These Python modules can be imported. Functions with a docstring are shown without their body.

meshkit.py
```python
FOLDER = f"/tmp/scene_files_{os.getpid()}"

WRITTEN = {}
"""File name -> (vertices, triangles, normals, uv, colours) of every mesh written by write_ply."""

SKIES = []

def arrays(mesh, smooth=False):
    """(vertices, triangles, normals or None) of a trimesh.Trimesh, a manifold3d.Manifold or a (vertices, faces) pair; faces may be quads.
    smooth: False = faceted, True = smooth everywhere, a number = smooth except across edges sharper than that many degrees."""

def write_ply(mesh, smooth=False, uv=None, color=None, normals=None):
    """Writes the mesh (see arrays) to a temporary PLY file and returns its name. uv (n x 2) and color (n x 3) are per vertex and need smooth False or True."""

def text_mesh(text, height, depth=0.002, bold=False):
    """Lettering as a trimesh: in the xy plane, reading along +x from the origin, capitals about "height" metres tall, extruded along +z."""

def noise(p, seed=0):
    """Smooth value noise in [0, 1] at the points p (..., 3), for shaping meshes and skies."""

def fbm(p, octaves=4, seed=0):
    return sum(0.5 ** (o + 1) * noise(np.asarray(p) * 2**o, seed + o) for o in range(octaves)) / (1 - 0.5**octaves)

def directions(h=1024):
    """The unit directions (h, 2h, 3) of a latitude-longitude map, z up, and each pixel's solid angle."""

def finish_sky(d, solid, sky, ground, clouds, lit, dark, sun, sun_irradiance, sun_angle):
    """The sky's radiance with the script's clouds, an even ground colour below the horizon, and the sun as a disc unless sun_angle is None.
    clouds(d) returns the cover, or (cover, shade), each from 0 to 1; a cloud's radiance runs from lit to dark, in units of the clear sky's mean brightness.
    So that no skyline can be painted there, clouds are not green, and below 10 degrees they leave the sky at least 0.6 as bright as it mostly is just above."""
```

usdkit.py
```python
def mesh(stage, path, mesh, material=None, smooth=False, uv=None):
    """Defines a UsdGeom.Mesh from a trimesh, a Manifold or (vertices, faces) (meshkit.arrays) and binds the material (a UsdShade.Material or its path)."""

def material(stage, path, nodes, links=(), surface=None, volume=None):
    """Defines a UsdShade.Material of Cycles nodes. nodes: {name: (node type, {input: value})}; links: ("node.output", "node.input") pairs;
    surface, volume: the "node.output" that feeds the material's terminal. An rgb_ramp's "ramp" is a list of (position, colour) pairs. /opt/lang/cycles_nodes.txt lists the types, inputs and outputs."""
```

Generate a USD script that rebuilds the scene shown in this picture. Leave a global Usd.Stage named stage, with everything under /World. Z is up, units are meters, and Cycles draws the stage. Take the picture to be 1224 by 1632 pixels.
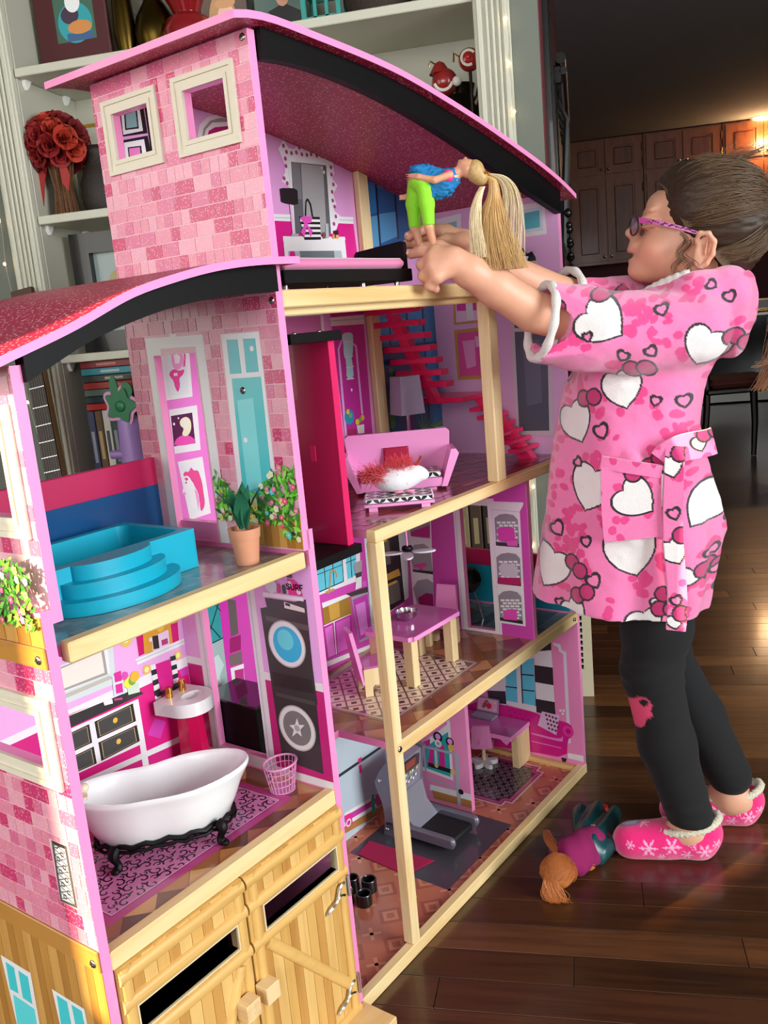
import math, random
import numpy as np, trimesh, shapely
from shapely.geometry import Polygon, Point, box as sbox
from shapely import affinity
import manifold3d as m3
import usdkit, meshkit
from pxr import Usd, UsdGeom, UsdLux, UsdShade, Gf, Sdf, Vt
stage = Usd.Stage.CreateInMemory()
UsdGeom.SetStageUpAxis(stage, 'Z'); UsdGeom.SetStageMetersPerUnit(stage, 1.0)
UsdGeom.Xform.Define(stage, '/World'); UsdGeom.Scope.Define(stage, '/World/Looks')
rng = random.Random(7); nrs = np.random.RandomState(5)

# ------------------------------------------------------------------ camera
cam = UsdGeom.Camera.Define(stage, '/World/camera')
CR, CU, CF = (np.array(v) for v in ((.974671, .205368, -.088542), (.042465, .218763, .974854), (-.219574, .953922, -.204501)))
cam.AddTransformOp().Set(Gf.Matrix4d(*CR, 0, *CU, 0, *(-CF), 0, .361001, -1.097599, .994066, 1))
cam.CreateHorizontalApertureAttr(24.0); cam.CreateFocalLengthAttr(24.0 * 1444.725 / 1224)
cam.CreateClippingRangeAttr(Gf.Vec2f(.02, 60))
cam.CreateExposureAttr(0.0)

# ------------------------------------------------------------------ light
def lin(h):
    c = [int(h[i:i + 2], 16) / 255 for i in (0, 2, 4)]
    return tuple(x / 12.92 if x < .04045 else ((x + .055) / 1.055) ** 2.4 for x in c)
def rect_light(name, loc, rot, w, h, power, col):
    l = UsdLux.RectLight.Define(stage, '/World/' + name)
    l.AddTranslateOp().Set(Gf.Vec3d(*loc)); l.AddRotateXYZOp().Set(Gf.Vec3f(*rot))
    l.CreateWidthAttr(w); l.CreateHeightAttr(h); l.CreateIntensityAttr(power); l.CreateColorAttr(Gf.Vec3f(*col))
    return l
dome = UsdLux.DomeLight.Define(stage, '/World/sky'); dome.CreateIntensityAttr(.35); dome.CreateColorAttr(Gf.Vec3f(.72, .84, 1.0))
# daylight standing in the window openings: left wall (x=-2.6) and the wall behind the photographer (y=-3.2)
rect_light('daylight_left', (-2.52, -1.5, 1.45), (90, 0, -90), 2.0, 1.5, 2.5, (1.0, .95, .88))
rect_light('daylight_rear', (-.5, -3.12, 1.5), (90, 0, 0), 2.6, 1.6, 6.0, (.95, .97, 1.0))
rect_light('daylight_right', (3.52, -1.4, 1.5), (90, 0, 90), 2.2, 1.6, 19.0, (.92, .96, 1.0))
sun = UsdLux.DistantLight.Define(stage, '/World/sun'); sun.CreateAngleAttr(.5); sun.CreateNormalizeAttr(True); sun.CreateIntensityAttr(4.5); sun.CreateColorAttr(Gf.Vec3f(1, .70, .40))
_z = np.array((-.687, -.726, .325)); _z /= np.linalg.norm(_z); _x = np.cross((0, 0, 1.0), _z); _x /= np.linalg.norm(_x); _y = np.cross(_z, _x)      # low sun from the left, behind the photographer
sun.AddTransformOp().Set(Gf.Matrix4d(*_x, 0, *_y, 0, *_z, 0, 0, 0, 3, 1))

# ------------------------------------------------------------------ materials
MATS = {}
def mat(name, nodes, links, surface='p.BSDF'):
    if name not in MATS: MATS[name] = usdkit.material(stage, '/World/Looks/' + name, nodes, links, surface=surface)
    return MATS[name]
def pbr(name, h, rough=.5, metal=0, spec=.5, coat=0, sheen=0, var=0, scale=40, bump=0, bscale=200, stretch=None, trans=0, h2=None, emis=0, sss=0):
    """plain colour, optionally mottled towards h2 (or darker) with noise, optionally with a bump"""
    if name in MATS: return MATS[name]
    c = lin(h)
    p = {'base_color': c, 'roughness': rough, 'metallic': metal, 'specular_ior_level': spec, 'coat_weight': coat, 'sheen_weight': sheen, 'transmission_weight': trans}
    if emis: p['emission_color'] = c; p['emission_strength'] = emis
    if sss: p['subsurface_weight'] = sss; p['subsurface_radius'] = (1, .35, .2); p['subsurface_scale'] = .006
    n = {'p': ('principled_bsdf', p)}; l = []
    if var or bump: n['t'] = ('texture_coordinate', {}); n['m'] = ('mapping', {'scale': stretch or (1, 1, 1)}); l.append(('t.object', 'm.vector'))
    if var:
        d = lin(h2) if h2 else tuple(x * (1 - var) for x in c)
        n['n'] = ('noise_texture', {'scale': float(scale), 'detail': 4.0, 'roughness': .6})
        n['r'] = ('rgb_ramp', {'ramp': [(.3, d), (.7, c)]}); l += [('m.vector', 'n.vector'), ('n.fac', 'r.fac'), ('r.color', 'p.base_color')]
    if bump:
        n['n2'] = ('noise_texture', {'scale': float(bscale), 'detail': 3.0}); n['b'] = ('bump', {'strength': bump, 'distance': .002})
        l += [('m.vector', 'n2.vector'), ('n2.fac', 'b.height'), ('b.normal', 'p.normal')]
    return mat(name, n, l)
def glitter(name, h, spot, dens=.32, scale=330, rough=.3, coat=.3):
    """printed glitter: pale dots on a flat colour"""
    n = {'t': ('texture_coordinate', {}), 'v': ('voronoi_texture', {'scale': float(scale)}), 'r': ('rgb_ramp', {'ramp': [(0, lin(spot)), (dens * .6, lin(spot)), (dens, lin(h)), (1, lin(h))]}),
         'n': ('noise_texture', {'scale': 90.0}), 'x': ('mix', {'mix_type': 'multiply', 'fac': .22}), 'p': ('principled_bsdf', {'roughness': rough, 'coat_weight': coat, 'coat_roughness': .15})}
    return mat(name, n, [('t.object', 'v.vector'), ('t.object', 'n.vector'), ('v.distance', 'r.fac'), ('r.color', 'x.color1'), ('n.color', 'x.color2'), ('x.color', 'p.base_color')])
def woodm(name, a, b, axis=0, scale=14, rough=.45, coat=0, rand=0, gloss_noise=0):
    """grain drawn out along one local axis; rand>0 lets each piece differ"""
    st = [26, 26, 26]; st[axis] = 1.6
    n = {'t': ('texture_coordinate', {}), 'm': ('mapping', {'scale': tuple(st)}), 'n': ('noise_texture', {'scale': scale / 10, 'detail': 5.0, 'roughness': .62, 'distortion': .6}),
         'r': ('rgb_ramp', {'ramp': [(.28, lin(b)), (.55, lin(a)), (.8, lin(a))]}), 'p': ('principled_bsdf', {'roughness': rough, 'coat_weight': coat, 'coat_roughness': .12})}
    l = [('t.object', 'm.vector'), ('m.vector', 'n.vector'), ('n.fac', 'r.fac')]
    if rand:
        n['o'] = ('object_info', {}); n['h'] = ('hsv', {}); n['mr'] = ('map_range', {'to_min': 1 - rand, 'to_max': 1 + rand * .8})
        l += [('o.random', 'mr.value'), ('mr.result', 'h.value'), ('r.color', 'h.color'), ('h.color', 'p.base_color')]
    else: l.append(('r.color', 'p.base_color'))
    return mat(name, n, l)
def vcol(name, rough=.35, coat=.2, sheen=0, bump=0, bscale=300):
    n = {'a': ('attribute', {'attribute': 'Col'}), 'p': ('principled_bsdf', {'roughness': rough, 'coat_weight': coat, 'coat_roughness': .1, 'sheen_weight': sheen})}; l = [('a.color', 'p.base_color')]
    if bump:
        n['t'] = ('texture_coordinate', {}); n['n2'] = ('noise_texture', {'scale': float(bscale), 'detail': 3.0}); n['b'] = ('bump', {'strength': bump, 'distance': .003})
        l += [('t.object', 'n2.vector'), ('n2.fac', 'b.height'), ('b.normal', 'p.normal')]
    return mat(name, n, l)
PRINT = vcol('print_ink', .32, .25)

# ------------------------------------------------------------------ scene tree helpers
PH = math.radians(66); HC, HS = math.cos(PH), math.sin(PH)
def h2r(p): return (HC * p[0] - HS * p[1], HS * p[0] + HC * p[1], p[2])
BASE = {}; COUNT = {}
def numbered(parent, name):
    k = (parent, name); i = COUNT.get(k, 0); COUNT[k] = i + 1
    return f'{parent}/{name}' + (f'_{i:03d}' if i else '')
def tag(p, label=None, cat=None, group=None, kind=None):
    p = p.GetPrim() if hasattr(p, 'GetPrim') else p
    for k, v in (('label', label), ('category', cat), ('group', group), ('kind', kind)):
        if v: p.SetCustomDataByKey(k, v)
    return p
def thing(name, label, cat, base=(0, 0, 0), group=None, house=False, kind=None):
    """a top-level thing; its parts are then given in house (house=True) or room coordinates and stored relative to its base"""
    path = numbered('/World', name); x = UsdGeom.Xform.Define(stage, path)
    x.AddTranslateOp().Set(Gf.Vec3d(*(h2r(base) if house else base)))
    if house: x.AddRotateZOp().Set(66.0)
    BASE[path] = np.array(base, float); tag(x, label, cat, group, kind)
    return path
def base_of(path):
    while path not in BASE: path = path.rpartition('/')[0]
    return BASE[path]
class MB:
    """collects shapes into one mesh"""
    def __init__(s): s.v, s.f, s.n = [], [], 0
    def add(s, m):
        if hasattr(m, 'to_mesh'): q = m.to_mesh(); m = (q.vert_properties[:, :3], q.tri_verts)
        v, f = (m.vertices, m.faces) if hasattr(m, 'vertices') else m
        v = np.asarray(v, float); f = np.asarray(f, int)
        if f.shape[1] == 4: f = np.vstack([f[:, [0, 1, 2]], f[:, [0, 2, 3]]])
        s.v.append(v); s.f.append(f + s.n); s.n += len(v); return s
    def box(s, a, b, ch=0):
        a, b = np.minimum(a, b), np.maximum(a, b)
        if ch <= 0: m = trimesh.creation.box(b - a); m.apply_translation((a + b) / 2); return s.add(m)
        ch = min(ch, .45 * float((b - a).min())); P = []
        for i in range(3):
            for k in np.ndindex(2, 2, 2):
                q = np.where(np.array(k) == 0, a, b).astype(float)
                for j in range(3):
                    if j != i: q[j] += ch if k[j] == 0 else -ch
                P.append(q)
        return s.add(m3.Manifold.hull_points(np.array(P)))
    def cyl(s, p, q, r, r2=None, n=16):
        p, q = np.array(p, float), np.array(q, float); d = q - p; L = np.linalg.norm(d); d /= L
        u = np.cross(d, [0, 0, 1.0] if abs(d[2]) < .9 else [1.0, 0, 0]); u /= np.linalg.norm(u); w = np.cross(d, u)
        t = np.linspace(0, 2 * np.pi, n, endpoint=False); ring = np.cos(t)[:, None] * u + np.sin(t)[:, None] * w; r2 = r if r2 is None else r2
        v = np.vstack([p + r * ring, q + r2 * ring, [p], [q]]); i = np.arange(n); j = (i + 1) % n
        return s.add((v, np.vstack([np.c_[i, j, j + n], np.c_[i, j + n, i + n], np.c_[j, i, 0 * i + 2 * n], np.c_[i + n, j + n, 0 * i + 2 * n + 1]])))
    def lathe(s, prof, c=(0, 0, 0), n=24):
        m = trimesh.creation.revolve(np.array(prof, float), sections=n); m.apply_translation(c); return s.add(m)
    def ball(s, c, r, sc=(1, 1, 1), sub=2):
        m = trimesh.creation.icosphere(sub, 1.0); m.apply_scale(np.array(sc) * r); m.apply_translation(c); return s.add(m)
    def tube(s, pts, r, n=8):
        P = np.array(pts, float); R = np.broadcast_to(np.asarray(r, float), (len(P),)); T = np.gradient(P, axis=0); T /= np.linalg.norm(T, axis=1)[:, None] + 1e-12
        u = np.cross(T[0], [0, 0, 1.0]); u = u if np.linalg.norm(u) > .2 else np.cross(T[0], [1.0, 0, 0]); V = []
        t = np.linspace(0, 2 * np.pi, n, endpoint=False)
        for k in range(len(P)):
            u = u - T[k] * (u @ T[k]); u /= np.linalg.norm(u); w = np.cross(T[k], u)
            V.append(P[k] + R[k] * (np.cos(t)[:, None] * u + np.sin(t)[:, None] * w))
        m = len(P); V = np.vstack(V + [P[:1], P[-1:]]); F = []; i = np.arange(n); j = (i + 1) % n
        for k in range(m - 1): F += [np.c_[i + k * n, j + k * n, j + k * n + n], np.c_[i + k * n, j + k * n + n, i + k * n + n]]
        F += [np.c_[j, i, 0 * i + m * n], np.c_[i + (m - 1) * n, j + (m - 1) * n, 0 * i + m * n + 1]]
        return s.add((V, np.vstack(F)))
    def prism(s, poly, d0, d1, ax, flip=False):
        """extrude a shapely polygon along axis ax from d0 to d1; its (u,v) are the two other axes in order"""
        for g in getattr(poly, 'geoms', [poly]):
            if g.is_empty or g.area < 1e-10: continue
            m = trimesh.creation.extrude_polygon(g, 1.0, engine='earcut'); v = m.vertices; w = np.empty_like(v); k = [i for i in range(3) if i != ax]
            w[:, k[0]], w[:, k[1]], w[:, ax] = v[:, 0], v[:, 1], d0 + v[:, 2] * (d1 - d0)
            f = m.faces if (ax != 1) == (d1 > d0) else m.faces[:, ::-1]
            s.add((w, f))
        return s
    def xf(s, M):
        s.v = [v @ np.asarray(M)[:3, :3].T + np.asarray(M)[:3, 3] for v in s.v]; return s
    def mesh(s): return np.vstack(s.v), np.vstack(s.f)
def rotm(axis, deg, at=(0, 0, 0)): return trimesh.transformations.rotation_matrix(math.radians(deg), axis, at)
def unpack(m):
    if isinstance(m, MB): return m.mesh()
    if hasattr(m, 'to_mesh'): q = m.to_mesh(); return q.vert_properties[:, :3], q.tri_verts
    return (m.vertices, m.faces) if hasattr(m, 'vertices') else m
def obj(name, m, material, parent=None, smooth=35, label=None, kind=None, col=None):
    path = numbered(parent or '/World', name)
    v, f = unpack(m)
    v = np.asarray(v, float) - (base_of(parent) if parent else 0)
    if col is None: g = usdkit.mesh(stage, path, (v, f), material, smooth)
    else:
        g = usdkit.mesh(stage, path, (v, f), material, smooth if smooth is True else False)
        UsdGeom.PrimvarsAPI(g).CreatePrimvar('Col', Sdf.ValueTypeNames.Color3fArray, 'vertex').Set(Vt.Vec3fArray.FromNumpy(np.asarray(col, np.float32)))
    tag(g, label, None, None, kind)
    return path
def solo(name, m, material, label, cat, base=(0, 0, 0), group=None, house=False, smooth=35, kind=None, col=None):
    """a thing that is one mesh"""
    v, f = unpack(m)
    v = np.asarray(v, float) - np.array(base); path = numbered('/World', name)
    g = usdkit.mesh(stage, path, (v, f), material, smooth if col is None else (smooth is True))
    if col is not None: UsdGeom.PrimvarsAPI(g).CreatePrimvar('Col', Sdf.ValueTypeNames.Color3fArray, 'vertex').Set(Vt.Vec3fArray.FromNumpy(np.asarray(col, np.float32)))
    g.AddTranslateOp().Set(Gf.Vec3d(*(h2r(base) if house else base)))
    if house: g.AddRotateZOp().Set(66.0)
    tag(g, label, cat, group, kind); return path
def struct(name, m, material, smooth=False):
    p = obj(name, m, material, None, smooth); BASE[p] = np.zeros(3); tag(stage.GetPrimAtPath(p), kind='structure'); return p
def curves(name, strands, width, material, parent, label=None, tip=.4, kind=None):
    path = numbered(parent, name); b = base_of(parent); c = UsdGeom.BasisCurves.Define(stage, path)
    c.CreateTypeAttr('linear'); P = np.vstack(strands) - b
    c.CreatePointsAttr(Vt.Vec3fArray.FromNumpy(P.astype(np.float32))); c.CreateCurveVertexCountsAttr(Vt.IntArray.FromNumpy(np.array([len(s) for s in strands], np.int32)))
    c.CreateWidthsAttr(Vt.FloatArray.FromNumpy(np.concatenate([width * np.linspace(1, tip, len(s)) for s in strands]).astype(np.float32))); c.SetWidthsInterpolation('vertex')
    UsdShade.MaterialBindingAPI.Apply(c.GetPrim()).Bind(material); tag(c, label, None, None, kind); return path
# flat print: coloured polygons on a wall plane, each a hair proud of the one under it
def flatprint(polys, ax, val, step=.00002):
    V, F, C, n = [], [], [], 0
    for i, it in enumerate(polys):
        col, g = it[:2]; i = it[2] if len(it) > 2 else i
        for q in getattr(g, 'geoms', [g]):
            if q.geom_type != 'Polygon' or q.area < 1e-9: continue
            v, f = trimesh.creation.triangulate_polygon(q, engine='earcut'); w = np.empty((len(v), 3)); k = [j for j in range(3) if j != ax]
            w[:, k[0]], w[:, k[1]], w[:, ax] = v[:, 0], v[:, 1], val
            w[:, ax] += (-1 if ax < 2 else 1) * step * (i + 1)
            V.append(w); F.append(f + n); n += len(v); C.append(np.tile(np.minimum(np.array(lin(col)) * 1.32, .82), (len(v), 1)))
    V, F, C = np.vstack(V), np.vstack(F), np.vstack(C)
    nn = np.cross(V[F[:, 1]] - V[F[:, 0]], V[F[:, 2]] - V[F[:, 0]])[:, ax]; bad = (nn > 0) if ax < 2 else (nn < 0); F[bad] = F[bad][:, ::-1]; u = np.unique(F); w = np.zeros(len(V), int); w[u] = np.arange(len(u)); V, C, F = V[u], C[u], w[F]
    return V, F, C
def parse(s):
    r = []
    for it in s.split(' ') if False else re_items(s):
        c, d = it
        t = d.split(',')
        if ' ' in d: r.append((c, Polygon([tuple(float(x) / 1e4 for x in q.split(' ')) for q in t]).buffer(0)))
        else: r.append((c, Point(float(t[0]) / 1e4, float(t[1]) / 1e4).buffer(float(t[2]) / 1e4, 8)))
    return r
import re
def re_items(s): return re.findall(r'([0-9a-f]{6}):([-0-9 ,.]*[0-9])(?= [0-9a-f]{6}:|$)', s)
DECALS = {}
def decal(name, ax, val, s): DECALS.setdefault(name, []).append((ax, val, parse(s)))
# smooth solids from distance fields
class Field:
    """grid of signed distance; add() blends primitives in near their boxes; mesh() pulls the zero surface out (surface nets)"""
    def __init__(s, lo, hi, h):
        s.lo, s.h = np.array(lo, float), h; s.n = np.ceil((np.array(hi) - s.lo) / h).astype(int) + 1; s.d = np.full(s.n, 1.0, np.float32)
    def _win(s, lo, hi):
        a = np.clip(np.floor((np.array(lo) - s.lo) / s.h).astype(int), 0, s.n); b = np.clip(np.ceil((np.array(hi) - s.lo) / s.h).astype(int) + 1, 0, s.n)
        sl = tuple(slice(i, j) for i, j in zip(a, b)); g = np.meshgrid(*[s.lo[i] + s.h * np.arange(a[i], b[i]) for i in range(3)], indexing='ij'); return sl, np.stack(g, -1)
    def put(s, sl, d, k, sub=False):
        o = s.d[sl]
        if sub: d = -d; k2 = max(k, 1e-6); h = np.maximum(k2 - np.abs(o - d), 0) / k2; s.d[sl] = np.maximum(o, d) + h * h * k2 / 4
        else: k2 = max(k, 1e-6); h = np.maximum(k2 - np.abs(o - d), 0) / k2; s.d[sl] = np.minimum(o, d) - h * h * k2 / 4
    def cap(s, a, b, ra, rb=None, k=.01, sub=False, flat=None):
        rb = ra if rb is None else rb; a, b = np.array(a, float), np.array(b, float); m = max(ra, rb) + k + 3 * s.h
        sl, P = s._win(np.minimum(a, b) - m, np.maximum(a, b) + m)
        if P.size == 0: return s
        ab = b - a; L = max(ab @ ab, 1e-12); t = np.clip(((P - a) @ ab) / L, 0, 1); D = P - a - t[..., None] * ab
        if flat is not None: ax, f = flat; ax = np.array(ax, float); D = D + (D @ ax)[..., None] * ax * (f - 1)
        s.put(sl, np.sqrt((D * D).sum(-1)) - (ra + (rb - ra) * t), k, sub); return s
    def chain(s, pts, k=.006):
        for p, q in zip(pts[:-1], pts[1:]): s.cap(p[:3], q[:3], p[3], q[3], k)
        return s
    def ell(s, c, r, k=.01, sub=False, R=None):
        c, r = np.array(c, float), np.array(r, float); m = r.max() + k + 3 * s.h; sl, P = s._win(c - m, c + m)
        if P.size == 0: return s
        D = P - c
        if R is not None: D = D @ R
        q = np.sqrt(((D / r) ** 2).sum(-1)); g = np.sqrt(((D / r ** 2) ** 2).sum(-1)) + 1e-9
        s.put(sl, q * (q - 1) / g, k, sub); return s
    def half(s, ax, v, keep_below=True):
        sl = [None] * 3; c = s.lo[ax] + s.h * np.arange(s.n[ax]) - v; sh = [1, 1, 1]; sh[ax] = -1
        s.d = np.maximum(s.d, (c if keep_below else -c).reshape(sh).astype(np.float32)); return s
    def mesh(s, relax=1):
        d = s.d.copy(); d[0] = d[-1] = 1; d[:, 0] = d[:, -1] = 1; d[:, :, 0] = d[:, :, -1] = 1
        I = d < 0; nx, ny, nz = d.shape
        mixed = np.zeros((nx - 1, ny - 1, nz - 1), np.int8)
        for k in np.ndindex(2, 2, 2): mixed += I[k[0]:nx - 1 + k[0], k[1]:ny - 1 + k[1], k[2]:nz - 1 + k[2]]
        C = np.argwhere((mixed > 0) & (mixed < 8)); idx = np.full(mixed.shape, -1, np.int64); idx[tuple(C.T)] = np.arange(len(C))
        acc = np.zeros((len(C), 3)); cnt = np.zeros(len(C))
        for ax in range(3):
            o = [i for i in range(3) if i != ax]
            for k in np.ndindex(2, 2):
                a = C.copy(); a[:, o[0]] += k[0]; a[:, o[1]] += k[1]; b = a.copy(); b[:, ax] += 1
                da, db = d[tuple(a.T)], d[tuple(b.T)]; x = (da < 0) != (db < 0); t = np.where(x, da / np.where(x, da - db, 1), 0)
                p = a.astype(float); p[:, ax] += t; acc[x] += p[x]; cnt[x] += 1
        V = s.lo + s.h * acc / np.maximum(cnt, 1)[:, None]; F = []
        for ax in range(3):
            o1, o2 = (ax + 1) % 3, (ax + 2) % 3; sl0 = [slice(None)] * 3; sl1 = [slice(None)] * 3; sl0[ax] = slice(0, -1); sl1[ax] = slice(1, None)
            ia, ib = I[tuple(sl0)], I[tuple(sl1)]; E = np.argwhere(ia != ib); E = E[(E[:, o1] > 0) & (E[:, o2] > 0) & (E[:, o1] < d.shape[o1] - 1) & (E[:, o2] < d.shape[o2] - 1)]
            q = []
            for u, w in ((0, 0), (1, 0), (1, 1), (0, 1)):
                e = E.copy(); e[:, o1] -= u; e[:, o2] -= w; q.append(idx[tuple(e.T)])
            q = np.stack(q, 1); ins = ia[tuple(E.T)]; q[~ins] = q[~ins][:, ::-1]; F.append(q)
        F = np.vstack(F); F = F[(F >= 0).all(1)]; T = np.vstack([F[:, [0, 1, 2]], F[:, [0, 2, 3]]])
        # orient outwards
        vol = np.einsum('ij,ij->', V[T[:, 0]], np.cross(V[T[:, 1]], V[T[:, 2]]))
        if vol < 0: T = T[:, ::-1]
        if relax:
            e = np.vstack([T[:, [0, 1]], T[:, [1, 2]], T[:, [2, 0]]]); e = np.vstack([e, e[:, ::-1]]); deg = np.bincount(e[:, 0], minlength=len(V))[:, None].astype(float); V0 = V.copy()
            for it in range(relax * 6):
                A = np.stack([np.bincount(e[:, 0], V[e[:, 1], k], len(V)) for k in range(3)], 1) / np.maximum(deg, 1); V = V + (.5, -.52)[it % 2] * (A - V)
            D = V - V0; L = np.linalg.norm(D, axis=1)[:, None]; V = V0 + D * np.minimum(1, .6 * s.h / np.maximum(L, 1e-12))
        # keep the large pieces, drop unused points
        from scipy.sparse import coo_matrix; from scipy.sparse.csgraph import connected_components
        n = len(V); k, lb = connected_components(coo_matrix((np.ones(len(T) * 2), (np.r_[T[:, 0], T[:, 1]], np.r_[T[:, 1], T[:, 2]])), (n, n)), False)
        big = np.bincount(lb, minlength=k) > 60; T = T[big[lb[T[:, 0]]]]; used = np.unique(T); new = np.full(n, -1); new[used] = np.arange(len(used)); return V[used], new[T]
def spline(pts, n=40):
    from scipy.interpolate import CubicSpline, PchipInterpolator
    P = np.array(pts, float); t = np.r_[0, np.cumsum(np.linalg.norm(np.diff(P, axis=0), axis=1))]; return CubicSpline(t, P)(np.linspace(0, t[-1], n))
# ================================================================== ROOM
W_GREY = pbr('wall_paint_grey', '6f7468', .75, var=.06, scale=6, bump=.12, bscale=120)
W_RED = pbr('wall_paint_burgundy', '5a1c22', .7, bump=.1, bscale=120)
W_CEIL = pbr('ceiling_plaster', '8d8884', .9, bump=.5, bscale=160)
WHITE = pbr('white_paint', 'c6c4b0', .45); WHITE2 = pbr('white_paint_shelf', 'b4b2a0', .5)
FLOORB = woodm('floor_far', '4a2a1a', '2c170e', 0, 16, .28, .3)
PL = [woodm('floor_plank_' + 'abcd'[i], a, b, 0, 15 + 3 * i, .3, .35, rand=.18) for i, (a, b) in enumerate((('4c2c18', '30190d'), ('5e3a20', '3e2413'), ('40250f'[:6], '2a160b'), ('704826', '4c2d18')))]
fl = struct('floor', MB().box((-2.7, -3.3, -.08), (3.7, 8.4, -.004)), FLOORB)
ends = {0: .107, 1: .31, 4: .424, 5: .05, 7: .8, 9: .62}
for i in range(-1, 38):
    y0 = .099 - .0662 + .0662 * i; x = -.9 - rng.random() * .8; cuts = [x]
    while x < 2.3: x += .5 + rng.random() * .9; cuts.append(x)
    if i in ends: cuts = sorted([c for c in cuts if abs(c - ends[i]) > .35] + [ends[i]])
    for a, b in zip(cuts[:-1], cuts[1:]):
        if b < -.5 and i > 1: continue
        obj('plank', MB().box((a + .0006, y0 + .0005, -.004), (b - .0006, y0 + .0657, rng.random() * .0003), .0006), PL[rng.choice((0, 0, 1, 1, 2, 2, 3))], fl, False)
struct('ceiling', MB().box((-2.7, -3.3, 2.44), (3.7, 8.4, 2.52)), W_CEIL)
struct('wall_back', MB().box((.222, 1.2, 0), (.2975, 1.33, 2.44)).box((-2.7, 1.2, 0), (-1.135, 1.33, 2.44)).box((-1.135, 1.2, 2.3), (.222, 1.33, 2.44)), W_GREY)
struct('trim_1', MB().box((.2975, 1.2, 0), (.3005, 1.33, 2.44)), W_RED)
struct('wall_side', MB().box((.222, 1.33, 0), (.3, 8.2, 2.44)), W_RED)
struct('wall_far', MB().box((.222, 8.2, 0), (3.7, 8.35, 2.44)), W_RED)
def wall_with_windows(name, ax, v0, v1, lo, hi, holes):
    P = sbox(lo, 0, hi, 2.44)
    for h in holes: P = P.difference(sbox(*h))
    struct(name, MB().prism(P, v0, v1, ax), W_GREY)
wall_with_windows('wall_left', 0, -2.7, -2.6, -3.3, 1.33, [(-2.5, .7, -.5, 2.2), (-3.15, 1.2, -2.7, 2.38)])
struct('trim_2', MB().prism(sbox(-3.2, 1.15, -2.65, 2.43).difference(sbox(-2.976, 1.44, -2.889, 2.30)), -2.6, -2.598, 0), pbr('shutter_white', 'c8c4b8', .6))
wall_with_windows('wall_rear', 1, -3.3, -3.2, -2.7, 3.7, [(-1.8, .7, .8, 2.3)])
struct('wall_right', MB().box((3.6, -3.3, 0), (3.7, 8.4, 2.44)), W_GREY)
def window(name, ax, v, lo, hi, z0, z1, n):
    m = MB(); B = lambda a, b, c, d: (m.box((v - .04, a, c), (v + .02, b, d), .004) if ax == 0 else m.box((a, v - .04, c), (b, v + .02, d), .004))
    B(lo, lo + .06, z0, z1); B(hi - .06, hi, z0, z1); B(lo + .06, hi - .06, z0, z0 + .06); B(lo + .06, hi - .06, z1 - .06, z1)
    for k in range(1, n): c = lo + (hi - lo) * k / n; B(c - .02, c + .02, z0 + .06, z1 - .06)
    struct(name, m, WHITE)
struct('trim_3', MB().box((-2.695, -2.5, .7), (-2.67, -.5, 2.2)), pbr('blind_white', 'd8d4c8', .7)); struct('trim_4', MB().box((-1.8, -3.295, .7), (.8, -3.27, 2.3)), MATS['blind_white'])
window('window_1', 0, -2.66, -2.5, -.5, .7, 2.2, 3); window('window_2', 1, -3.26, -1.8, .8, .7, 2.3, 3)
struct('baseboard_back', MB().box((.222, 1.188, 0), (.3, 1.2, .11), .003), WHITE)

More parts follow.
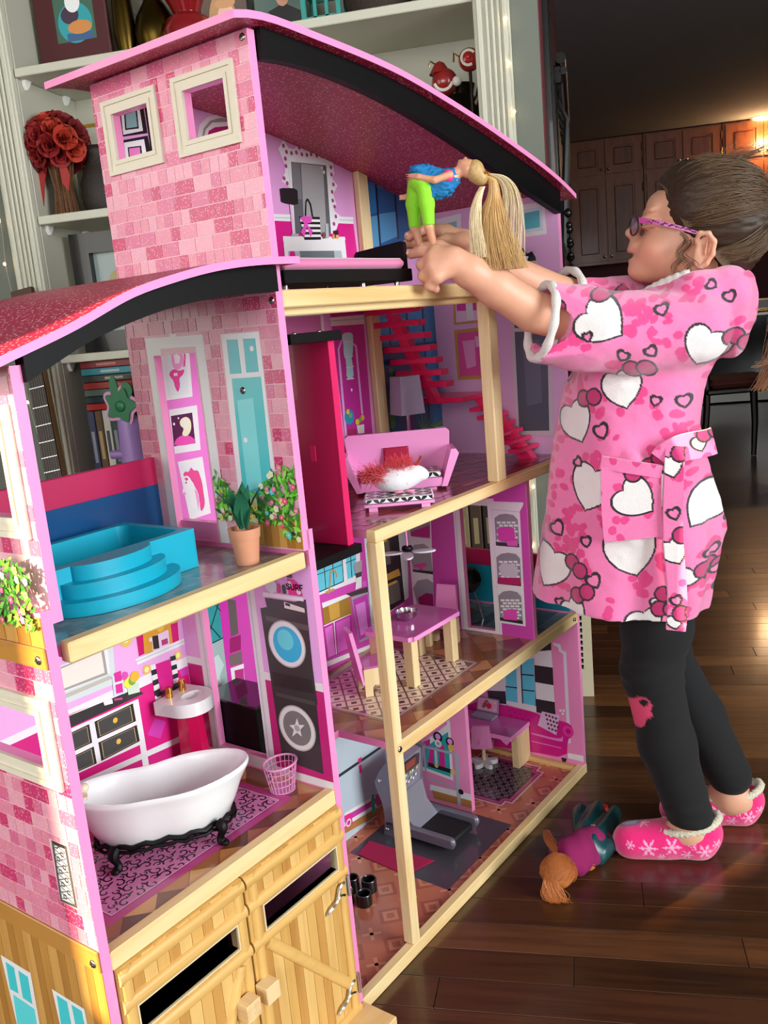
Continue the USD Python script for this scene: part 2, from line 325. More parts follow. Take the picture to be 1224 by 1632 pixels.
# recessed kitchen lamp
dl = thing('ceiling_light', 'bright recessed downlight in the kitchen ceiling above the cabinets', 'ceiling light', (1.99, 7.85, 2.44))
obj('trim_ring', MB().lathe([(.085, -.006), (.11, -.006), (.112, 0), (.085, 0)], (1.99, 7.85, 2.44), 32), WHITE, dl)
obj('lamp', MB().lathe([(0, -.028), (.04, -.026), (.07, -.014), (.084, 0), (0, 0)], (1.99, 7.85, 2.44), 32), pbr('lamp_glow', 'fff0c8', .5, emis=28), dl)
sl = UsdLux.SphereLight.Define(stage, '/World/kitchen_lamp'); sl.AddTranslateOp().Set(Gf.Vec3d(1.99, 7.75, 2.22)); sl.CreateRadiusAttr(.06); sl.CreateIntensityAttr(95.0); sl.CreateColorAttr(Gf.Vec3f(1, .62, .30))

# kitchen cabinets
CAB = woodm('cabinet_cherry', '8a4a24', '6a3216', 2, 12, .35, .2); CABD = woodm('cabinet_panel', '7a3e1e', '5a2912', 2, 12, .35, .2)
BRASS = pbr('brass', 'c79a45', .25, 1); CHROME = pbr('chrome', 'd5d8dc', .12, 1)
lab = ('leftmost cherry wall cabinet with four raised-panel doors, next to the dark wall', 'middle cherry wall cabinet with four raised-panel doors above the girl\'s face', 'lamp-lit orange cherry wall cabinet under the downlight')
for u in range(3):
    x0 = .305 + u * .675
    c = thing('wall_cabinet', lab[u], 'cabinet', (x0, 8.02, 1.33), group=None)
    obj('carcass', MB().box((x0, 7.87, 1.33), (x0 + .672, 8.195, 2.435), .004), CAB, c)
    for j in range(2):
        for (z0, z1, top) in ((2.125, 2.415, 1), (1.36, 2.085, 0)):
            a, b = x0 + .025 + j * .316, x0 + .025 + j * .316 + .306
            P = sbox(a, z0, b, z1).difference(sbox(a + .055, z0 + .055, b - .055, z1 - .055))
            d = obj('door', MB().prism(P, 7.868, 7.846, 1).box((a + .05, 7.858, z0 + .05), (b - .05, 7.866, z1 - .05)), CAB, c)
            obj('raised_panel', MB().box((a + .072, 7.848, z0 + .072), (b - .072, 7.862, z1 - .072), .008), CABD, d)
            kx = b - .028 if j == 0 else a + .028
            obj('knob', MB().ball((kx, 7.832, z0 + .04), .014).cyl((kx, 7.846, z0 + .04), (kx, 7.835, z0 + .04), .006, n=8), CHROME, d)
    for z in (2.2, 2.33, 1.98, 1.5): obj('hinge', MB().box((x0 + .662, 7.858, z - .03), (x0 + .671, 7.872, z + .03)).cyl((x0 + .667, 7.856, z - .035), (x0 + .667, 7.856, z + .035), .007, n=8), BRASS, c)
# stove glimpsed behind the girl's neck
st = thing('stove', 'steel kitchen stove with a brass towel bar behind the girl\'s neck', 'stove', (1.75, 7.9, 0))
STEEL = pbr('steel', '8f8d88', .3, 1)
obj('body', MB().box((1.4, 7.6, 0), (2.15, 8.19, .9), .01), STEEL, st); obj('oven_door', MB().box((1.43, 7.57, .2), (2.12, 7.6, .76), .006), pbr('oven_glass', '15120f', .1), st)
obj('towel_bar', MB().cyl((1.46, 7.52, .8), (2.09, 7.52, .8), .014).box((1.46, 7.52, .79), (1.48, 7.6, .81)).box((2.07, 7.52, .79), (2.09, 7.6, .81)), BRASS, st)
obj('control_panel', MB().box((1.42, 7.585, .82), (2.13, 7.6, .89), .004), pbr('panel_grey', 'b8b6b0', .4), st)

# black mirror and carved hutch top on the receding wall
BLK = pbr('black_lacquer', '141210', .28, coat=.3)
mf = thing('wall_mirror', 'tall black framed mirror on the receding burgundy wall, nearest the bookcase', 'mirror', (.3, 1.7, 1.3))
obj('frame', MB().prism(sbox(1.45, 1.18, 2.0, 2.3).difference(sbox(1.53, 1.26, 1.92, 2.22)), .3005, .314, 0), BLK, mf); obj('glass', MB().box((.3008, 1.53, 1.26), (.304, 1.92, 2.22)), pbr('mirror_glass', '3a4248', .05, 1), mf)
hu = thing('carved_wall_shelf', 'black carved wall shelf with a scrolled crest beside the tall mirror', 'shelf', (.3, 2.5, .9))
obj('back_board', MB().box((.3005, 2.15, .62), (.318, 3.0, 1.72), .004), BLK, hu)
obj('crest', MB().cyl((.335, 2.15, 1.78), (.335, 3.0, 1.78), .018).cyl((.343, 2.15, 1.74), (.343, 3.0, 1.74), .012).box((.3005, 2.15, 1.7), (.34, 3.0, 1.76), .006), BLK, hu)
for k in range(5): obj('bracket', MB().ball((.336, 2.2 + k * .18, 1.3 - .04 * k), .016).ball((.338, 2.2 + k * .18, 1.26 - .04 * k), .012).tube([(.318, 2.2 + k * .18, 1.66), (.345, 2.2 + k * .18, 1.6), (.33, 2.2 + k * .18, 1.4), (.319, 2.2 + k * .18, 1.2)], .01, 6), BLK, hu)
obj('ledge', MB().box((.3005, 2.15, 1.06), (.347, 3.0, 1.09), .004).box((.3005, 2.15, .62), (.347, 3.0, .65), .004), BLK, hu)

# white floor grille at the wall's end
gr = thing('vent_panel', 'cream slotted vent panel standing on the floor behind the toy house', 'vent', (.335, 1.15, 0))
P = sbox(.306, 0, .356, .3)
for r in range(13):
    for k in range(2): P = P.difference(sbox(.3135 + k * .0115, .075 + r * .0165, .3215 + k * .0115, .087 + r * .0165))
obj('panel', MB().prism(P, 1.168, 1.15, 1), pbr('cream_plastic', 'cdc3a4', .5), gr); obj('backing', MB().box((.308, 1.17, .002), (.354, 1.186, .298)), pbr('dark_void', '0d0b0a', .9), gr)

# dining chairs far behind the girl
DW = pbr('dark_wood', '1d0f0b', .3, coat=.2, var=.3, scale=8); CUSH = pbr('red_cushion', '5e2420', .8, var=.3, scale=60)
def dining_chair(x, y, rz, label):
    c = thing('dining_chair', label, 'chair', (x, y, 0)); M = np.eye(4); M[:3, :3] = rotm((0, 0, 1), rz)[:3, :3]; M[:3, 3] = (x, y, 0)
    for sx in (-.2, .2):
        obj('leg', MB().tube([(sx, -.2, 0), (sx * 1.02, -.21, .2), (sx, -.2, .44)], [.016, .02, .025], 8).xf(M), DW, c)
        obj('back_post', MB().tube(spline([(sx * 1.05, .26, 0), (sx, .2, .44), (sx * .98, .22, .7), (sx * .8, .3, 1.0)], 14), .019, 8).xf(M), DW, c)
    obj('seat', MB().box((-.23, -.22, .43), (.23, .21, .465), .01).xf(M), DW, c); obj('cushion', MB().box((-.21, -.21, .465), (.21, .18, .51), .02).xf(M), CUSH, c)
    obj('top_rail', MB().tube(spline([(-.2, .29, .98), (-.1, .31, 1.02), (0, .315, 1.03), (.1, .31, 1.02), (.2, .29, .98)], 16), .022, 8).xf(M), DW, c)
    for k in (-.07, 0, .07): obj('back_slat', MB().tube(spline([(k, .2, .47), (k * 1.3, .23, .72), (k, .305, 1.01)], 12), .011, 6).xf(M), DW, c)
dining_chair(1.20, 4.5, 100, 'dark wooden dining chair with curved back, directly behind the girl\'s back')
dining_chair(1.75, 3.2, 200, 'dark dining chair with a red cushion at the right picture edge')
tb = thing('dining_table', 'dark wooden dining table behind the curved-back chair', 'table', (1.9, 4.1, 0))
obj('tabletop', MB().box((1.5, 3.6, .73), (2.6, 4.75, .765), .01), DW, tb)
for (x, y) in ((1.58, 3.7), (2.5, 3.7), (1.58, 4.66), (2.5, 4.66)): obj('leg', MB().lathe([(0, 0), (.02, 0), (.028, .2), (.022, .4), (.035, .6), (.035, .73), (0, .73)], (x, y, 0), 16), DW, tb)

# ------------------------------------------------------------------ bookcase
bc = thing('bookcase', 'white built-in bookcase with fluted casings behind the toy house', 'bookcase', (-.45, 1.3, 0))
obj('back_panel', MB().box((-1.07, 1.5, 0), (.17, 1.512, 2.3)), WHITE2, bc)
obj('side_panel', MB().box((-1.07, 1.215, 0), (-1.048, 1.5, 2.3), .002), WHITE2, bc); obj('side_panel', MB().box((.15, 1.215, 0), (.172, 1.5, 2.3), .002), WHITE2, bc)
for z in (.02, .21, .60, .96, 1.33, 1.70, 2.1): obj('shelf', MB().box((-1.047, 1.205, z), (.149, 1.499, z + .022), .002), WHITE, bc)
for x0 in (-1.134, .15):
    m = MB().box((x0, 1.193, 0), (x0 + .084, 1.214, 2.3), .002)
    for k, w in ((.008, .012), (.028, .007), (.041, .007), (.054, .007), (.066, .012)): m.box((x0 + k, 1.186, .0), (x0 + k + w, 1.194, 2.29), .002)
    obj('casing', m, WHITE, bc)
for z in (.96, 1.33, 1.70):
    for y in (1.235, 1.43): obj('shelf_support', MB().prism(Polygon([(y, z), (y + .028, z), (y + .02, z - .012), (y + .008, z - .024), (y, z - .012)]), -1.047, -1.036, 0), pbr('clear_plastic', 'e4e4dc', .3), bc)

# things on the top shelf (z = 1.722)
def photo(parent, x0, x1, z0, z1, y, items):
    V, F, C = flatprint([(c, q if hasattr(q, 'area') else Polygon(q)) for c, q in items], 1, y); obj('photo', (V, F), PRINT, parent, False, col=C)
S1 = 1.723
MAROON = pbr('maroon_mat', '4a1216', .6)
f1 = thing('photo_frame', 'large maroon picture frame on the top shelf, far left', 'picture frame', (-.93, 1.33, S1))
obj('frame', MB().box((-1.035, 1.325, S1), (-.825, 1.345, S1 + .34), .004), MAROON, f1)
E = lambda x, z, a, b: affinity.scale(Point(x, z).buffer(1, 12), a, b)
photo(f1, 0, 0, 0, 0, 1.3245, [('3a5a4a', sbox(-.975, 1.8, -.86, 1.97)), ('2c8a90', E(-.917, 1.845, .05, .05)), ('35557a', sbox(-.945, 1.8, -.87, 1.82)), ('3a2c3c', E(-.93, 1.865, .026, .022)), ('d8d4cc', E(-.918, 1.895, .022, .025)), ('b87a40', E(-.905, 1.833, .035, .017)), ('c89878', E(-.918, 1.932, .012, .016)), ('5a3a24', E(-.918, 1.945, .013, .01))])
BRV = pbr('antique_brass', '4a3a16', .3, 1)
v1 = solo('vase', MB().lathe([(0, 0), (.03, 0), (.034, .006), (.022, .03), (.03, .08), (.026, .16), (.02, .22), (.03, .26), (.026, .26), (.0, .2)], (-.785, 1.34, S1), 28), BRV, 'slim brass vase beside the maroon frame', 'vase', (-.785, 1.34, S1))
v2 = solo('vase', MB().lathe([(0, 0), (.03, 0), (.05, .03), (.058, .07), (.05, .11), (.026, .15), (.022, .2), (.032, .24), (.028, .24), (0, .18)], (-.705, 1.36, S1), 28), BRV, 'round-bellied brass vase left of the glossy red vase', 'vase', (-.705, 1.36, S1))
RG = pbr('red_glaze', '7e0d14', .12, coat=.6)
solo('vase', MB().lathe([(0, 0), (.035, 0), (.06, .02), (.068, .055), (.056, .085), (.034, .1), (.046, .125), (.066, .16), (.062, .2), (.04, .24), (.036, .24), (0, .2)], (-.605, 1.34, S1), 32), RG, 'glossy dark red double-gourd vase on the top shelf', 'vase', (-.605, 1.34, S1))
f2 = thing('photo_frame', 'black framed portrait of a girl with long fair hair on the top shelf', 'picture frame', (-.505, 1.35, S1))
obj('frame', MB().box((-.58, 1.345, S1), (-.43, 1.362, S1 + .22), .003), BLK, f2)
photo(f2, 0, 0, 0, 0, 1.3445, [('5a4a40', sbox(-.568, S1 + .012, -.442, S1 + .208)), ('a8825a', E(-.51, 1.79, .038, .075)), ('d8a890', E(-.5, 1.8, .024, .034)), ('b88860', E(-.5, 1.835, .028, .012)), ('3a2a24', E(-.51, 1.807, .0035, .002)), ('3a2a24', E(-.492, 1.807, .0035, .002)), ('a85a50', E(-.5, 1.785, .007, .0025))])
f3 = thing('photo_frame', 'unframed photo print of a person in a black shirt on the top shelf', 'picture frame', (-.37, 1.36, S1))
obj('board', MB().box((-.425, 1.355, S1), (-.285, 1.362, S1 + .16), .001), pbr('photo_board', '4d5a52', .6), f3)
photo(f3, 0, 0, 0, 0, 1.3545, [('4f6058', sbox(-.424, S1 + .001, -.286, S1 + .159)), ('b87a64', Polygon([(-.42, 1.79), (-.40, 1.80), (-.33, 1.75), (-.30, 1.728), (-.36, 1.725), (-.41, 1.75)])), ('1d1c1e', Polygon([(-.39, 1.80), (-.345, 1.815), (-.30, 1.79), (-.295, 1.74), (-.33, 1.745), (-.365, 1.775)])), ('c08a70', E(-.348, 1.83, .017, .022)), ('a06a54', Polygon([(-.40, 1.745), (-.33, 1.725), (-.29, 1.725), (-.30, 1.74), (-.35, 1.75)]))])
TEAL = pbr('teal_paint', '2f8f84', .5)
ln = thing('lantern', 'teal painted lattice lantern on the top shelf', 'lantern', (-.235, 1.34, S1))
for (x, y) in ((-.28, 1.3), (-.19, 1.3), (-.28, 1.39), (-.19, 1.39)): obj('post', MB().box((x - .006, y - .006, S1), (x + .006, y + .006, S1 + .2), .001), TEAL, ln)
m = MB()
for k in range(3): m.box((-.281, 1.296, S1 + .02 + k * .07), (-.189, 1.302, S1 + .03 + k * .07)).box((-.281, 1.388, S1 + .02 + k * .07), (-.189, 1.394, S1 + .03 + k * .07)).box((-.284, 1.3, S1 + .02 + k * .07), (-.278, 1.39, S1 + .03 + k * .07)).box((-.192, 1.3, S1 + .02 + k * .07), (-.186, 1.39, S1 + .03 + k * .07))
for k in (-.25, -.22): m.box((k - .004, 1.296, S1), (k + .004, 1.302, S1 + .2))
obj('lattice', m, TEAL, ln); obj('base', MB().box((-.285, 1.295, S1), (-.185, 1.395, S1 + .012), .002), TEAL, ln); obj('lid', MB().box((-.285, 1.295, S1 + .2), (-.185, 1.395, S1 + .215), .003), TEAL, ln)
solo('basket', MB().lathe([(0, 0), (.07, 0), (.085, .05), (.09, .12), (.084, .12), (.078, .05), (0, .01)], (-.1, 1.35, S1), 28), pbr('dark_wicker', '3a2a20', .8, var=.5, scale=160, bump=.6, bscale=240), 'dark wicker basket on the top shelf, right of the teal lantern', 'basket', (-.1, 1.35, S1))
solo('vase', MB().lathe([(0, 0), (.04, 0), (.06, .05), (.05, .12), (.035, .16), (.03, .16), (0, .1)], (.06, 1.36, S1), 28), pbr('dark_blue_glass', '1a1a2a', .15), 'dark blue vase at the right end of the top shelf', 'vase', (.06, 1.36, S1))

# second shelf (z = 1.352): flowers, basket, frames, ornaments
S2 = 1.353
bq = thing('dried_bouquet', 'red silk flower bouquet on a tied bundle of brown sticks', 'bouquet', (-1.0, 1.28, S2))
m = MB()
for k in range(44):
    a, r = k * 2.4, .033 * math.sqrt((k + .5) / 44); m.tube([(-1.0 + r * math.cos(a), 1.28 + r * math.sin(a), S2), (-1.0 + .7 * r * math.cos(a), 1.28 + .7 * r * math.sin(a), S2 + .07), (-1.0 + 1.1 * r * math.cos(a), 1.28 + 1.1 * r * math.sin(a), S2 + .15)], .0042, 5)
obj('stick_bundle', m, pbr('straw_sticks', '6a4424', .8, var=.45, scale=90), bq)
FR = [pbr('silk_red', '8a1414', .7), pbr('silk_crimson', '6e0e12', .7), pbr('silk_orange', 'b0341e', .7)]
def bloom(c, d, r, n):
    """cupped petals around direction d"""
    d = np.array(d, float); d /= np.linalg.norm(d); u = np.cross(d, (0.2, .1, 1)); u /= np.linalg.norm(u); w = np.cross(d, u); V, F = [], []
    for ring, (k, tilt, s) in enumerate(((n, .95, 1.0), (n - 1, .55, .75), (3, .25, .5))):
        for i in range(k):
            a = 2 * math.pi * (i + .5 * ring) / k; e = math.cos(a) * u + math.sin(a) * w; t = -math.sin(a) * u + math.cos(a) * w; b = len(V)
            for s_, wd, up in ((.1, .25, 0), (.55, .55, .12), (.85, .5, .3), (1.0, .2, .36)):
                out = math.sin(tilt) * s_ * r * s; z = math.cos(tilt) * s_ * r * s + up * r * (1 - tilt * .8)
                p = np.array(c) + e * out + d * z; V += [p - t * wd * r * s, p + t * wd * r * s + d * .04 * r]
            for q in range(3): F += [(b + 2 * q, b + 2 * q + 1, b + 2 * q + 3), (b + 2 * q, b + 2 * q + 3, b + 2 * q + 2)]
    return np.array(V), np.array(F)
nb = 0
for k in range(34):
    z = 1 - 2 * (k + .5) / 34 * .86; a = k * 2.4; s_ = math.sqrt(max(0, 1 - z * z)); d = np.array((s_ * math.cos(a), s_ * math.sin(a), z))
    c = np.array((-1.0, 1.275, S2 + .185)) + d * np.array((.062, .05, .05)); obj('flower', bloom(c, d, .034 + .008 * rng.random(), 6), FR[(0, 1, 2, 0)[k % 4]], bq, True)
obj('ribbon', MB().tube([(-1.03, 1.26, S2 + .14), (-1.0, 1.245, S2 + .137), (-.965, 1.262, S2 + .14)], .01, 6).prism(Polygon([(-1.035, S2 + .145), (-1.015, S2 + .14), (-1.035, S2 + .09), (-1.05, S2 + .02), (-1.075, S2 + .012), (-1.06, S2 + .09)]), 1.25, 1.247, 1).prism(Polygon([(-.985, S2 + .14), (-.97, S2 + .15), (-.955, S2 + .1), (-.965, S2 + .06), (-.98, S2 + .08)]), 1.248, 1.245, 1), pbr('red_ribbon', '9a1a14', .5), bq)
f4 = thing('photo_frame', 'thin gold frame with a plain pale print behind the red bouquet', 'picture frame', (-.92, 1.44, S2))
obj('frame', MB().prism(sbox(-1.02, S2, -.82, S2 + .265).difference(sbox(-1.012, S2 + .008, -.828, S2 + .257)), 1.45, 1.435, 1), BRASS, f4); obj('print', MB().box((-1.013, 1.441, S2 + .006), (-.827, 1.449, S2 + .258)), pbr('pale_print', 'c8c4b0', .6), f4)
bk = thing('basket', 'dark wicker jar with a round belly right of the bouquet', 'basket', (-.90, 1.32, S2))
obj('body', MB().lathe([(0, 0), (.05, 0), (.062, .03), (.062, .08), (.045, .12), (.036, .15), (.04, .17), (.034, .17), (.03, .14), (0, .1)], (-.90, 1.32, S2), 28), pbr('dark_wicker2', '2a1e18', .55, var=.6, scale=190, bump=.8, bscale=260), bk)
obj('rim', MB().tube([(-.9 + .04 * math.cos(a), 1.32 + .04 * math.sin(a), S2 + .17) for a in np.linspace(0, 2 * math.pi, 24)], .005, 6), pbr('dark_rim', '1c1410', .5), bk)
f5 = thing('photo_frame', 'dark standing photo frame half hidden behind the toy house, by the wicker jar', 'picture frame', (-.84, 1.4, S2))
obj('frame', MB().box((-.9, 1.4, S2), (-.78, 1.415, S2 + .19), .003), BLK, f5); obj('mat', MB().box((-.885, 1.3985, S2 + .02), (-.795, 1.4, S2 + .17)), pbr('photo_grey', '8a8478', .6), f5)
DKB = pbr('dark_bronze', '2a2018', .25, .8)
# ornaments, right end
def bauble(name, c, r, label, white):
    t = thing(name, label, 'ornament', (c[0], c[1], S2)); obj('ball', MB().ball(c, r, sub=3), pbr('ornament_red', '8e1c1c', .25, coat=.4), t)
    obj('stripe', MB().tube([(c[0] + white[2] * math.cos(a), c[1] - math.sqrt(max(r * r - white[2] ** 2, 0)) * .98, c[2] + white[2] * math.sin(a)) for a in np.linspace(white[0], white[1], 22)], r * .14, 6), pbr('ornament_white', 'ddd8c8', .5), t)
    return t
b1 = bauble('christmas_ornament', (.125, 1.3, 1.600), .027, 'round red and white swirl ornament, upper one, by the dark pitcher', (.6, 5.2, .0165))
obj('hook', MB().tube([(.1, 1.3, 1.61), (.088, 1.3, 1.62), (.086, 1.3, 1.6)], .0025, 6), BRASS, b1); obj('centre_dot', MB().ball((.125, 1.3 - .025, 1.600), .007), pbr('ornament_bright', 'c01018', .15, coat=.6), b1)
obj('stem', MB().cyl((.125, 1.3, S2), (.125, 1.3, 1.58), .004), DKB, b1)
b2 = bauble('christmas_ornament', (.062, 1.29, 1.555), .032, 'red and white pointed ornament with a pompom, lower left one', (3.4, 6.0, .022))
obj('cap', MB().lathe([(0, .03), (.012, .024), (.027, 0), (0, 0)], (.052, 1.29, 1.575), 20), MATS['ornament_red'], b2); obj('pompom', MB().ball((.095, 1.265, 1.548), .0115), pbr('pompom_white', 'd8d6cc', .9), b2)
obj('hook', MB().tube([(.04, 1.29, 1.6), (.03, 1.29, 1.607), (.026, 1.29, 1.595)], .0022, 6), BRASS, b2); obj('stem', MB().cyl((.062, 1.29, S2), (.062, 1.29, 1.53), .004), DKB, b2)
pt = thing('pitcher', 'dark bronze pitcher at the right end of the shelf below the ornaments', 'pitcher', (.118, 1.39, S2))
obj('body', MB().lathe([(0, 0), (.04, 0), (.055, .03), (.06, .10), (.050, .155), (.034, .19), (.04, .215), (.034, .215), (.028, .18), (0, .14)], (.085, 1.40, S2), 28), DKB, pt)
obj('handle', MB().tube(spline([(.055, 1.39, S2 + .19), (.025, 1.38, S2 + .22), (.015, 1.38, S2 + .16), (.035, 1.38, S2 + .1)], 14), .005, 8), DKB, pt); obj('spout', MB().tube([(.115, 1.39, S2 + .14), (.135, 1.38, S2 + .18), (.142, 1.38, S2 + .215)], [.012, .008, .006], 8), DKB, pt)

# third shelf (z = .982): black frame ; below it stacked and standing cases
S3 = .983
f6 = thing('photo_frame', 'wide black framed picture on the shelf above the stacked film cases', 'picture frame', (-.9, 1.31, S3))
obj('frame', MB().prism(sbox(-1.02, S3, -.76, S3 + .325).difference(sbox(-.965, S3 + .055, -.815, S3 + .27)), 1.325, 1.3, 1), BLK, f6)
photo(f6, 0, 0, 0, 0, 1.3225, [('7d8a86', sbox(-.966, S3 + .054, -.814, S3 + .271)), ('8a7a40', E(-.90, S3 + .17, .03, .05)), ('5a6a3a', E(-.88, S3 + .13, .04, .03)), ('3a3228', Polygon([(-.95, S3 + .13), (-.9, S3 + .19), (-.895, S3 + .185), (-.945, S3 + .125)])), ('c8a860', E(-.885, S3 + .2, .008, .01))])
S4 = .623
cols = ['7a1418', '2a7a84', '2c2c26', '8a2018', '4a5a50', '16242c', 'a01c18']
titles = ['', '', '', '', '', '', 'Toy 2']
zz = S4 + .2; lab = ['red film case, topmost of the stack on the lower shelf', 'turquoise film case, second from the top of the stack', 'black film case with pale lettering, third from the top of the stack', 'red film case, fourth from the top of the stack', 'grey-green film case, fifth from the top of the stack', 'dark navy film case, second from the bottom of the stack', 'bright red film case with yellow lettering, bottom of the stack']
order = list(range(7))[::-1]
for k in order:
    c = thing('film_case', lab[k], 'film case', (-.92, 1.3, zz), group='film cases stacked flat')
    obj('cover', MB().box((-1.005, 1.232, zz), (-.815, 1.36, zz + .0185), .0015), pbr('case_' + cols[k], cols[k], .35), c)
    m = MB()
    if titles[k]:
        t = meshkit.text_mesh(titles[k], .010, .0006, bold=True); M = np.array([[1, 0, 0, -.925], [0, 0, -1, 1.232], [0, 1, 0, zz + .0045], [0, 0, 0, 1]]); t.apply_transform(M); m.add(t); obj('title', m, pbr('title_yellow', 'd8b830', .4), c, False)
    else: obj('title_band', MB().box((-.955 + .01 * k, 1.2312, zz + .006), (-.895 + .008 * k, 1.2322, zz + .0125)), pbr('title_' + str(k % 3), ('b86a60', '9ab0b0', '9a9a7a')[k % 3], .4), c, False)
    zz += .0195
vc = [('2a3050', 'navy'), ('5a4226', 'brown'), ('c8c4b4', 'white'), ('3c4a44', 'grey-green'), ('1e201e', 'black'), ('2a2a3a', 'charcoal'), ('4a1e1e', 'dark red'), ('223040', 'dark blue')]
for k, (h, nm) in enumerate(vc):
    x = -1.012 + k * .0235
    c = thing('film_case', f'{nm} film case standing upright under the flat stack', 'film case', (x, 1.3, S4), group='film cases standing upright')
    obj('cover', MB().box((x, 1.24, S4), (x + .0215, 1.37, S4 + .198), .0015), pbr('case_' + h, h, .4), c); obj('title_band', MB().box((x + .006, 1.2392, S4 + .05 + .01 * (k % 3)), (x + .0155, 1.2402, S4 + .14)), pbr('band_' + str(k % 3), ('8a8a94', 'a89060', '4a4a52')[k % 3], .5), c, False)
LIL = pbr('lilac_plastic', '9a78b4', .4); GRN = pbr('green_toy', '0f6a3c', .4); LP = pbr('pale_pink_edge', 'c890b0', .5)
ty = thing('toy_pinwheel', 'lilac toy stand topped by a green flower, before the film cases', 'toy', (-.87, 1.2, .6))
obj('stand', MB().lathe([(0, 0), (.034, 0), (.034, .09), (.03, .17), (.022, .18), (0, .18)], (-.868, 1.205, .6235), 24), LIL, ty); obj('side_peg', MB().cyl((-.868, 1.19, .70), (-.925, 1.19, .70), .012), LIL, ty)
fp = [(-.87 + r * math.cos(a), .835 + r * math.sin(a)) for a, r in ((t, .05 + .008 * math.cos(5 * t)) for t in np.linspace(0, 2 * math.pi, 60, endpoint=False))]
obj('backing', MB().prism(Polygon(fp), 1.186, 1.180, 1), LP, ty); obj('flower', MB().prism(Polygon(fp).buffer(-.009), 1.180, 1.174, 1).ball((-.87, 1.175, .833), .016, (1, .4, 1)), GRN, ty)
obj('leaf', MB().prism(E(-.885, .885, .012, .03), 1.184, 1.179, 1).prism(E(-.848, .875, .016, .022), 1.184, 1.179, 1), GRN, ty)
# two books seen through the toy patio doorway, standing on a shelf behind
for k, (h, nm) in enumerate((('2e3a1c', 'dark green'), ('7a6a4c', 'tan'), ('3c2a1c', 'brown'), ('231a14', 'black-brown'))):
    x = -.012 + k * .034
    b = thing('book', f'{nm} hardback on the bookcase, seen through the toy patio doorway', 'book', (x, 1.3, .233)); obj('cover', MB().box((x, 1.222, .233), (x + .031, 1.36, .515 - .012 * (k % 2)), .003), pbr('book_' + h, h, .6), b)
    if k == 0: 
        t = meshkit.text_mesh('The Great', .011, .0006); M = np.array([[0, 1, 0, x + .010], [0, 0, -1, 1.2222], [-1, 0, 0, .485], [0, 0, 0, 1]]); t.apply_transform(M); obj('title', t, pbr('title_gilt', 'a8a070', .5), b, False)
    else: obj('title_band', MB().box((x + .009, 1.2212, .40), (x + .022, 1.2222, .47)), pbr('book_band', '8a7c58', .6), b, False)

# fairy lights on the walls
GLOW = pbr('fairy_glow', 'ffdca0', .5, emis=14); WIRE = pbr('fairy_wire', 'c8c0a8', .35, .5)
def fairy(label, pts, bulbs, base):
    t = thing('string_light', label, 'string light', base); obj('wire', MB().tube(spline(pts, 60), .0009, 4), WIRE, t)
    for b in bulbs: obj('bulb', MB().ball(b, .0036, (1, 1, 1.4), 1), GLOW, t)
fairy('warm fairy lights hanging down the wall right of the bookcase', [(.226, 1.19, 1.75), (.225, 1.185, 1.644), (.23, 1.19, 1.6), (.227, 1.185, 1.55), (.231, 1.19, 1.5), (.233, 1.185, 1.444), (.234, 1.185, 1.386), (.245, 1.19, 1.3), (.262, 1.19, 1.0), (.25, 1.185, .75), (.229, 1.182, .555), (.217, 1.182, .4), (.22, 1.185, .2)], [(.225, 1.18, 1.644), (.227, 1.18, 1.55), (.233, 1.18, 1.444), (.229, 1.175, .555), (.217, 1.175, .4)], (.226, 1.19, 1.2))
fairy('warm fairy lights hanging down the wall left of the bookcase', [(-1.15, 1.19, 1.6), (-1.142, 1.18, 1.349), (-1.15, 1.19, 1.3), (-1.148, 1.18, 1.237), (-1.145, 1.19, 1.1), (-1.15, 1.18, .9), (-1.142, 1.17, .864), (-1.15, 1.19, .5)], [(-1.142, 1.175, 1.349), (-1.148, 1.175, 1.237), (-1.142, 1.165, .864)], (-1.15, 1.19, 1.0))
# guitar leaning against the left casing
gt = thing('guitar', 'acoustic guitar leaning by the left casing, its neck seen past the pool', 'guitar', (-1.02, 1.05, 0))
A = np.array((-1.075, 1.12, 1.02)); Bv = np.array((-1.0, 1.02, .5)); d = (A - Bv) / np.linalg.norm(A - Bv); wv = np.cross(d, (0, -1, 0)); wv /= np.linalg.norm(wv); nv = np.cross(wv, d); nv *= -1 if nv[1] > 0 else 1
def bar(a, b, w0, w1, t0, t1): return np.array([p + s_ * w * wv + t * nv for p, w in ((a, w0), (b, w1)) for s_ in (-1, 1) for t in (t0, t1)])
obj('neck', m3.Manifold.hull_points(bar(A, Bv, .022, .028, -.02, .0)), pbr('guitar_neck', '8a6a3c', .4), gt); obj('fretboard', m3.Manifold.hull_points(bar(A, Bv, .021, .027, .0, .006)), pbr('rosewood', '3a2418', .4, var=.3, scale=30), gt)
m = MB()
for k in range(14): p = A + (Bv - A) * (1 - 2 ** (-k / 9)) * 1.55; m.add(m3.Manifold.hull_points(bar(p, p - d * .002, .022 + .0003 * k, .022 + .0003 * k, .005, .0075)))
obj('frets', m, CHROME, gt, kind='stuff')
m = MB()
for k in range(6): o = (k - 2.5) * .0068; m.tube([A + wv * o + nv * .009, Bv - d * .28 + wv * o * 1.25 + nv * .010], .0006, 4)
obj('strings', m, CHROME, gt, kind='stuff')
obj('headstock', m3.Manifold.hull_points(bar(A + d * .15, A, .032, .026, -.016, -.002)), pbr('guitar_head', '4a2c18', .4), gt)
gb = [(0, -.47), (.16, -.45), (.2, -.34), (.15, -.2), (.13, -.14), (.145, -.04), (.1, .03), (0, .05)]; gp = Polygon(gb + [(-x, z) for x, z in gb[::-1]]).buffer(.02).buffer(-.01)
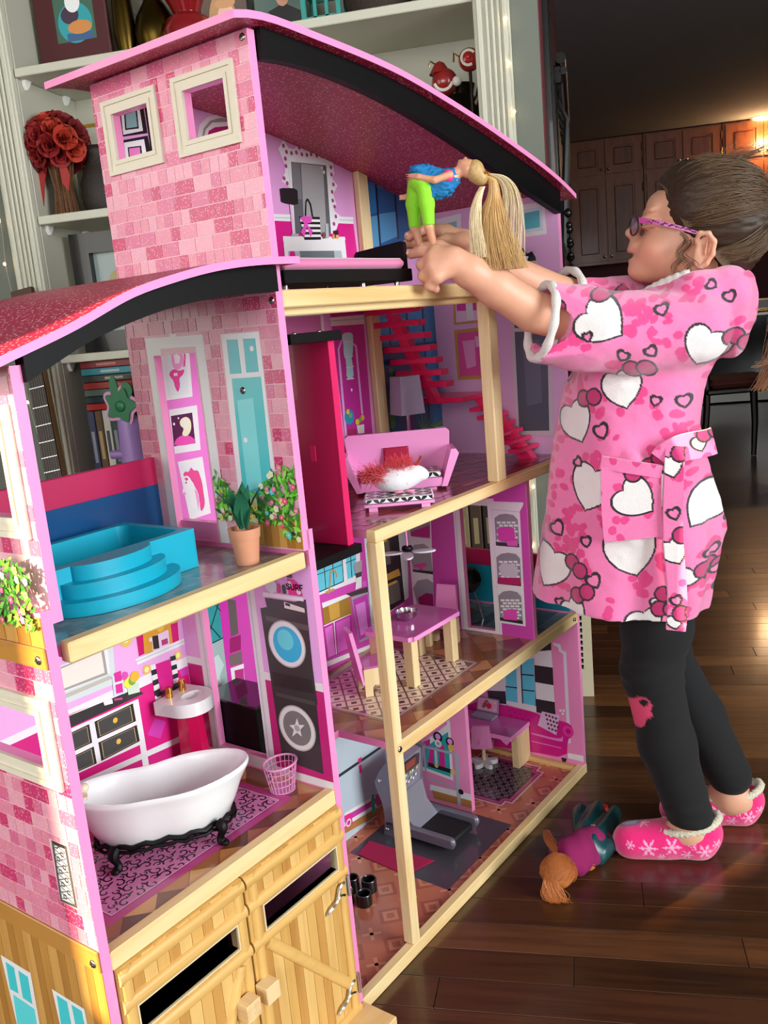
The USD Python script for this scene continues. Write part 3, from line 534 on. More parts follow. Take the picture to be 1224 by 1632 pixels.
m = MB().prism(gp, -.05, .0, 1); m.v = [Bv + v[:, :1] * wv + v[:, 2:3] * d + (v[:, 1:2]) * nv * 1.0 for v in m.v]; obj('body', m, pbr('guitar_top', 'a06c34', .3, coat=.3), gt)
# ================================================================== DOLLHOUSE (house coordinates: x along its open front, y into it)
PINKE = pbr('pink_edge', 'ef8fc0', .35, coat=.3); LAM = pbr('pink_laminate', 'e8aee0', .35, coat=.3); LAM2 = pbr('pink_wall_print', 'e2a2d8', .35, coat=.2)
MAG = pbr('magenta_wall_print', 'cc48ac', .35, coat=.2); BLUEP = pbr('deep_blue_print', '0f4678', .25, coat=.3); HOTP = pbr('hot_magenta', 'b51550', .35, coat=.2)
MORT = glitter('mortar_pink', 'f2b8c4', 'fbdfe2', .3, 420, .35, .3)
BRK = [glitter('brick_pale', 'eda4b6', 'f8d6da', .22, 300), glitter('brick_rose', 'e68aa2', 'f5c4cc', .26, 300), glitter('brick_pink', 'dd6d92', 'f2b4c4', .3, 280), glitter('brick_deep', 'd03a6e', 'ee9ab4', .36, 300)]
ROOFM = glitter('roof_glitter', 'b01f48', 'f6b4be', .33, 210, .4, .0)
PINE = woodm('pine_rail', 'e6cb94', 'd6ad6c', 0, 16, .5); PINEV = woodm('pine_post', 'e8d2a0', 'd8b67a', 2, 16, .5)
BLKP = pbr('black_panel', '050505', .5, spec=.2); SCREW = pbr('screw_metal', 'b8b4ac', .22, 1); SLOT = pbr('screw_slot', '1a1a1a', .5)
CREAM = pbr('cream_moulding', 'd8d0ba', .45); WHT = pbr('white_moulding', 'd6dcd8', .4)
DH = thing('dollhouse', 'large pink brick toy mansion with curved roofs, open rooms and barn doors', 'dollhouse', (0, 0, 0), house=True)
GRP = {}
def panel(key, name, m, material=LAM, label=None): GRP[key] = obj(name, m, material, DH, False, label); return GRP[key]
yz = lambda *a: sbox(*a)
BW = yz(.035, .580, .198, .638)                       # bathroom window hole in the left side
UW = yz(.032, .840, .128, .93)                        # patio window hole
side_lo = yz(0, 0, .295, .750).difference(BW); side_up = yz(0, .735, .295, .985).difference(UW)
panel('P0', 'side_panel', MB().prism(side_lo, -.388, -.376, 0), PINKE); panel('P0u', 'side_panel', MB().prism(side_up, -.376, -.364, 0), PINKE)
P1DOOR = yz(.125, .385, .224, .665); P1PD = yz(.158, .713, .242, .976); WR, WL = yz(.044, 1.238, .117, 1.296), yz(.184, 1.238, .257, 1.296)
panel('P1', 'divider_panel', MB().prism(yz(0, 0, .295, .738).difference(P1DOOR), .004, .016, 0), PINKE)
panel('P1u', 'divider_panel', MB().prism(yz(0, .712, .295, 1.341).difference(P1PD).difference(WR).difference(WL), -.004, .008, 0), PINKE)
panel('P2', 'end_panel', MB().prism(yz(0, 0, .302, .368), .808, .82, 0), PINKE); panel('P2u', 'end_panel', MB().prism(yz(0, .685, .302, 1.213), .808, .82, 0), PINKE)
KD = yz(.098, .372, .162, .628)
panel('V', 'room_divider', MB().prism(yz(.012, .346, .294, .69).difference(KD), .64, .652, 0), PINKE)
panel('D', 'room_divider', MB().prism(yz(.128, .012, .294, .352), .55, .562, 0), PINKE)
RP = [(-.05, 1.345), (-.011, 1.351), (.071, 1.349), (.169, 1.343), (.282, 1.332), (.378, 1.316), (.486, 1.295), (.609, 1.267), (.725, 1.238), (.84, 1.199)]
LP_ = [(-.425, .984), (-.395, .995), (-.341, 1.012), (-.296, 1.028), (-.247, 1.047), (-.196, 1.06), (-.132, 1.072), (-.062, 1.079), (.018, 1.081)]
RPs = spline(RP, 40); LPs = spline(LP_, 36)
roofz = lambda x: float(np.interp(x, RPs[:, 0], RPs[:, 1]))
bk_poly = Polygon([(.009, .002), (.808, .002)] + [(x, roofz(x) - .008) for x in np.linspace(.808, .009, 20)]).difference(sbox(.653, .366, .8079, .686))
panel('B', 'back_panel', MB().prism(bk_poly, .302, .294, 1), LAM2)
panel('BB', 'back_panel', MB().prism(sbox(-.376, .34, .004, .70), .280, .272, 1), LAM)
panel('PW', 'pool_wall', MB().prism(sbox(-.364, .70, -.004, .795), .280, .272, 1), BLUEP, 'deep blue low wall behind the pool')
obj('wall_band', MB().box((-.364, .2715, .792), (-.004, .281, .832), .001), HOTP, DH, False, 'hot pink band on the pool wall')
TLP = pbr('teal_print', '1a8a9c', .35); obj('patio_wall', MB().box((.810, .016, .3685), (.8195, .302, .452)), TLP, DH, False); obj('wall_band', MB().box((.8094, .0155, .452), (.8201, .3025, .487), .001), HOTP, DH, False)
obj('patio_wall', MB().box((.652, .2945, .366), (.8095, .3015, .452)), TLP, DH, False); obj('wall_band', MB().box((.652, .294, .452), (.8092, .302, .487), .001), HOTP, DH, False)
# flat wall colours
def lining(x0, x1, z0, z1, m, y=.2938): obj('wall_lining', MB().box((x0, y, z0), (x1, y + .0002, z1)), m, DH, False)
lining(.016, .64, .36, .684, MAG); lining(.016, .55, .012, .35, pbr('gym_wall_blue', 'b9c8d0', .4)); lining(.562, .808, .012, .35, LAM)
lining(.009, .808, .70, 1.02, LAM2)
obj('wall_lining', MB().box((.6393, .013, .36), (.6398, .0975, .686)).box((.6393, .1625, .36), (.6398, .293, .686)), MAG, DH, False)
obj('wall_lining', MB().box((.8073, .0, .70), (.8078, .294, 1.21)), pbr('lilac_pink_wall', 'e4b4e0', .35, coat=.2), DH, False)

# floors
def slab(key, P, z0, z1, m=PINKE, name='floor_board'): panel(key, name, MB().prism(P, z0, z1, 2), m)
slab('F_garage', sbox(-.376, .0, .004, .28), .004, .012, BLKP); slab('F_bath', sbox(-.376, .012, .004, .272), .352, .364); slab('F_pool', sbox(-.364, .012, -.004, .272), .694, .706)
slab('F0', sbox(.016, .014, .808, .294), .002, .012); slab('F1', sbox(.016, .014, .808, .294).difference(sbox(0, 0, .158, .117)), .353, .365)
slab('F2', sbox(.008, .014, .808, .294).difference(sbox(0, 0, .155, .117)), .688, .700); slab('F3', sbox(.008, .012, .58, .294), 1.028, 1.040, PINE)
def rail(a, b, m=PINE): obj('rail', MB().box(a, b, .0018), m, DH, False)
rail((-.376, -.001, .345), (.004, .016, .3675)); rail((-.364, -.001, .689), (-.004, .016, .711)); rail((.016, -.001, 0), (.822, .016, .022))
rail((.152, -.001, .346), (.81, .016, .368)); rail((.150, -.001, .683), (.822, .018, .702)); rail((.008, -.001, 1.022), (.58, .016, 1.044)); rail((.793, .016, 0), (.8075, .293, .02), woodm('pine_rail_y', 'dcb878', 'c99a58', 1, 16, .5)); rail((.009, .016, 1.012), (.58, .03, 1.027))
def post(a, b): obj('post', MB().box(a, b, .002), PINEV, DH, False)
post((.150, -.0005, .022), (.170, .0195, .684)); post((.516, -.0005, .702), (.546, .022, 1.023)); post((.562, .280, .70), (.592, .2935, 1.295))

# ---- bricks: every one a thin raised tile with its own glitter
def bricks(key, region, ax, val, v0, h=.0180, cap=999, seed=1, skip=None):
    r = random.Random(seed); x0, z0, x1, z1 = region.bounds; out = []; z = v0; row = 0
    while z < z1:
        u = x0 - r.choice((.0, .012, .022))
        while u < x1:
            w = .031 * (1 + .06 * r.random()) if (row % 3 == 1 or (row % 3 == 2 and r.random() < .55)) else .0158 * (1 + .06 * r.random()); q = sbox(u + .0007, z + .0007, u + w - .0007, z + h - .0007).intersection(region)
            t = r.choices(range(4), (4, 4.5, 3.6, 2.4))[0]
            for g in getattr(q, 'geoms', [q]):
                if g.geom_type == 'Polygon' and g.area > 1.2e-5: out.append((g, t))
            u += w
        z += h; row += 1
    keep = [o for o in out if not (skip and skip(o[0].centroid))]; rest = [o for o in out if skip and skip(o[0].centroid)]
    for g, t in keep: obj('brick', MB().prism(g, val, val - .0006, ax), BRK[t], GRP[key], False)
    for t in range(4):
        m = MB(); [m.prism(g, val, val - .0006, ax) for g, k in rest if k == t]
        if m.v: obj('brick_field', m, BRK[t], GRP[key], False, kind='stuff')
def mortar(key, P, val): obj('mortar', MB().prism(P, val, val - .00015, 0), MORT, GRP[key], False)
def frame_ring(key, hole, outer, val, m, ax=0, name='window_frame'):
    a, b = np.array(hole.bounds), np.array(outer.bounds); s = lambda t: sbox(*(a * (1 - t) + b * t)); mb = MB()
    for t0, t1, d in ((0, .3, .004), (.3, .68, .0026), (.68, 1, .0048)): mb.prism(s(t1).difference(s(t0)), val, val - d, ax)
    obj(name, mb, m, GRP[key], False)
BWo = yz(.009, .560, .222, .658); UWo = yz(.009, .820, .150, .950); WRo, WLo = yz(.026, 1.22, .135, 1.314), yz(.166, 1.22, .275, 1.314)
R_ = yz(0.0, .378, .295, .690).difference(BWo).difference(yz(.024, .418, .057, .494)); mortar('P0', yz(0, .376, .295, .691).difference(BWo), -.388); bricks('P0', R_, 0, -.38815, .378, .0175, seed=3, skip=lambda c: c.x > .19)
Ru = yz(0.0, .802, .295, .983).difference(UWo); mortar('P0u', yz(0, .75, .295, .985).difference(UWo), -.376); bricks('P0u', Ru, 0, -.37615, .802, .0175, seed=4, skip=lambda c: c.x > .075)
Rt = yz(0, 1.085, .295, 1.341).difference(WRo).difference(WLo); R2 = yz(0, .80, .295, 1.077).difference(yz(.137, .70, .258, 1.003)).difference(yz(.034, .76, .108, .998)); R2 = R2.union(yz(.110, .755, .136, .80))
mortar('P1u', yz(0, .712, .295, 1.341).difference(P1PD).difference(WRo).difference(WLo), -.004)
bricks('P1u', Rt, 0, -.00415, 1.085, .0183, seed=8); bricks('P1u', R2, 0, -.00415, .800, .0185, seed=9, skip=lambda c: c.x > .27 or (c.y > 1.03 and c.x > .06))
frame_ring('P0', BW, BWo, -.388, CREAM); frame_ring('P0u', UW, UWo, -.376, CREAM); frame_ring('P1u', WR, WRo, -.004, CREAM); frame_ring('P1u', WL, WLo, -.004, CREAM)
# barn boards, trim and planters on the left side and by the patio
BARN = [woodm('barn_board_' + 'abc'[i], a, b, 2, 14, .35, .25) for i, (a, b) in enumerate((('c08a3e', 'a87230'), ('b07a32', '9a6828'), ('cf9c50', 'b88440')))]
BARNT = woodm('barn_trim', 'b98238', '9c6a2a', 1, 14, .35, .25)
y = 0.0; k = 0
while y < .295: w = (.017, .014, .019)[k % 3]; obj('board', MB().prism(yz(y + .0003, .003, min(y + w - .0003, .295), .352), -.388, -.3888, 0), BARN[k % 3], GRP['P0'], False); y += w; k += 1
obj('trim_board', MB().box((-.3912, 0, .3525), (-.388, .295, .3775), .001), BARNT, GRP['P0'], False)
obj('trim_board', MB().box((-.3912, 0, .6915), (-.388, .295, .7135), .001), BARNT, GRP['P0'], False)
for j in range(5): obj('board', MB().prism(yz(.0005 + j * .022, .714, .0215 + j * .022, .745), -.388, -.3892, 0), BARN[j % 3], GRP['P0'], False)
for j in range(6): obj('board', MB().prism(yz(.0005 + j * .0135, .7145, .0135 + j * .0135, .750), -.004, -.0052, 0), BARN[j % 3], GRP['P1u'], False)
obj('trim_board', MB().box((-.0058, 0, .748), (-.004, .14, .757), .0006), BARNT, GRP['P1u'], False)
def flowers(key, ax, val, n, inside, seed):
    r = random.Random(seed); P = []
    L = ['4e9a2e', '6cb83a', '3c7a28', '86c84e', '2f6a24']; F = ['e04a7c', 'f2eab0', '4ac0c8', 'f6f0c8', 'e86a90', 'f0d860']
    for i in range(n):
        u, v = inside(r); a = r.random() * 6.28; s = .004 + .003 * r.random(); P.append((r.choice(L), Polygon([(u + s * (1.3 * math.cos(a + t) if t in (0, 3.14) else .5 * math.cos(a + t)), v + s * (1.3 * math.sin(a + t) if t in (0, 3.14) else .5 * math.sin(a + t))) for t in (0, 1.57, 3.14, 4.71)])))
    for i in range(n // 7):
        u, v = inside(r); c = r.choice(F); s = .0030 + .0012 * r.random()
        P.append((c, shapely.union_all([Point(u + s * .65 * math.cos(t), v + s * .65 * math.sin(t)).buffer(s * .55, 4) for t in np.arange(5) * 1.257]))); P.append(('f4e070' if c != 'f0d860' else 'd07030', Point(u, v).buffer(s * .34, 4)))
    V, F_, C = flatprint(P, ax, val, .000012); obj('flower_print', (V, F_), PRINT, GRP[key], False, col=C)
flowers('P1u', 0, -.0062, 330, lambda r: (lambda u: (u, .748 + (.055 + .022 * math.sin(u * 40 + 1)) * r.random()))(r.random() * .148), 5)
flowers('P0', 0, -.3916, 240, lambda r: (lambda u: (u, .735 + (.055 + .012 * math.sin(u * 50)) * r.random()))(r.random() * .12 + .002), 6)
flowers('P1u', 0, -.0066, 26, lambda r: (r.random() * .03 + .003, .728 + .03 * r.random()), 7)
# ---- printed decorations
PARENT = {'bath_mirror_print': 'BB', 'wall_light_print': 'BB', 'towel_print': 'BB', 'bath_window_print': 'BB', 'bath_dresser_print': 'BB', 'vase_print': 'BB', 'bath_wall_print': 'BB', 'washer_print': 'P1', 'detergent_print': 'P1', 'barn_window_print': 'P0', 'lantern_grille_print': 'P0', 'arch_shelf_print': 'V', 'arch_cabinet_print': 'V', 'patio_door_frame_print': 'V', 'study_window_print': 'P2', 'striped_curtain_print': 'P2', 'chesterfield_sofa_print': 'P2', 'cushion_print': 'P2', 'panel_moulding_print': 'P2', 'gym_towel_print': 'D', 'weight_rack_print': 'D', 'baseboard_print': 'D', 'door_trim_print': 'D', 'gold_frame_print': 'P2u', 'tall_window_print': 'P2u', 'framed_picture_print': 'P2u', 'floating_lamp_print': 'P2u', 'tall_teal_window_print': 'P1u', 'pool_door_frame_print': 'P1u'}
CLIP = {'BB': sbox(-.376, .352, .0035, .70), 'P1': sbox(0.0005, .366, .272, .69), 'P0': sbox(0, 0, .295, .75), 'V': sbox(.012, .366, .293, .684).difference(KD), 'P2': sbox(.0, .012, .294, .345), 'D': sbox(.128, .012, .294, .345), 'B': sbox(.0165, .012, .807, 1.34), 'P2u': sbox(0, .7, .294, 1.2), 'P1u': yz(0, .713, .295, 1.08).difference(P1PD)}
LIFT = {'bath_wall_print': .4, 'bath_mirror_print': 1.2, 'wall_light_print': 2.6, 'towel_print': 3.0, 'bath_window_print': 1.2, 'bath_dresser_print': 1.5, 'vase_print': 5.0, 'gym_towel_print': .6, 'weight_rack_print': 2.6, 'detergent_print': 6.5, 'washer_print': 3.0, 'study_window_print': .3, 'striped_curtain_print': 2.2, 'chesterfield_sofa_print': 4.0, 'cushion_print': 8.5, 'barn_window_print': 5.2, 'lantern_grille_print': 2.0, 'kitchen_sink_print': 2.6, 'coffee_maker_print': 3.6, 'kitchen_cabinet_print': 2.0, 'oven_print': 2.6, 'vanity_print': 1.0, 'ornate_mirror_print': .6, 'lamp_print': 8.0, 'handbag_print': 8.5, 'cosmetics_print': 8.5, 'chandelier_print': 1.5, 'globe_print': 1.5, 'tall_teal_window_print': 1.8, 'pool_door_frame_print': 1.8}
def put_decals():
    for n, L in DECALS.items():
        n = n.split('|')[0]; ax, val = L[0][:2]; polys = [p for q in L for p in q[2]]; key = PARENT.get(n, 'B'); cl = CLIP[key]
        polys = [(c, g.intersection(cl)) for c, g in polys]; base = val - LIFT.get(n, .2) * .0002 - {'B': .0003, 'V': .0009, 'P2u': .0010}.get(key, 0)
        V, F, C = flatprint(polys, ax, base, .00002); obj(n, (V, F), PRINT, GRP[key], False, col=C)
decal('bath_mirror_print',1,0.272,'b0105c:-818 5861,-663 5867,-708 5539,-821 5533 b0105c:-178 5813,-41 5816,-64 5518,-200 5516 e8b8d8:-614 5744,-218 5753,-233 5503,-623 5533 c08a28:-692 5860,-456 5905,-352 5834,-31 5874,-29 5800,-178 5808,-186 5511,-246 5515,-234 5747,-601 5735,-613 5541,-723 5533 d8a83a:-368,5827,70 2a2622:-542 5743,-435 5730,-442 5528,-550 5543 a03868:-388 5630,-271 5626,-271 5541,-389 5546 b98a30:-681 5684,-554 5676,-569 5514,-696 5523 d4dde0:-895 5513,60 5517,28 5424,-870 5421 a9b6bc:-886 5486,47 5479,41 5464,-881 5465')
decal('wall_light_print',1,0.272,'c9a955:-998,5853,110 e0cf90:-998,5853,50')
decal('wall_light_print|2',1,0.272,'c9a955:-723,5295,75 e0cf90:-723,5295,40')
decal('wall_light_print|3',1,0.272,'c9a955:-124,5300,75 e0cf90:-124,5300,40')
decal('towel_print',1,0.272,'c0197a:-562 5314,-270 5296,-256 4897,-576 4875 e4e6ea:-651 5332,-560 5323,-557 5245,-651 5252 23242a:-651 5252,-557 5245,-554 5166,-651 5172 e4e6ea:-651 5172,-554 5166,-552 5088,-652 5092 23242a:-652 5092,-552 5088,-549 5009,-652 5011 e4e6ea:-652 5011,-549 5009,-546 4930,-652 4931 23242a:-652 4931,-546 4930,-543 4851,-653 4850 e4e6ea:-653 4850,-543 4851,-540 4772,-653 4769 23242a:-653 4769,-540 4772,-537 4692,-653 4687 e4e6ea:-653 4687,-537 4692,-535 4613,-654 4606 23242a:-273 5329,-175 5318,-176 5248,-275 5258 e4e6ea:-275 5258,-176 5248,-176 5178,-277 5186 23242a:-277 5186,-176 5178,-177 5108,-279 5115 e4e6ea:-279 5115,-177 5108,-178 5037,-281 5043 23242a:-281 5043,-178 5037,-179 4966,-283 4971 e4e6ea:-283 4971,-179 4966,-179 4896,-285 4899 23242a:-285 4899,-179 4896,-180 4825,-287 4827 23242a:-639 4883,-180 4859,-183 4806,-621 4820')
decal('bath_window_print',1,0.272,'b9c4c0:-2181 5864,-1222 5873,-1275 5294,-2282 5327 e6ecec:-2185 5844,-1316 5861,-1348 5472,-2251 5489 8f8d84:-2186 5834,-1384 5846,-1382 5473,-2247 5510 cfcabd:-2190 5814,-1427 5821,-1427 5513,-2242 5540 a7a499:-2257 5459,-1366 5444,-1298 5384,-2268 5398')
decal('bath_dresser_print',1,0.272,'2c2d2b:-2269 5145,-930 5088,-840 4964,-2277 4972 d8dad6:-2279 4962,-945 4927,-935 3877,-1045 3905,-1040 4244,-2401 4314 252623:-1713 4896,-1048 4897,-1042 4620,-1709 4640 b9a46a:-1668 4878,-1096 4878,-1091 4640,-1664 4657 3c3e3b:-1658 4874,-1106 4874,-1102 4645,-1655 4661 252623:-1707 4581,-1040 4559,-1030 4301,-1707 4301 b9a46a:-1662 4561,-1088 4541,-1080 4320,-1661 4320 3c3e3b:-1652 4557,-1098 4537,-1090 4324,-1652 4324 252623:-2267 4901,-1801 4899,-1801 4624,-2317 4633 b9a46a:-2237 4882,-1837 4880,-1837 4644,-2280 4651 3c3e3b:-2231 4878,-1844 4876,-1844 4648,-2272 4655 252623:-2329 4571,-1788 4560,-1784 4303,-2371 4345 b9a46a:-2293 4554,-1828 4544,-1825 4323,-2330 4358 3c3e3b:-2286 4550,-1837 4540,-1834 4327,-2321 4361 c9a23a:-1382,4777,40 c9a23a:-1382,4454,40 e8ecec:-1528 5129,-1376 5102,-1376 5032,-1516 5055 b03a80:-1352 5092,-1210 5058,-1209 5022,-1344 5058')
decal('vase_print',1,0.272,'b8c4c8:-1324 5417,-1140 5398,-1157 5095,-1346 5124 c22b84:-1286 5449,-1167 5445,-1184 5129,-1301 5148 e6c8d8:-1298 5314,-1166 5298,-1167 5263,-1298 5280 b5c8b4:-1108 5170,-903 5161,-901 5017,-1103 5050 e0d840:-1071,5226,80 6a9a3c:-1001,5234,70 d0a030:-952,5274,80 c04a9a:-1117,5349,60')
decal('bath_wall_print',1,0.272,'c2186f:-2312 5164,219 5080,311 3935,-2406 4158 b93a9c:-703 4524,-522 4384,-663 4173,-882 4332 b93a9c:-150 5116,121 5066,126 4913,-117 4955 d2e0e4:-2316 5144,224 5149,243 5071,-2331 5062 d2dadd:-2350 4199,276 4016,259 3919,-2366 4116')
decal('washer_print',0,0.004,'2e2d2b:897 6364,172 6369,138 4914,688 5005 2e2d2b:1006 6198,138 6422,172 3875,932 3918 4a4946:928 6103,143 6058,139 5977,922 6032 201f1e:931 5272,185 5269,182 5068,926 5056 3f3e3b:901 4965,177 4955,181 4891,899 4909 9e9d98:580,5730,345 d6d6d2:580,5730,325 2aa3c9:570,5727,262 5cc4dc:598,5790,150 9e9d98:570,4480,345 c9c9c5:570,4480,325 6e6d6a:570,4480,260 e4e2de:547 4641,524 4542,417 4559,511 4471,498 4368,580 4412,681 4329,635 4446,711 4499,601 4527 9a9a96:570,4480,50 c8c4bc:538 6350,177 6293,176 6232,542 6257 222222:520 6337,433 6328,429 6289,516 6299 d9dde0:915 6448,175 6444,173 6392,925 6385')
decal('detergent_print',0,0.004,'b8226e:644 6569,608 6606,578 6583,570 6466,640 6465 2a2a2a:544 6571,510 6601,478 6578,476 6464,541 6465 c8207c:429 6689,304 6679,209 6606,182 6463,433 6461 f0c0dc:391,6617,40 f0c0dc:241,6520,40 333333:433 6752,336 6751,335 6703,430 6704 b9c4c8:745,6559,110')
decal('barn_window_print',0,-0.388,'dfe9ea:2089 2944,1467 2940,1489 1970,2014 1785 35b3b8:2000 2882,1824 2869,1838 2508,2022 2496 35b3b8:1741 2866,1544 2859,1560 2479,1755 2487 4dc0c4:1973 2442,1535 2426,1558 2012,2034 1814 dfe9ea:1060 2898,457 2892,448 2451,1016 2260 35b3b8:979 2850,785 2845,782 2525,1005 2443 35b3b8:706 2844,518 2840,508 2596,698 2537')
decal('lantern_grille_print',0,-0.388,'eceae4:518 4924,255 4928,257 4204,555 4188 2a2724:518 4924,255 4928,256 4888,519 4883 4a4744:518 4924,482 4924,518 4190,555 4188 4a4744:290 4928,255 4928,257 4204,292 4202 4a4744:547 4218,258 4238,257 4204,555 4188')
decal('kitchen_window_print',1,0.294,'d6e4ea:3255 5855,4785 5724,4700 5078,3143 5162 58b8c6:3224 5665,4216 5701,4191 5205,3150 5206 58b8c6:4323 5705,4645 5712,4589 5216,4309 5200 16343c:3205 5544,4213 5531,4214 5518,3202 5530 16343c:3668 5707,3690 5705,3666 5208,3647 5208 16343c:3921 5704,3941 5704,3914 5210,3894 5210 16343c:4302 5536,4633 5533,4631 5520,4303 5520 16343c:4462 5702,4483 5702,4458 5196,4437 5196 16343c:3151 5215,4191 5209,4191 5190,3148 5194 16343c:4204 5698,4224 5698,4196 5204,4176 5204')
decal('kitchen_sink_print',1,0.294,'a8854e:3711 5101,3815 5482,3892 5516,3985 5472,4015 5388,3999 5326,3972 5334,3980 5388,3953 5452,3886 5484,3847 5454,3752 5089 a8854e:3636 5161,3891 5151,3889 5104,3643 5112 dfe6ea:3496 4980,4207 4933,4360 4858,3506 4874 8a6a28:3493 4878,4330 4857,4315 4513,3498 4559 b08a3c:3674 4868,3990 4865,3972 4565,3684 4573 3a3634:4208 4942,4889 4885,4889 4777,4358 4845')
decal('kitchen_cabinet_print',1,0.294,'a92a8c:3100 4570,4321 4511,4245 3831,3049 3919 cf6cc0:3505 4481,3727 4483,3725 3890,3519 3901 c458b4:3836 4479,4260 4472,4196 3872,3800 3888 f0d8ec:3769 4516,3798 4515,3770 3883,3742 3886 f0d8ec:3482 4545,4308 4525,4311 4504,3487 4525 8f8f92:4356 4830,4891 4796,4935 3830,4466 3872 a93a98:4392 4770,4871 4743,4890 3916,4478 3907 c878c4:4463 4641,4770 4625,4782 3983,4531 3989 cfd8dc:3043 3884,4916 3705,4919 3622,3026 3777')
decal('coffee_maker_print',1,0.294,'8f9090:4530 5459,4805 5454,4756 5238,4542 5249 3a3a3c:4542 5249,4756 5238,4725 5139,4573 5153 dcdcdc:4573 5153,4733 5147,4708 4929,4503 4937 c458b4:4733 5029,4863 5021,4862 4913,4738 4920')
decal('oven_print',1,0.294,'c4d2da:4929 5891,6393 5758,6242 4256,4905 4053 1c1816:5041 5727,6066 5673,6084 4220,5029 4123 b0862c:5017 4947,5977 4959,6023 4801,5041 4837 57544c:5136 5660,5736 5632,5728 5129,5134 5168 57544c:5123 4737,5941 4721,5965 4298,5162 4292 b98f3c:5061 5693,5675 5668,5674 5618,5067 5623 b98f3c:5045 4760,5875 4740,5874 4689,5052 4698')
decal('arch_shelf_print',0,0.64,'d5d8e0:2966 5672,2311 5971,2413 4043,2929 3845 8e8d92:2854 5705,2345 5918,2376 5528,2854 5547 8e8d92:2904 5199,2794 5366,2544 5411,2386 5318,2368 4768,2867 4788 8e8d92:2904 4420,2777 4595,2524 4660,2379 4581,2411 4070,2831 4048 b0247c:2845 5640,2355 5814,2373 5554,2845 5548 c8398c:2837 4938,2522 5005,2513 4940,2625 4890,2602 4812,2725 4814,2703 4883,2827 4885 8a1a58:2799 4215,2683 4282,2584 4346,2417 4337,2426 4068,2769 4042 2c2a2c:2879 4827,2371 4833,2368 4768,2868 4780')
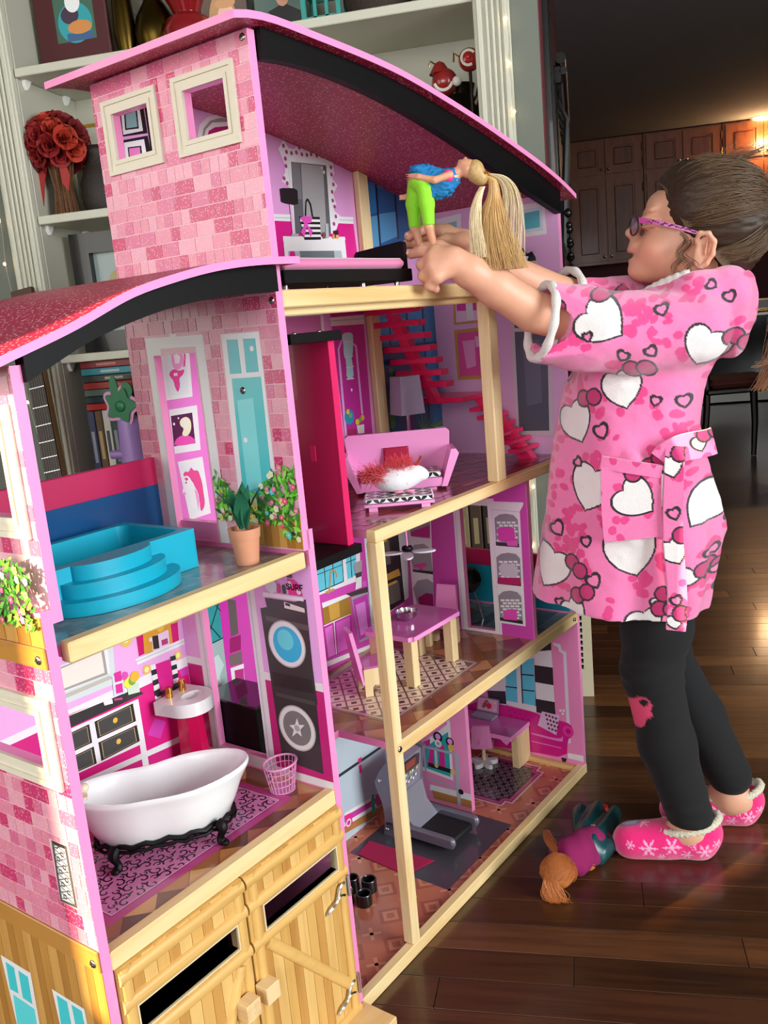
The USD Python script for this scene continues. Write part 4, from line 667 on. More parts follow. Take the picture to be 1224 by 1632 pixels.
decal('arch_cabinet_print',0,0.64,'d5d8e0:955 6377,187 6387,202 6327,277 6209,297 3909,882 3910,872 6222,954 6316 b8bcc8:872 6222,277 6209,275 6189,868 6203 7d7c82:838 6048,725 6125,576 6150,418 6129,332 6045,333 5500,837 5499 d0d0d4:789 5982,702 5985,702 5943,789 5941 d0d0d4:681 5988,595 5991,595 5950,681 5947 d0d0d4:573 5995,488 5997,488 5956,573 5953 d0d0d4:466 6001,382 6003,382 5962,467 5960 d0d0d4:744 5926,658 5929,658 5887,744 5884 d0d0d4:636 5933,550 5935,551 5894,636 5891 d0d0d4:529 5939,444 5942,444 5900,529 5898 d0d0d4:423 5945,338 5948,338 5907,423 5904 d0d0d4:797 5864,711 5867,711 5825,797 5822 d0d0d4:689 5871,603 5874,603 5832,689 5829 d0d0d4:581 5877,496 5880,496 5839,581 5836 d0d0d4:474 5884,390 5887,390 5846,474 5843 d0d0d4:753 5808,666 5811,666 5769,753 5766 d0d0d4:644 5815,559 5818,559 5776,645 5773 d0d0d4:537 5822,452 5825,452 5783,537 5780 d0d0d4:430 5829,346 5832,346 5790,430 5787 d0d0d4:806 5745,719 5749,719 5707,806 5704 d0d0d4:697 5753,611 5756,611 5714,697 5711 d0d0d4:589 5760,504 5763,504 5722,589 5718 d0d0d4:482 5767,397 5770,397 5729,482 5725 d0d0d4:761 5689,674 5693,675 5651,761 5647 d0d0d4:653 5697,567 5700,567 5659,653 5655 d0d0d4:545 5704,460 5707,460 5666,545 5662 d0d0d4:438 5711,353 5715,353 5673,438 5670 d0d0d4:814 5627,727 5630,727 5588,815 5584 d0d0d4:705 5634,619 5638,619 5596,706 5592 d0d0d4:597 5642,512 5645,512 5604,597 5600 d0d0d4:490 5649,405 5653,405 5611,490 5608 2a272b:840 5568,337 5568,333 5500,837 5499 7d7c82:849 5262,740 5340,575 5375,416 5361,329 5280,338 4724,852 4722 d0d0d4:799 5196,711 5201,712 5159,799 5153 d0d0d4:689 5205,603 5210,603 5168,690 5163 d0d0d4:581 5214,495 5219,495 5177,581 5172 d0d0d4:473 5224,388 5228,388 5186,473 5182 d0d0d4:754 5140,666 5145,667 5103,754 5098 d0d0d4:645 5149,558 5154,558 5112,645 5107 d0d0d4:536 5159,450 5164,451 5122,536 5117 d0d0d4:429 5168,344 5173,344 5131,429 5126 d0d0d4:807 5075,720 5081,720 5038,807 5033 d0d0d4:698 5085,611 5090,611 5048,698 5043 d0d0d4:589 5095,503 5100,503 5058,589 5052 d0d0d4:481 5104,396 5109,396 5067,481 5062 d0d0d4:762 5019,675 5025,675 4982,762 4977 d0d0d4:653 5029,566 5035,566 4992,653 4987 d0d0d4:544 5039,458 5044,458 5002,545 4997 d0d0d4:437 5049,351 5054,351 5012,437 5007 d0d0d4:816 4954,728 4960,728 4917,816 4912 d0d0d4:706 4964,619 4970,619 4928,706 4922 d0d0d4:597 4975,511 4980,511 4938,597 4932 d0d0d4:489 4985,403 4990,403 4948,489 4942 d0d0d4:771 4898,683 4904,683 4862,771 4856 d0d0d4:661 4909,574 4914,574 4872,661 4866 d0d0d4:552 4919,466 4925,466 4883,553 4877 d0d0d4:445 4929,359 4935,359 4893,445 4887 d0d0d4:824 4833,737 4839,737 4796,825 4790 d0d0d4:714 4844,627 4850,627 4807,715 4801 d0d0d4:605 4854,519 4860,519 4818,606 4812 d0d0d4:497 4865,411 4871,411 4828,497 4822 2a272b:855 4792,342 4793,338 4724,852 4722 7d7c82:861 4475,744 4574,587 4611,434 4597,352 4511,347 3953,850 3966 d0d0d4:810 4410,722 4417,722 4374,811 4366 d0d0d4:700 4422,613 4429,613 4386,700 4379 d0d0d4:591 4434,504 4441,504 4399,591 4391 d0d0d4:482 4446,396 4453,396 4411,482 4404 d0d0d4:765 4354,677 4361,677 4318,765 4311 d0d0d4:655 4366,567 4374,568 4331,655 4323 d0d0d4:546 4379,459 4386,459 4343,546 4336 d0d0d4:437 4391,351 4398,351 4356,437 4348 d0d0d4:819 4287,731 4294,731 4251,819 4243 d0d0d4:708 4299,621 4307,621 4264,709 4256 d0d0d4:599 4312,512 4320,512 4277,599 4269 d0d0d4:490 4325,403 4332,403 4289,490 4282 d0d0d4:773 4231,685 4239,686 4195,774 4187 d0d0d4:663 4244,576 4251,576 4208,663 4201 d0d0d4:554 4257,467 4264,467 4221,554 4214 d0d0d4:445 4269,359 4277,359 4234,445 4227 d0d0d4:828 4163,739 4171,739 4128,828 4119 d0d0d4:717 4176,629 4184,629 4141,717 4133 d0d0d4:607 4189,520 4197,520 4154,607 4146 d0d0d4:498 4203,411 4210,411 4168,498 4160 d0d0d4:782 4107,694 4115,694 4072,782 4064 d0d0d4:672 4121,584 4129,584 4086,672 4077 d0d0d4:562 4134,475 4142,475 4099,562 4091 d0d0d4:453 4147,367 4155,367 4113,453 4104 d0d0d4:836 4039,748 4048,748 4004,837 3995 d0d0d4:725 4053,637 4061,638 4018,726 4009 d0d0d4:615 4067,528 4075,528 4032,615 4023 d0d0d4:506 4080,419 4088,419 4045,506 4037 2a272b:853 4037,351 4024,347 3953,850 3966 c43a9c:771 5856,594 5884,414 5883,397 5568,769 5610 d050ac:592 5603,358 5639,353 5522,579 5518 b4b0b8:653,5029,140 b4b0b8:519,5017,140 a01858:842 4856,341 4890,345 4748,838 4723 cc45a4:767 4173,626 4228,463 4242,464 4014,765 4002')
decal('study_window_print',0,0.808,'dce9f2:1859 2164,981 2647,1045 1238,1919 1307 55b9d4:1771 2120,1505 2241,1520 1393,1822 1392 55b9d4:1395 2374,1059 2521,1087 1397,1409 1402 17303a:1806 1742,1516 1762,1518 1734,1808 1715 17303a:1401 2103,1071 2131,1073 2100,1403 2072 17303a:1404 1735,1081 1761,1083 1734,1406 1707 17303a:1394 2393,1365 2409,1381 1396,1409 1398 17303a:1047 2523,1023 2534,1055 1395,1083 1397')
decal('striped_curtain_print',0,0.808,'26262b:1046 2863,621 2961,625 2756,1038 2676 dde6f0:1038 2676,624 2767,615 2372,1045 2364 26262b:1045 2364,615 2372,618 1968,1053 1966 dde6f0:1053 1966,618 1968,613 1578,1061 1572 26262b:1061 1572,613 1578,606 1273,1064 1253')
decal('striped_curtain_print|2',0,0.808,'dde6f0:2263 1822,1813 1937,1823 1613,2284 1539 26262b:2283 1547,1815 1615,1811 1307,2262 1263 dde6f0:2133 1267,1828 1296,1846 1042,2109 1011')
decal('chesterfield_sofa_print',0,0.808,'bd1679:2936 1014,2749 1131,2600 1215,2487 1266,2281 1286,1985 1276,1745 1266,1560 1258,1376 1252,1194 1248,1055 1226,958 1187,792 1166,557 1165,399 1156,313 1141,252 1101,216 1036,207 963,226 882,263 822,319 781,358 646,379 414,599 291,1026 278,1689 232,2617 151,3082 322,3047 745 d0308f:329,953,130 a80f66:322,954,60 e070b4:965 734,779 727,638 730,541 743,486 767,475 801,466 818,461 818,458 799,458 764,460 734,465 710,473 692,483 680,537 674,635 672,777 676,965 684,1107 694,1202 705,1249 716,1248 728,1200 735,1106 737 e070b4:1235 543,513 531,514 511,1237 519 1d1a1d:526 294,390 298,422 201,499 203 9c0f60:1763,1158,20 9c0f60:1618,1146,20 9c0f60:1475,1134,20 9c0f60:1333,1131,20 9c0f60:1708,1049,20 9c0f60:1564,1038,20 9c0f60:1420,1035,20 9c0f60:1278,1035,20')
decal('cushion_print',0,0.808,'c9a8c4:921 1308,504 1293,608 810,1050 952 5a2a50:827,1241,28 5a2a50:749,1230,28 5a2a50:671,1218,28 5a2a50:594,1206,28 5a2a50:809,1140,28 5a2a50:731,1129,28 5a2a50:653,1117,28 5a2a50:576,1106,28 5a2a50:791,1039,28 5a2a50:713,1028,28 5a2a50:635,1017,28 5a2a50:558,1006,28 5a2a50:773,938,28 5a2a50:695,927,28 5a2a50:617,916,28')
decal('panel_moulding_print',0,0.808,'c9c4ea:576 2949,406 2925,386 2810,282 2770,282 678,359 669,353 2722,452 2770,467 2853,579 2885 cfdcea:363 436,-26 447,-19 303,370 310 f0d8f0:487,1403,30 f0d8f0:432,1338,30 f0d8f0:409,1418,30')
decal('gym_towel_print',0,0.55,'dfe4ee:2609 1190,1645 2011,1679 716,2300 779,2591 747 2a989c:2553 1128,1711 1784,1739 785,2274 841,2558 867 c0267f:2499 1141,2273 1283,2394 868,2495 882 c0267f:2187 1339,2083 1380,2148 889,2289 893 c0267f:1978 1439,1837 1470,1849 886,1988 890 a9c8dc:2086 1343,2023 1375,2028 880,2088 885 c0267f:2472 1331,2168 1543,2182 1395,2499 1141')
decal('weight_rack_print',0,0.55,'9aa0aa:2436 1357,1515 1362,1520 1303,2442 1301 9aa0aa:2367 1354,2315 1355,2313 776,2362 772 9aa0aa:1602 1342,1499 1330,1535 196,1620 210 9aa0aa:2333 641,1579 606,1582 568,2337 603 1d1c20:2260 992,1685 962,1673 874,2269 897 c9a86a:2061,965,50 c9a86a:1670,911,60 1d1c20:1969,1622,110 d58ad0:1968,1629,65 d8dce2:1974,1476,85 8f95a0:1974,1476,35 1d1c20:1683,1575,95 d58ad0:1682,1583,60 c9a04a:1662,1454,75 1d1c20:1509,514,60')
decal('door_trim_print',0,0.55,'dfe4ee:1722 2013,1656 2061,1664 1794,1719 1782')
decal('baseboard_print',0,0.55,'d8dfea:2266 489,1208 518,1220 370,2279 356 a8703c:2237 366,1220 370,1225 205,2192 190')
decal('gym_wall_print',1,0.294,'2c3034:3410 1540,4902 1512,4893 1455,3400 1477 c92a6e:4071 1573,4191 1570,4175 1468,4065 1500 c92a6e:4071 1438,4168 1421,4163 1254,4081 1253 b03a8c:3494 626,4824 468,4840 355,3489 500 e6ecf0:3506 699,4835 535,4825 473,3494 626 e6ecf0:3476 507,4839 345,4830 287,3463 425 9a6a3a:3463 425,4856 242,4831 76,3441 287 d02a80:3497 644,3697 609,3717 358,3501 394 f2e4ea:3597,442,80 d02a80:3597,442,50 2aa080:4347 585,4468 555,4448 214,4340 234 2a7a70:4386 637,4448 627,4453 558,4386 572 b03a70:4489 585,4738 542,4794 264,4510 306')
decal('bedroom_wall_print',1,0.294,'c01878:2848 11762,5524 11775,5570 10971,2831 10970 d8dfe2:2866 11865,5535 11897,5524 11775,2847 11756 aab6bb:2857 11815,5531 11846,5528 11828,2854 11799')
decal('ornate_mirror_print',1,0.294,'e6dcea:3633 12930,3791 13102,3893 12964,4034 12957,4197 13112,4311 12972,4426 12972,4591 13103,4695 12975,4848 12968,4990 13095,5125 12950,5070 12830,5093 12641,5008 12550,5149 12432,4999 12274,5062 12106,4973 11995,5154 11894,4989 11651,4825 11625,4921 12776,3922 12757,3909 12295,3804 12329,3631 12418,3749 12565,3744 12723 9a3a7c:3773,12992,35 9a3a7c:3835,12899,35 9a3a7c:3960,12890,35 9a3a7c:4090,12912,35 9a3a7c:4179,13000,35 9a3a7c:4233,12894,35 9a3a7c:4364,12895,35 9a3a7c:4483,12916,35 9a3a7c:4575,13006,35 9a3a7c:4633,12908,35 9a3a7c:4770,12909,35 9a3a7c:4895,12941,35 9a3a7c:4976,13011,35 9a3a7c:5030,12911,35 9a3a7c:3785,12786,35 9a3a7c:3781,12667,35 9a3a7c:3701,12462,35 9a3a7c:3766,12387,35 9a3a7c:5003,12740,35 9a3a7c:5000,12613,35 9a3a7c:5027,12446,35 9a3a7c:4970,12315,35 9a3a7c:4964,12165,35 9a3a7c:5001,12060,35 9a3a7c:5009,11889,35 9a3a7c:4935,11757,35 eef0f0:3853 12815,4946 12820,4872 11584,3788 11560 55565a:3920 12747,4867 12761,4818 11582,3836 11561 8f9090:4175 12738,4777 12744,4695 11580,4081 11566 6e6f72:3926 12742,4144 12745,4110 12144,3898 12133 ffffff:4788,12640,30 ffffff:4737,12709,20')
decal('vanity_print',1,0.294,'9aa8ac:3569 11291,5116 11305,5092 11041,3538 11005 606a6e:3903 11273,4862 11302,4864 11085,3921 11086 c4187c:3645 11271,3773 11272,3800 11045,3620 11025 d4e0e2:3516 11483,5203 11508,5197 11305,5058 11287,3581 11267,3525 11311 e8eeee:3512 11513,5226 11537,5230 11471,3508 11432 cfdada:3514 11432,3592 11332,3613 10984,3501 10975 cfdada:5068 11348,5215 11471,5222 11040,5092 11041 2b2a2d:3980,11045,110')
decal('lamp_print',1,0.294,'caa8c4:3760 12066,3824 12069,3817 11540,3753 11538 9a9aa0:3700 11507,3911 11521,3901 11562,3740 11558 1f1c20:3557 12285,3627 12299,3912 12312,4003 12281,3982 12056,3850 12034,3633 12056,3553 12076')
decal('handbag_print',1,0.294,'1c1a1c:4129 11857,4186 12107,4228 12160,4270 12156,4330 12072,4355 11855,4321 11854,4299 12050,4247 12134,4206 12087,4162 11858 1f1d20:3975 11851,4532 11861,4529 11818,3984 11808 e6e8ea:3984 11808,4529 11818,4526 11775,3994 11765 1f1d20:3994 11765,4526 11775,4523 11732,4004 11722 e6e8ea:4004 11722,4523 11732,4520 11689,4014 11679 1f1d20:4014 11679,4520 11689,4517 11646,4024 11636 e6e8ea:4024 11636,4517 11646,4514 11603,4034 11593 1f1d20:4034 11593,4514 11603,4510 11560,4044 11549 e6e8ea:4044 11549,4510 11560,4507 11517,4054 11506 1f1d20:4054 11506,4507 11517,4504 11474,4064 11462 c84aa4:3978 11831,4147 11868,4328 11854,4279 11758,4158 11734,4295 11613,4219 11496,4152 11692,4055 11503,3970 11584,4092 11732')
decal('cosmetics_print',1,0.294,'6a4a40:4559 11598,4629 11604,4628 11493,4559 11492 a0a4a8:4670 11749,4758 11756,4735 11506,4647 11497 c08a4a:4832 11561,4906 11573,4911 11498,4840 11497 2a2226:4896 11627,5026 11652,5023 11522,4931 11509 d09060:4940 11563,5030 11565,5020 11500,4937 11498')
decal('living_wall_print',1,0.294,'b0258a:4573 10260,5568 10274,5517 7798,4649 7874 cfd4dc:4569 10104,5580 10110,5576 9932,4565 9947 aeb4c0:4569 10052,5579 10047,5581 10025,4570 10028 d8a0d0:4691 9528,4824 9679,4841 9651,4741 9511,4723 7918,4653 7901 d8a0d0:5169 9615,5280 9539,5277 8246,5222 8253,5222 9521,5151 9589')
decal('pink_door_print',1,0.294,'c78ac4:3290 10276,4552 10261,4551 9724,3279 9759 d8d4de:3356 10224,4377 10209,4355 9815,4281 9820,4298 10156,3365 10170 b8669c:3363 10155,4293 10151,4281 9815,3347 9829')
decal('chandelier_print',1,0.294,'9fcdd4:4950 9808,5100 9806,5180 9770,5187 9702,5172 9591,5134 9437,5107 9357,5091 9352,5086 9304,5095 9215,5096 9115,5091 9006,5032 8953,4920 8958,4874 9017,4892 9131,4899 9232,4895 9321,4883 9369,4862 9377,4858 9448,4870 9582,4866 9656,4847 9671,4846 9711,4866 9777 e4f0f2:4893 9648,5162 9656,5158 9635,4890 9626 e4f0f2:4875 9366,5127 9373,5123 9351,4872 9345 e4f0f2:4890 9175,5124 9181,5120 9160,4886 9154 e4f0f2:4866 8968,5089 8962,5094 8934,4870 8940 ead0e4:4987,8741,30')
decal('globe_print',1,0.294,'2a86ac:4842,8248,145 d0b84c:4813,8349,50 6aa850:4882,8270,50 a02858:4740 8027,5008 8002,5013 7888,4745 7915 d2d4c4:5039 8053,5270 8049,5258 7880,5060 7895 e0c040:5072,8119,60 d8a040:5244,8180,60 6a9a3c:5169,8147,50')
decal('blue_window_print',1,0.294,'16486e:5987 10349,8197 10306,8169 7470,5756 7829 1f5f88:5984 9998,6988 9978,6975 9516,5938 9528 1c5680:7093 10312,7601 10294,7541 9477,7022 9450 123a5c:5911 9351,6953 9362,6876 7694,5760 7859 1a5480:7532 9414,8134 9436,8125 7612,7453 7642 0b1a2c:5851 9460,8195 9432,8190 9393,5844 9416 0b1a2c:6983 10315,7049 10313,7059 9510,7003 9514 0b1a2c:7601 10294,7659 10292,7576 7657,7516 7659 0b1a2c:6413 10275,6465 10273,6396 9465,6344 9469 3a6a34:6320,8954,80 2f5c34:6214,8072,110 356a34:6217,7916,100 5a2878:6678 8073,7018 8076,6989 7678,6626 7715 4e8a44:7221 7676,7290 7666,7063 7990 4e8a44:7279 7668,7348 7658,7250 8078 4e8a44:7336 7659,7406 7649,7455 8068 4e8a44:7395 7651,7465 7640,7677 7941 4e8a44:7453 7642,7524 7632,7847 7852 477a3c:7580 7690,8146 7761,8135 7678,7690 7608 c9c4cc:7755 7631,8156 7607,8152 7489,7772 7535')
decal('blue_sky_window_print',1,0.294,'174f80:5814 13031,7507 12458,7569 11351,5832 11288 2277a4:5902 12743,6296 12772,6312 12616,5910 12545 1b659a:5849 12519,6349 12596,6363 12030,5871 11920 2a74a8:6394 12756,6929 12634,6940 12426,6372 12484 4a8cb4:5868 11898,6332 11960,6326 11385,5839 11334 4484ae:6356 11984,6969 12054,6941 11582,6333 11431 0b1828:5803 12958,7503 12429,7498 12398,5797 12921 0b1828:6322 12863,6387 12846,6346 11385,6291 11373 0b1828:6936 12680,6996 12661,6977 11535,6924 11522 0b1828:5844 12979,5892 12972,5855 11311,5804 11311')
decal('framed_art_print',1,0.294,'1c1218:386 13136,827 13285,842 12889,384 12795 dfe4ea:409 13108,754 13228,765 12913,397 12821 1f2328:463 13115,705 13191,693 12937,442 12888 7aa0a0:489 13099,675 13165,671 12957,471 12913 1c1218:376 12747,836 12856,878 12489,356 12416 dfe4ea:391 12717,762 12801,774 12513,383 12450 1f2328:442 12659,693 12705,685 12474,438 12454 d070a8:464 12646,664 12683,651 12471,454 12455 1c1218:849 13240,1166 13360,1121 12607,858 12617 3a4248:919 13201,1206 13333,1133 12674,958 12691')
decal('arch_mirror_print',1,0.294,'c8c0c0:1800 12904,1886 13116,2081 13257,2342 13322,2627 13331,2665 13095,2587 12946 8a7c84:1899 12913,1961 13073,2121 13203,2359 13272,2617 13273,2587 12946 c8c0c0:1932 12910,2008 13061,2167 13181,2613 13248,2587 12946 9c1a5c:1999 12923,2070 13050,2206 13116,2602 13184,2587 12946')
decal('gold_frame_print',0,0.808,'b08a4a:2437 10392,1719 10389,1749 9759,2473 9747 d9b8dc:2384 10356,1775 10363,1799 9809,2413 9791 c03a90:2365 10354,1812 10351,1832 9998,2374 10025 e8d8ec:2153 10211,1987 10212,1981 9822,2148 9819')
decal('gold_frame_print|2',0,0.808,'b08a4a:2483 9636,1756 9657,1745 8594,2475 8597 c84a90:2401 9567,1798 9585,1794 8675,2412 8667 d888b8:2295 9401,1995 9415,2000 8875,2229 8821 dca0c4:1990 9478,1880 9477,1858 9281,1970 9255')
decal('tall_window_print',0,0.808,'b8b0b8:1137 9852,222 9870,325 7400,1160 7399 3f4a54:1057 9755,328 9760,334 9538,1051 9587 46525c:1056 9511,337 9478,404 7503,1082 7495 55606a:895 9317,520 9325,525 8071,873 8016')
decal('framed_picture_print',0,0.808,'d8e2ea:2728 11910,2118 11951,2158 11278,2754 11284 7ab0b8:2569 11790,2233 11819,2252 11413,2572 11414')
decal('framed_picture_print|2',0,0.808,'d8e2ea:795 11921,259 11913,241 11310,697 11308 b4c4cc:760 11822,317 11830,316 11389,692 11390 3f9ea6:710 11757,373 11768,378 11455,688 11449')
decal('floating_lamp_print',0,0.808,'2a2428:690 10987,578 11033,505 10907,497 10811,700 10833 c9b088:726 10848,468 10843,472 10784,730 10788 c8d4da:812 10797,472 10784,507 10645,648 10564,799 10567,875 10683')
decal('tall_teal_window_print',0,-0.004,'dfe4de:1034 9968,355 9958,359 7904,1073 7730 3fa8ac:949 9894,745 9888,742 9451,957 9453 3fa8ac:649 9889,432 9883,435 9460,659 9458 45aeb0:938 9390,408 9398,430 7902,990 7770 6fc4c4:889 9102,593 9130,612 7967,896 7884 ffffff:514,9757,35 ffffff:820,8578,35')
decal('pool_door_frame_print',0,-0.004,'dfe2dc:2547 10010,1384 9990,1401 9841,2382 9849,2281 7301,2569 7303 c6cbc6:2476 9939,2250 9944,2222 7312,2441 7303 dfe2dc:1544 9884,1374 9990,1374 7116,1538 7089 f0f0ea:2031 10039,1892 10030,1935 9871,2031 9877')
decal('horse_picture_print',1,0.294,'d070b8:434 9875,1304 9871,1350 6997,516 7107 e4e8ea:530 9848,1094 9834,1038 9078,506 9081 c4ccce:588 9832,1017 9823,972 9139,559 9147 e08ab4:749 9790,766 9801,786 9807,807 9809,831 9808,856 9802,879 9792,899 9780,917 9764,932 9745,944 9724,952 9701,956 9677,957 9650,952 9625,943 9601,928 9578,908 9555,887 9537,864 9523,841 9513,816 9508,793 9508,773 9514,756 9525,740 9543,729 9568,722 9603,719 9646,721 9697,726 9738,735 9769 e8eaec:767 9731,844 9749,897 9689,861 9604,776 9603 cc3f86:667 9497,693 9512,719 9521,746 9522,772 9517,799 9504,826 9497,854 9494,881 9496,910 9504,928 9504,938 9497,938 9483,929 9462,915 9443,898 9426,876 9412,850 9401,831 9386,820 9367,816 9344,819 9317,818 9290,811 9263,801 9235,785 9206,770 9190,756 9187,743 9196,731 9217,721 9240,714 9265,709 9292,706 9320,701 9344,694 9364,685 9379,674 9390,664 9403,655 9417,646 9432,639 9449,640 9465,649 9481 cc3f86:975 9770,1008 9712,969 9554,923 9534,968 9667 f0d0dc:720 9465,794 9466,797 9425,723 9424 e4e8ea:532 8938,1101 8939,1058 8244,534 8269 4a1440:557 8842,984 8838,967 8363,538 8383 d8489c:597 8479,617 8493,639 8503,664 8512,691 8518,721 8522,751 8522,780 8520,809 8514,837 8506,865 8495,891 8482,916 8466,941 8448,959 8430,970 8413,975 8397,974 8381,945 8371,889 8366,806 8366,698 8371,619 8380,570 8393,549 8409,556 8429,567 8448,580 8464 e6d2ae:735 8758,753 8770,772 8779,792 8785,813 8789,835 8790,855 8787,874 8781,892 8770,908 8756,921 8737,929 8716,934 8690,934 8661,931 8633,923 8606,912 8581,897 8556,879 8536,860 8520,839 8509,816 8502,795 8500,775 8502,756 8508,739 8519,731 8532,731 8549,740 8568,757 8590,766 8609,766 8626,758 8639,741 8650,728 8662,718 8677,713 8694,711 8712,714 8729,722 8744 f0dcc8:769 8724,836 8739,882 8691,857 8612,790 8598 ffffff:597,8715,22 ffffff:695,8791,16 e4e8ea:564 8140,1073 8135,1096 7222,654 7210 c8d0d2:613 8082,1007 8079,1023 7299,691 7295 cc4480:643 7936,675 7963,706 7968,735 7950,767 7961,801 8000,829 8002,850 7964,883 7946,927 7946,956 7919,969 7866,982 7811,994 7753,1000 7688,999 7616,1000 7540,1003 7462,995 7400,975 7352,947 7318,909 7296,891 7326,894 7406,894 7485,891 7563,877 7625,852 7673,832 7719,818 7764,791 7799,751 7823,705 7857,653 7901 dfe2e6:663 7897,702 7902,737 7885,769 7845,790 7797,802 7740,817 7682,835 7623,841 7548,836 7455,811 7394,767 7366,740 7384,729 7450,724 7513,723 7572,705 7610,670 7625,637 7628,608 7617,588 7625,577 7653,583 7687,606 7728,625 7785,637 7858 cc4480:650 7868,705 7874,731 7836,685 7819 5a2040:675,7796,14 e08ab4:582 7664,634 7654,644 7618,592 7604 e08ab4:823 7666,871 7622,888 7465,851 7320,842 7458')
decal('kitchen_alcove_print',1,0.294,'2a8c8c:633 5914,1023 5853,1005 5151,661 5153 8fa8a4:661 5153,1030 5143,1010 4266,694 4251 b0c4c0:652 4882,862 4924,955 4711,822 4541,896 4371,728 4297,665 4522 b8309a:1026 5871,1214 5756,1138 4236,982 4257,1005 5151 57514f:1214 5756,1386 5683,1355 5112,1181 5111 8a1c5c:1153 5100,1403 5075,1361 4826,1111 4854 6a5a5a:1080 4825,1370 4802,1360 4581,1088 4641 d4dce0:1081 4603,1385 4572,1339 4136,1078 4198 a82a74:1162 4532,1372 4494,1329 4160,1151 4231 123c3c:661 5580,944 5172,964 5181,680 5589 123c3c:665 5249,1007 5760,1026 5751,683 5233 123c3c:662 5157,1008 5166,1007 5147,661 5137 123c3c:878 5820,1030 5597,1043 5608,896 5824')
put_decals()
t = meshkit.text_mesh('SURF', .0085, .0003, bold=True); t.apply_transform(np.array([[0, 0, -1, .0026], [-1, 0, 0, .0465], [0, 1, 0, .6535], [0, 0, 0, 1]])); obj('soap_lettering', t, BLKP, GRP['P1'], False)
V, F, C = flatprint([('d8e0e8', KD.buffer(.015, join_style=2).intersection(sbox(0, .366, .294, .686)).difference(KD)), ('b4bec8', yz(.0865, .366, .0885, .64)), ('b4bec8', yz(.1715, .366, .1735, .64))], 0, .6392); obj('patio_door_frame', (V, F), PRINT, GRP['V'], False, col=C)
# plain wall prints on the divider beside the bath: white door frame, rails, magenta dado
V, F, C = flatprint([('b8206f', sbox(-.376, .378, .0035, .511)), ('d2dade', sbox(-.376, .511, .0035, .522)), ('d4dadc', sbox(-.376, .366, .0035, .378)), ('c84a98', affinity.rotate(sbox(-.30, .42, -.275, .445), 30))], 1, .27199, .00001); obj('bath_dado_print', (V, F), PRINT, GRP['BB'], False, col=C)
LL = [('ad1f68', yz(0.0005, .366, .272, .512).difference(P1DOOR.buffer(.014, join_style=2))), ('d9e0e2', yz(.0005, .512, .272, .524).difference(P1DOOR.buffer(.014, join_style=2))), ('d9dfe2', yz(.0005, .366, .272, .378).difference(P1DOOR.buffer(.014, join_style=2))), ('d6dde0', yz(.109, .366, .24, .683).difference(P1DOOR)), ('b4bcc4', yz(.118, .366, .121, .675)), ('b4bcc4', yz(.228, .366, .231, .675))]
V, F, C = flatprint([('d79ace', yz(0.0005, .524, .272, .69).difference(P1DOOR))] + LL, 0, .00395); obj('washroom_wall_print', (V, F), PRINT, GRP['P1'], False, col=C)
# ---- printed floors
def floorprint(key, name, polys, z, step=.00002): V, F, C = flatprint(polys, 2, z, step); obj(name, (V, F), PRINT2, GRP[key], False, col=C)
PRINT2 = vcol('print_floor', .22, .5)
def diamonds(x0, x1, y0, y1, s, cols, r):
    out = []; n = 0; B = sbox(x0, y0, x1, y1)
    for i in range(-1, int((x1 - x0) / s) + 2):
        for j in range(-1, int((y1 - y0) / s) * 2 + 3):
            cx, cy = x0 + s * (i + .5 * (j % 2)), y0 + s * .5 * j; q = Polygon([(cx - s * .49, cy), (cx, cy - s * .49), (cx + s * .49, cy), (cx, cy + s * .49)]).intersection(B)
            if not q.is_empty: out.append((cols[(i * 3 + j) % len(cols)] if r.random() < .6 else r.choice(cols), q, 1))
    return out
r_ = random.Random(11)
floorprint('F1', 'kitchen_tile_print', [('5a3420', sbox(.017, .015, .64, .293).difference(sbox(0, 0, .1585, .1175)))] + [(c, q.difference(sbox(0, 0, .1585, .1175)), 1) for c, q, _ in diamonds(.017, .64, .015, .293, .062, ['9a6640', '7c4c30', 'ac784e', '68402a', '8c5a3a'], r_)], .365)
RK = sbox(.215, .05, .50, .27)
kr = [('7a5a54', RK), ('a89284', RK.buffer(-.006)), ('5e4640', RK.buffer(-.011))]
for i in range(8):
    for j in range(11):
        cx, cy = .234 + i * .0370 + (j % 2) * .0185, .066 + j * .0185
        if RK.buffer(-.013).contains(Point(cx, cy)):
            d = lambda s: Polygon([(cx - s, cy), (cx, cy - s * .95), (cx + s, cy), (cx, cy + s * .95)]).intersection(RK.buffer(-.012))
            kr += [('d0b8a6', d(.0168), 4), ('4e362e', d(.0068), 5)]
floorprint('F1', 'kitchen_rug_print', kr, .36535)
floorprint('F1', 'patio_tile_print', [('4a4a50', sbox(.653, .015, .808, .293))] + [(r_.choice(['5c5a60', '46464c', '6a646a', '3e3e46']), sbox(.654 + i * .026, .016 + j * .026, .6785 + i * .026, .0405 + j * .026), 1) for i in range(6) for j in range(10)], .365)
floorprint('F_bath', 'bath_parquet_print', [('5a3420', sbox(-.376, .0165, .0035, .271))] + diamonds(-.376, .0035, .0165, .271, .05, ['8a5432', '6c4024', 'a06a3c', '5a341e', 'b88a50'], r_), .364)
RB = sbox(-.345, .042, -.035, .222); rb = [('a03a70', RB), ('7a2450', RB.buffer(-.012)), ('d4a0bc', RB.buffer(-.0135)), ('b06a90', RB.buffer(-.0148))]
def scroll(cx, cy, s, a0, turn, w): return shapely.LineString([(cx + s * (1 - .8 * k / 18) * math.cos(a0 + turn * k * .28), cy + s * (1 - .8 * k / 18) * math.sin(a0 + turn * k * .28)) for k in range(19)]).buffer(w, 3)
sc = []
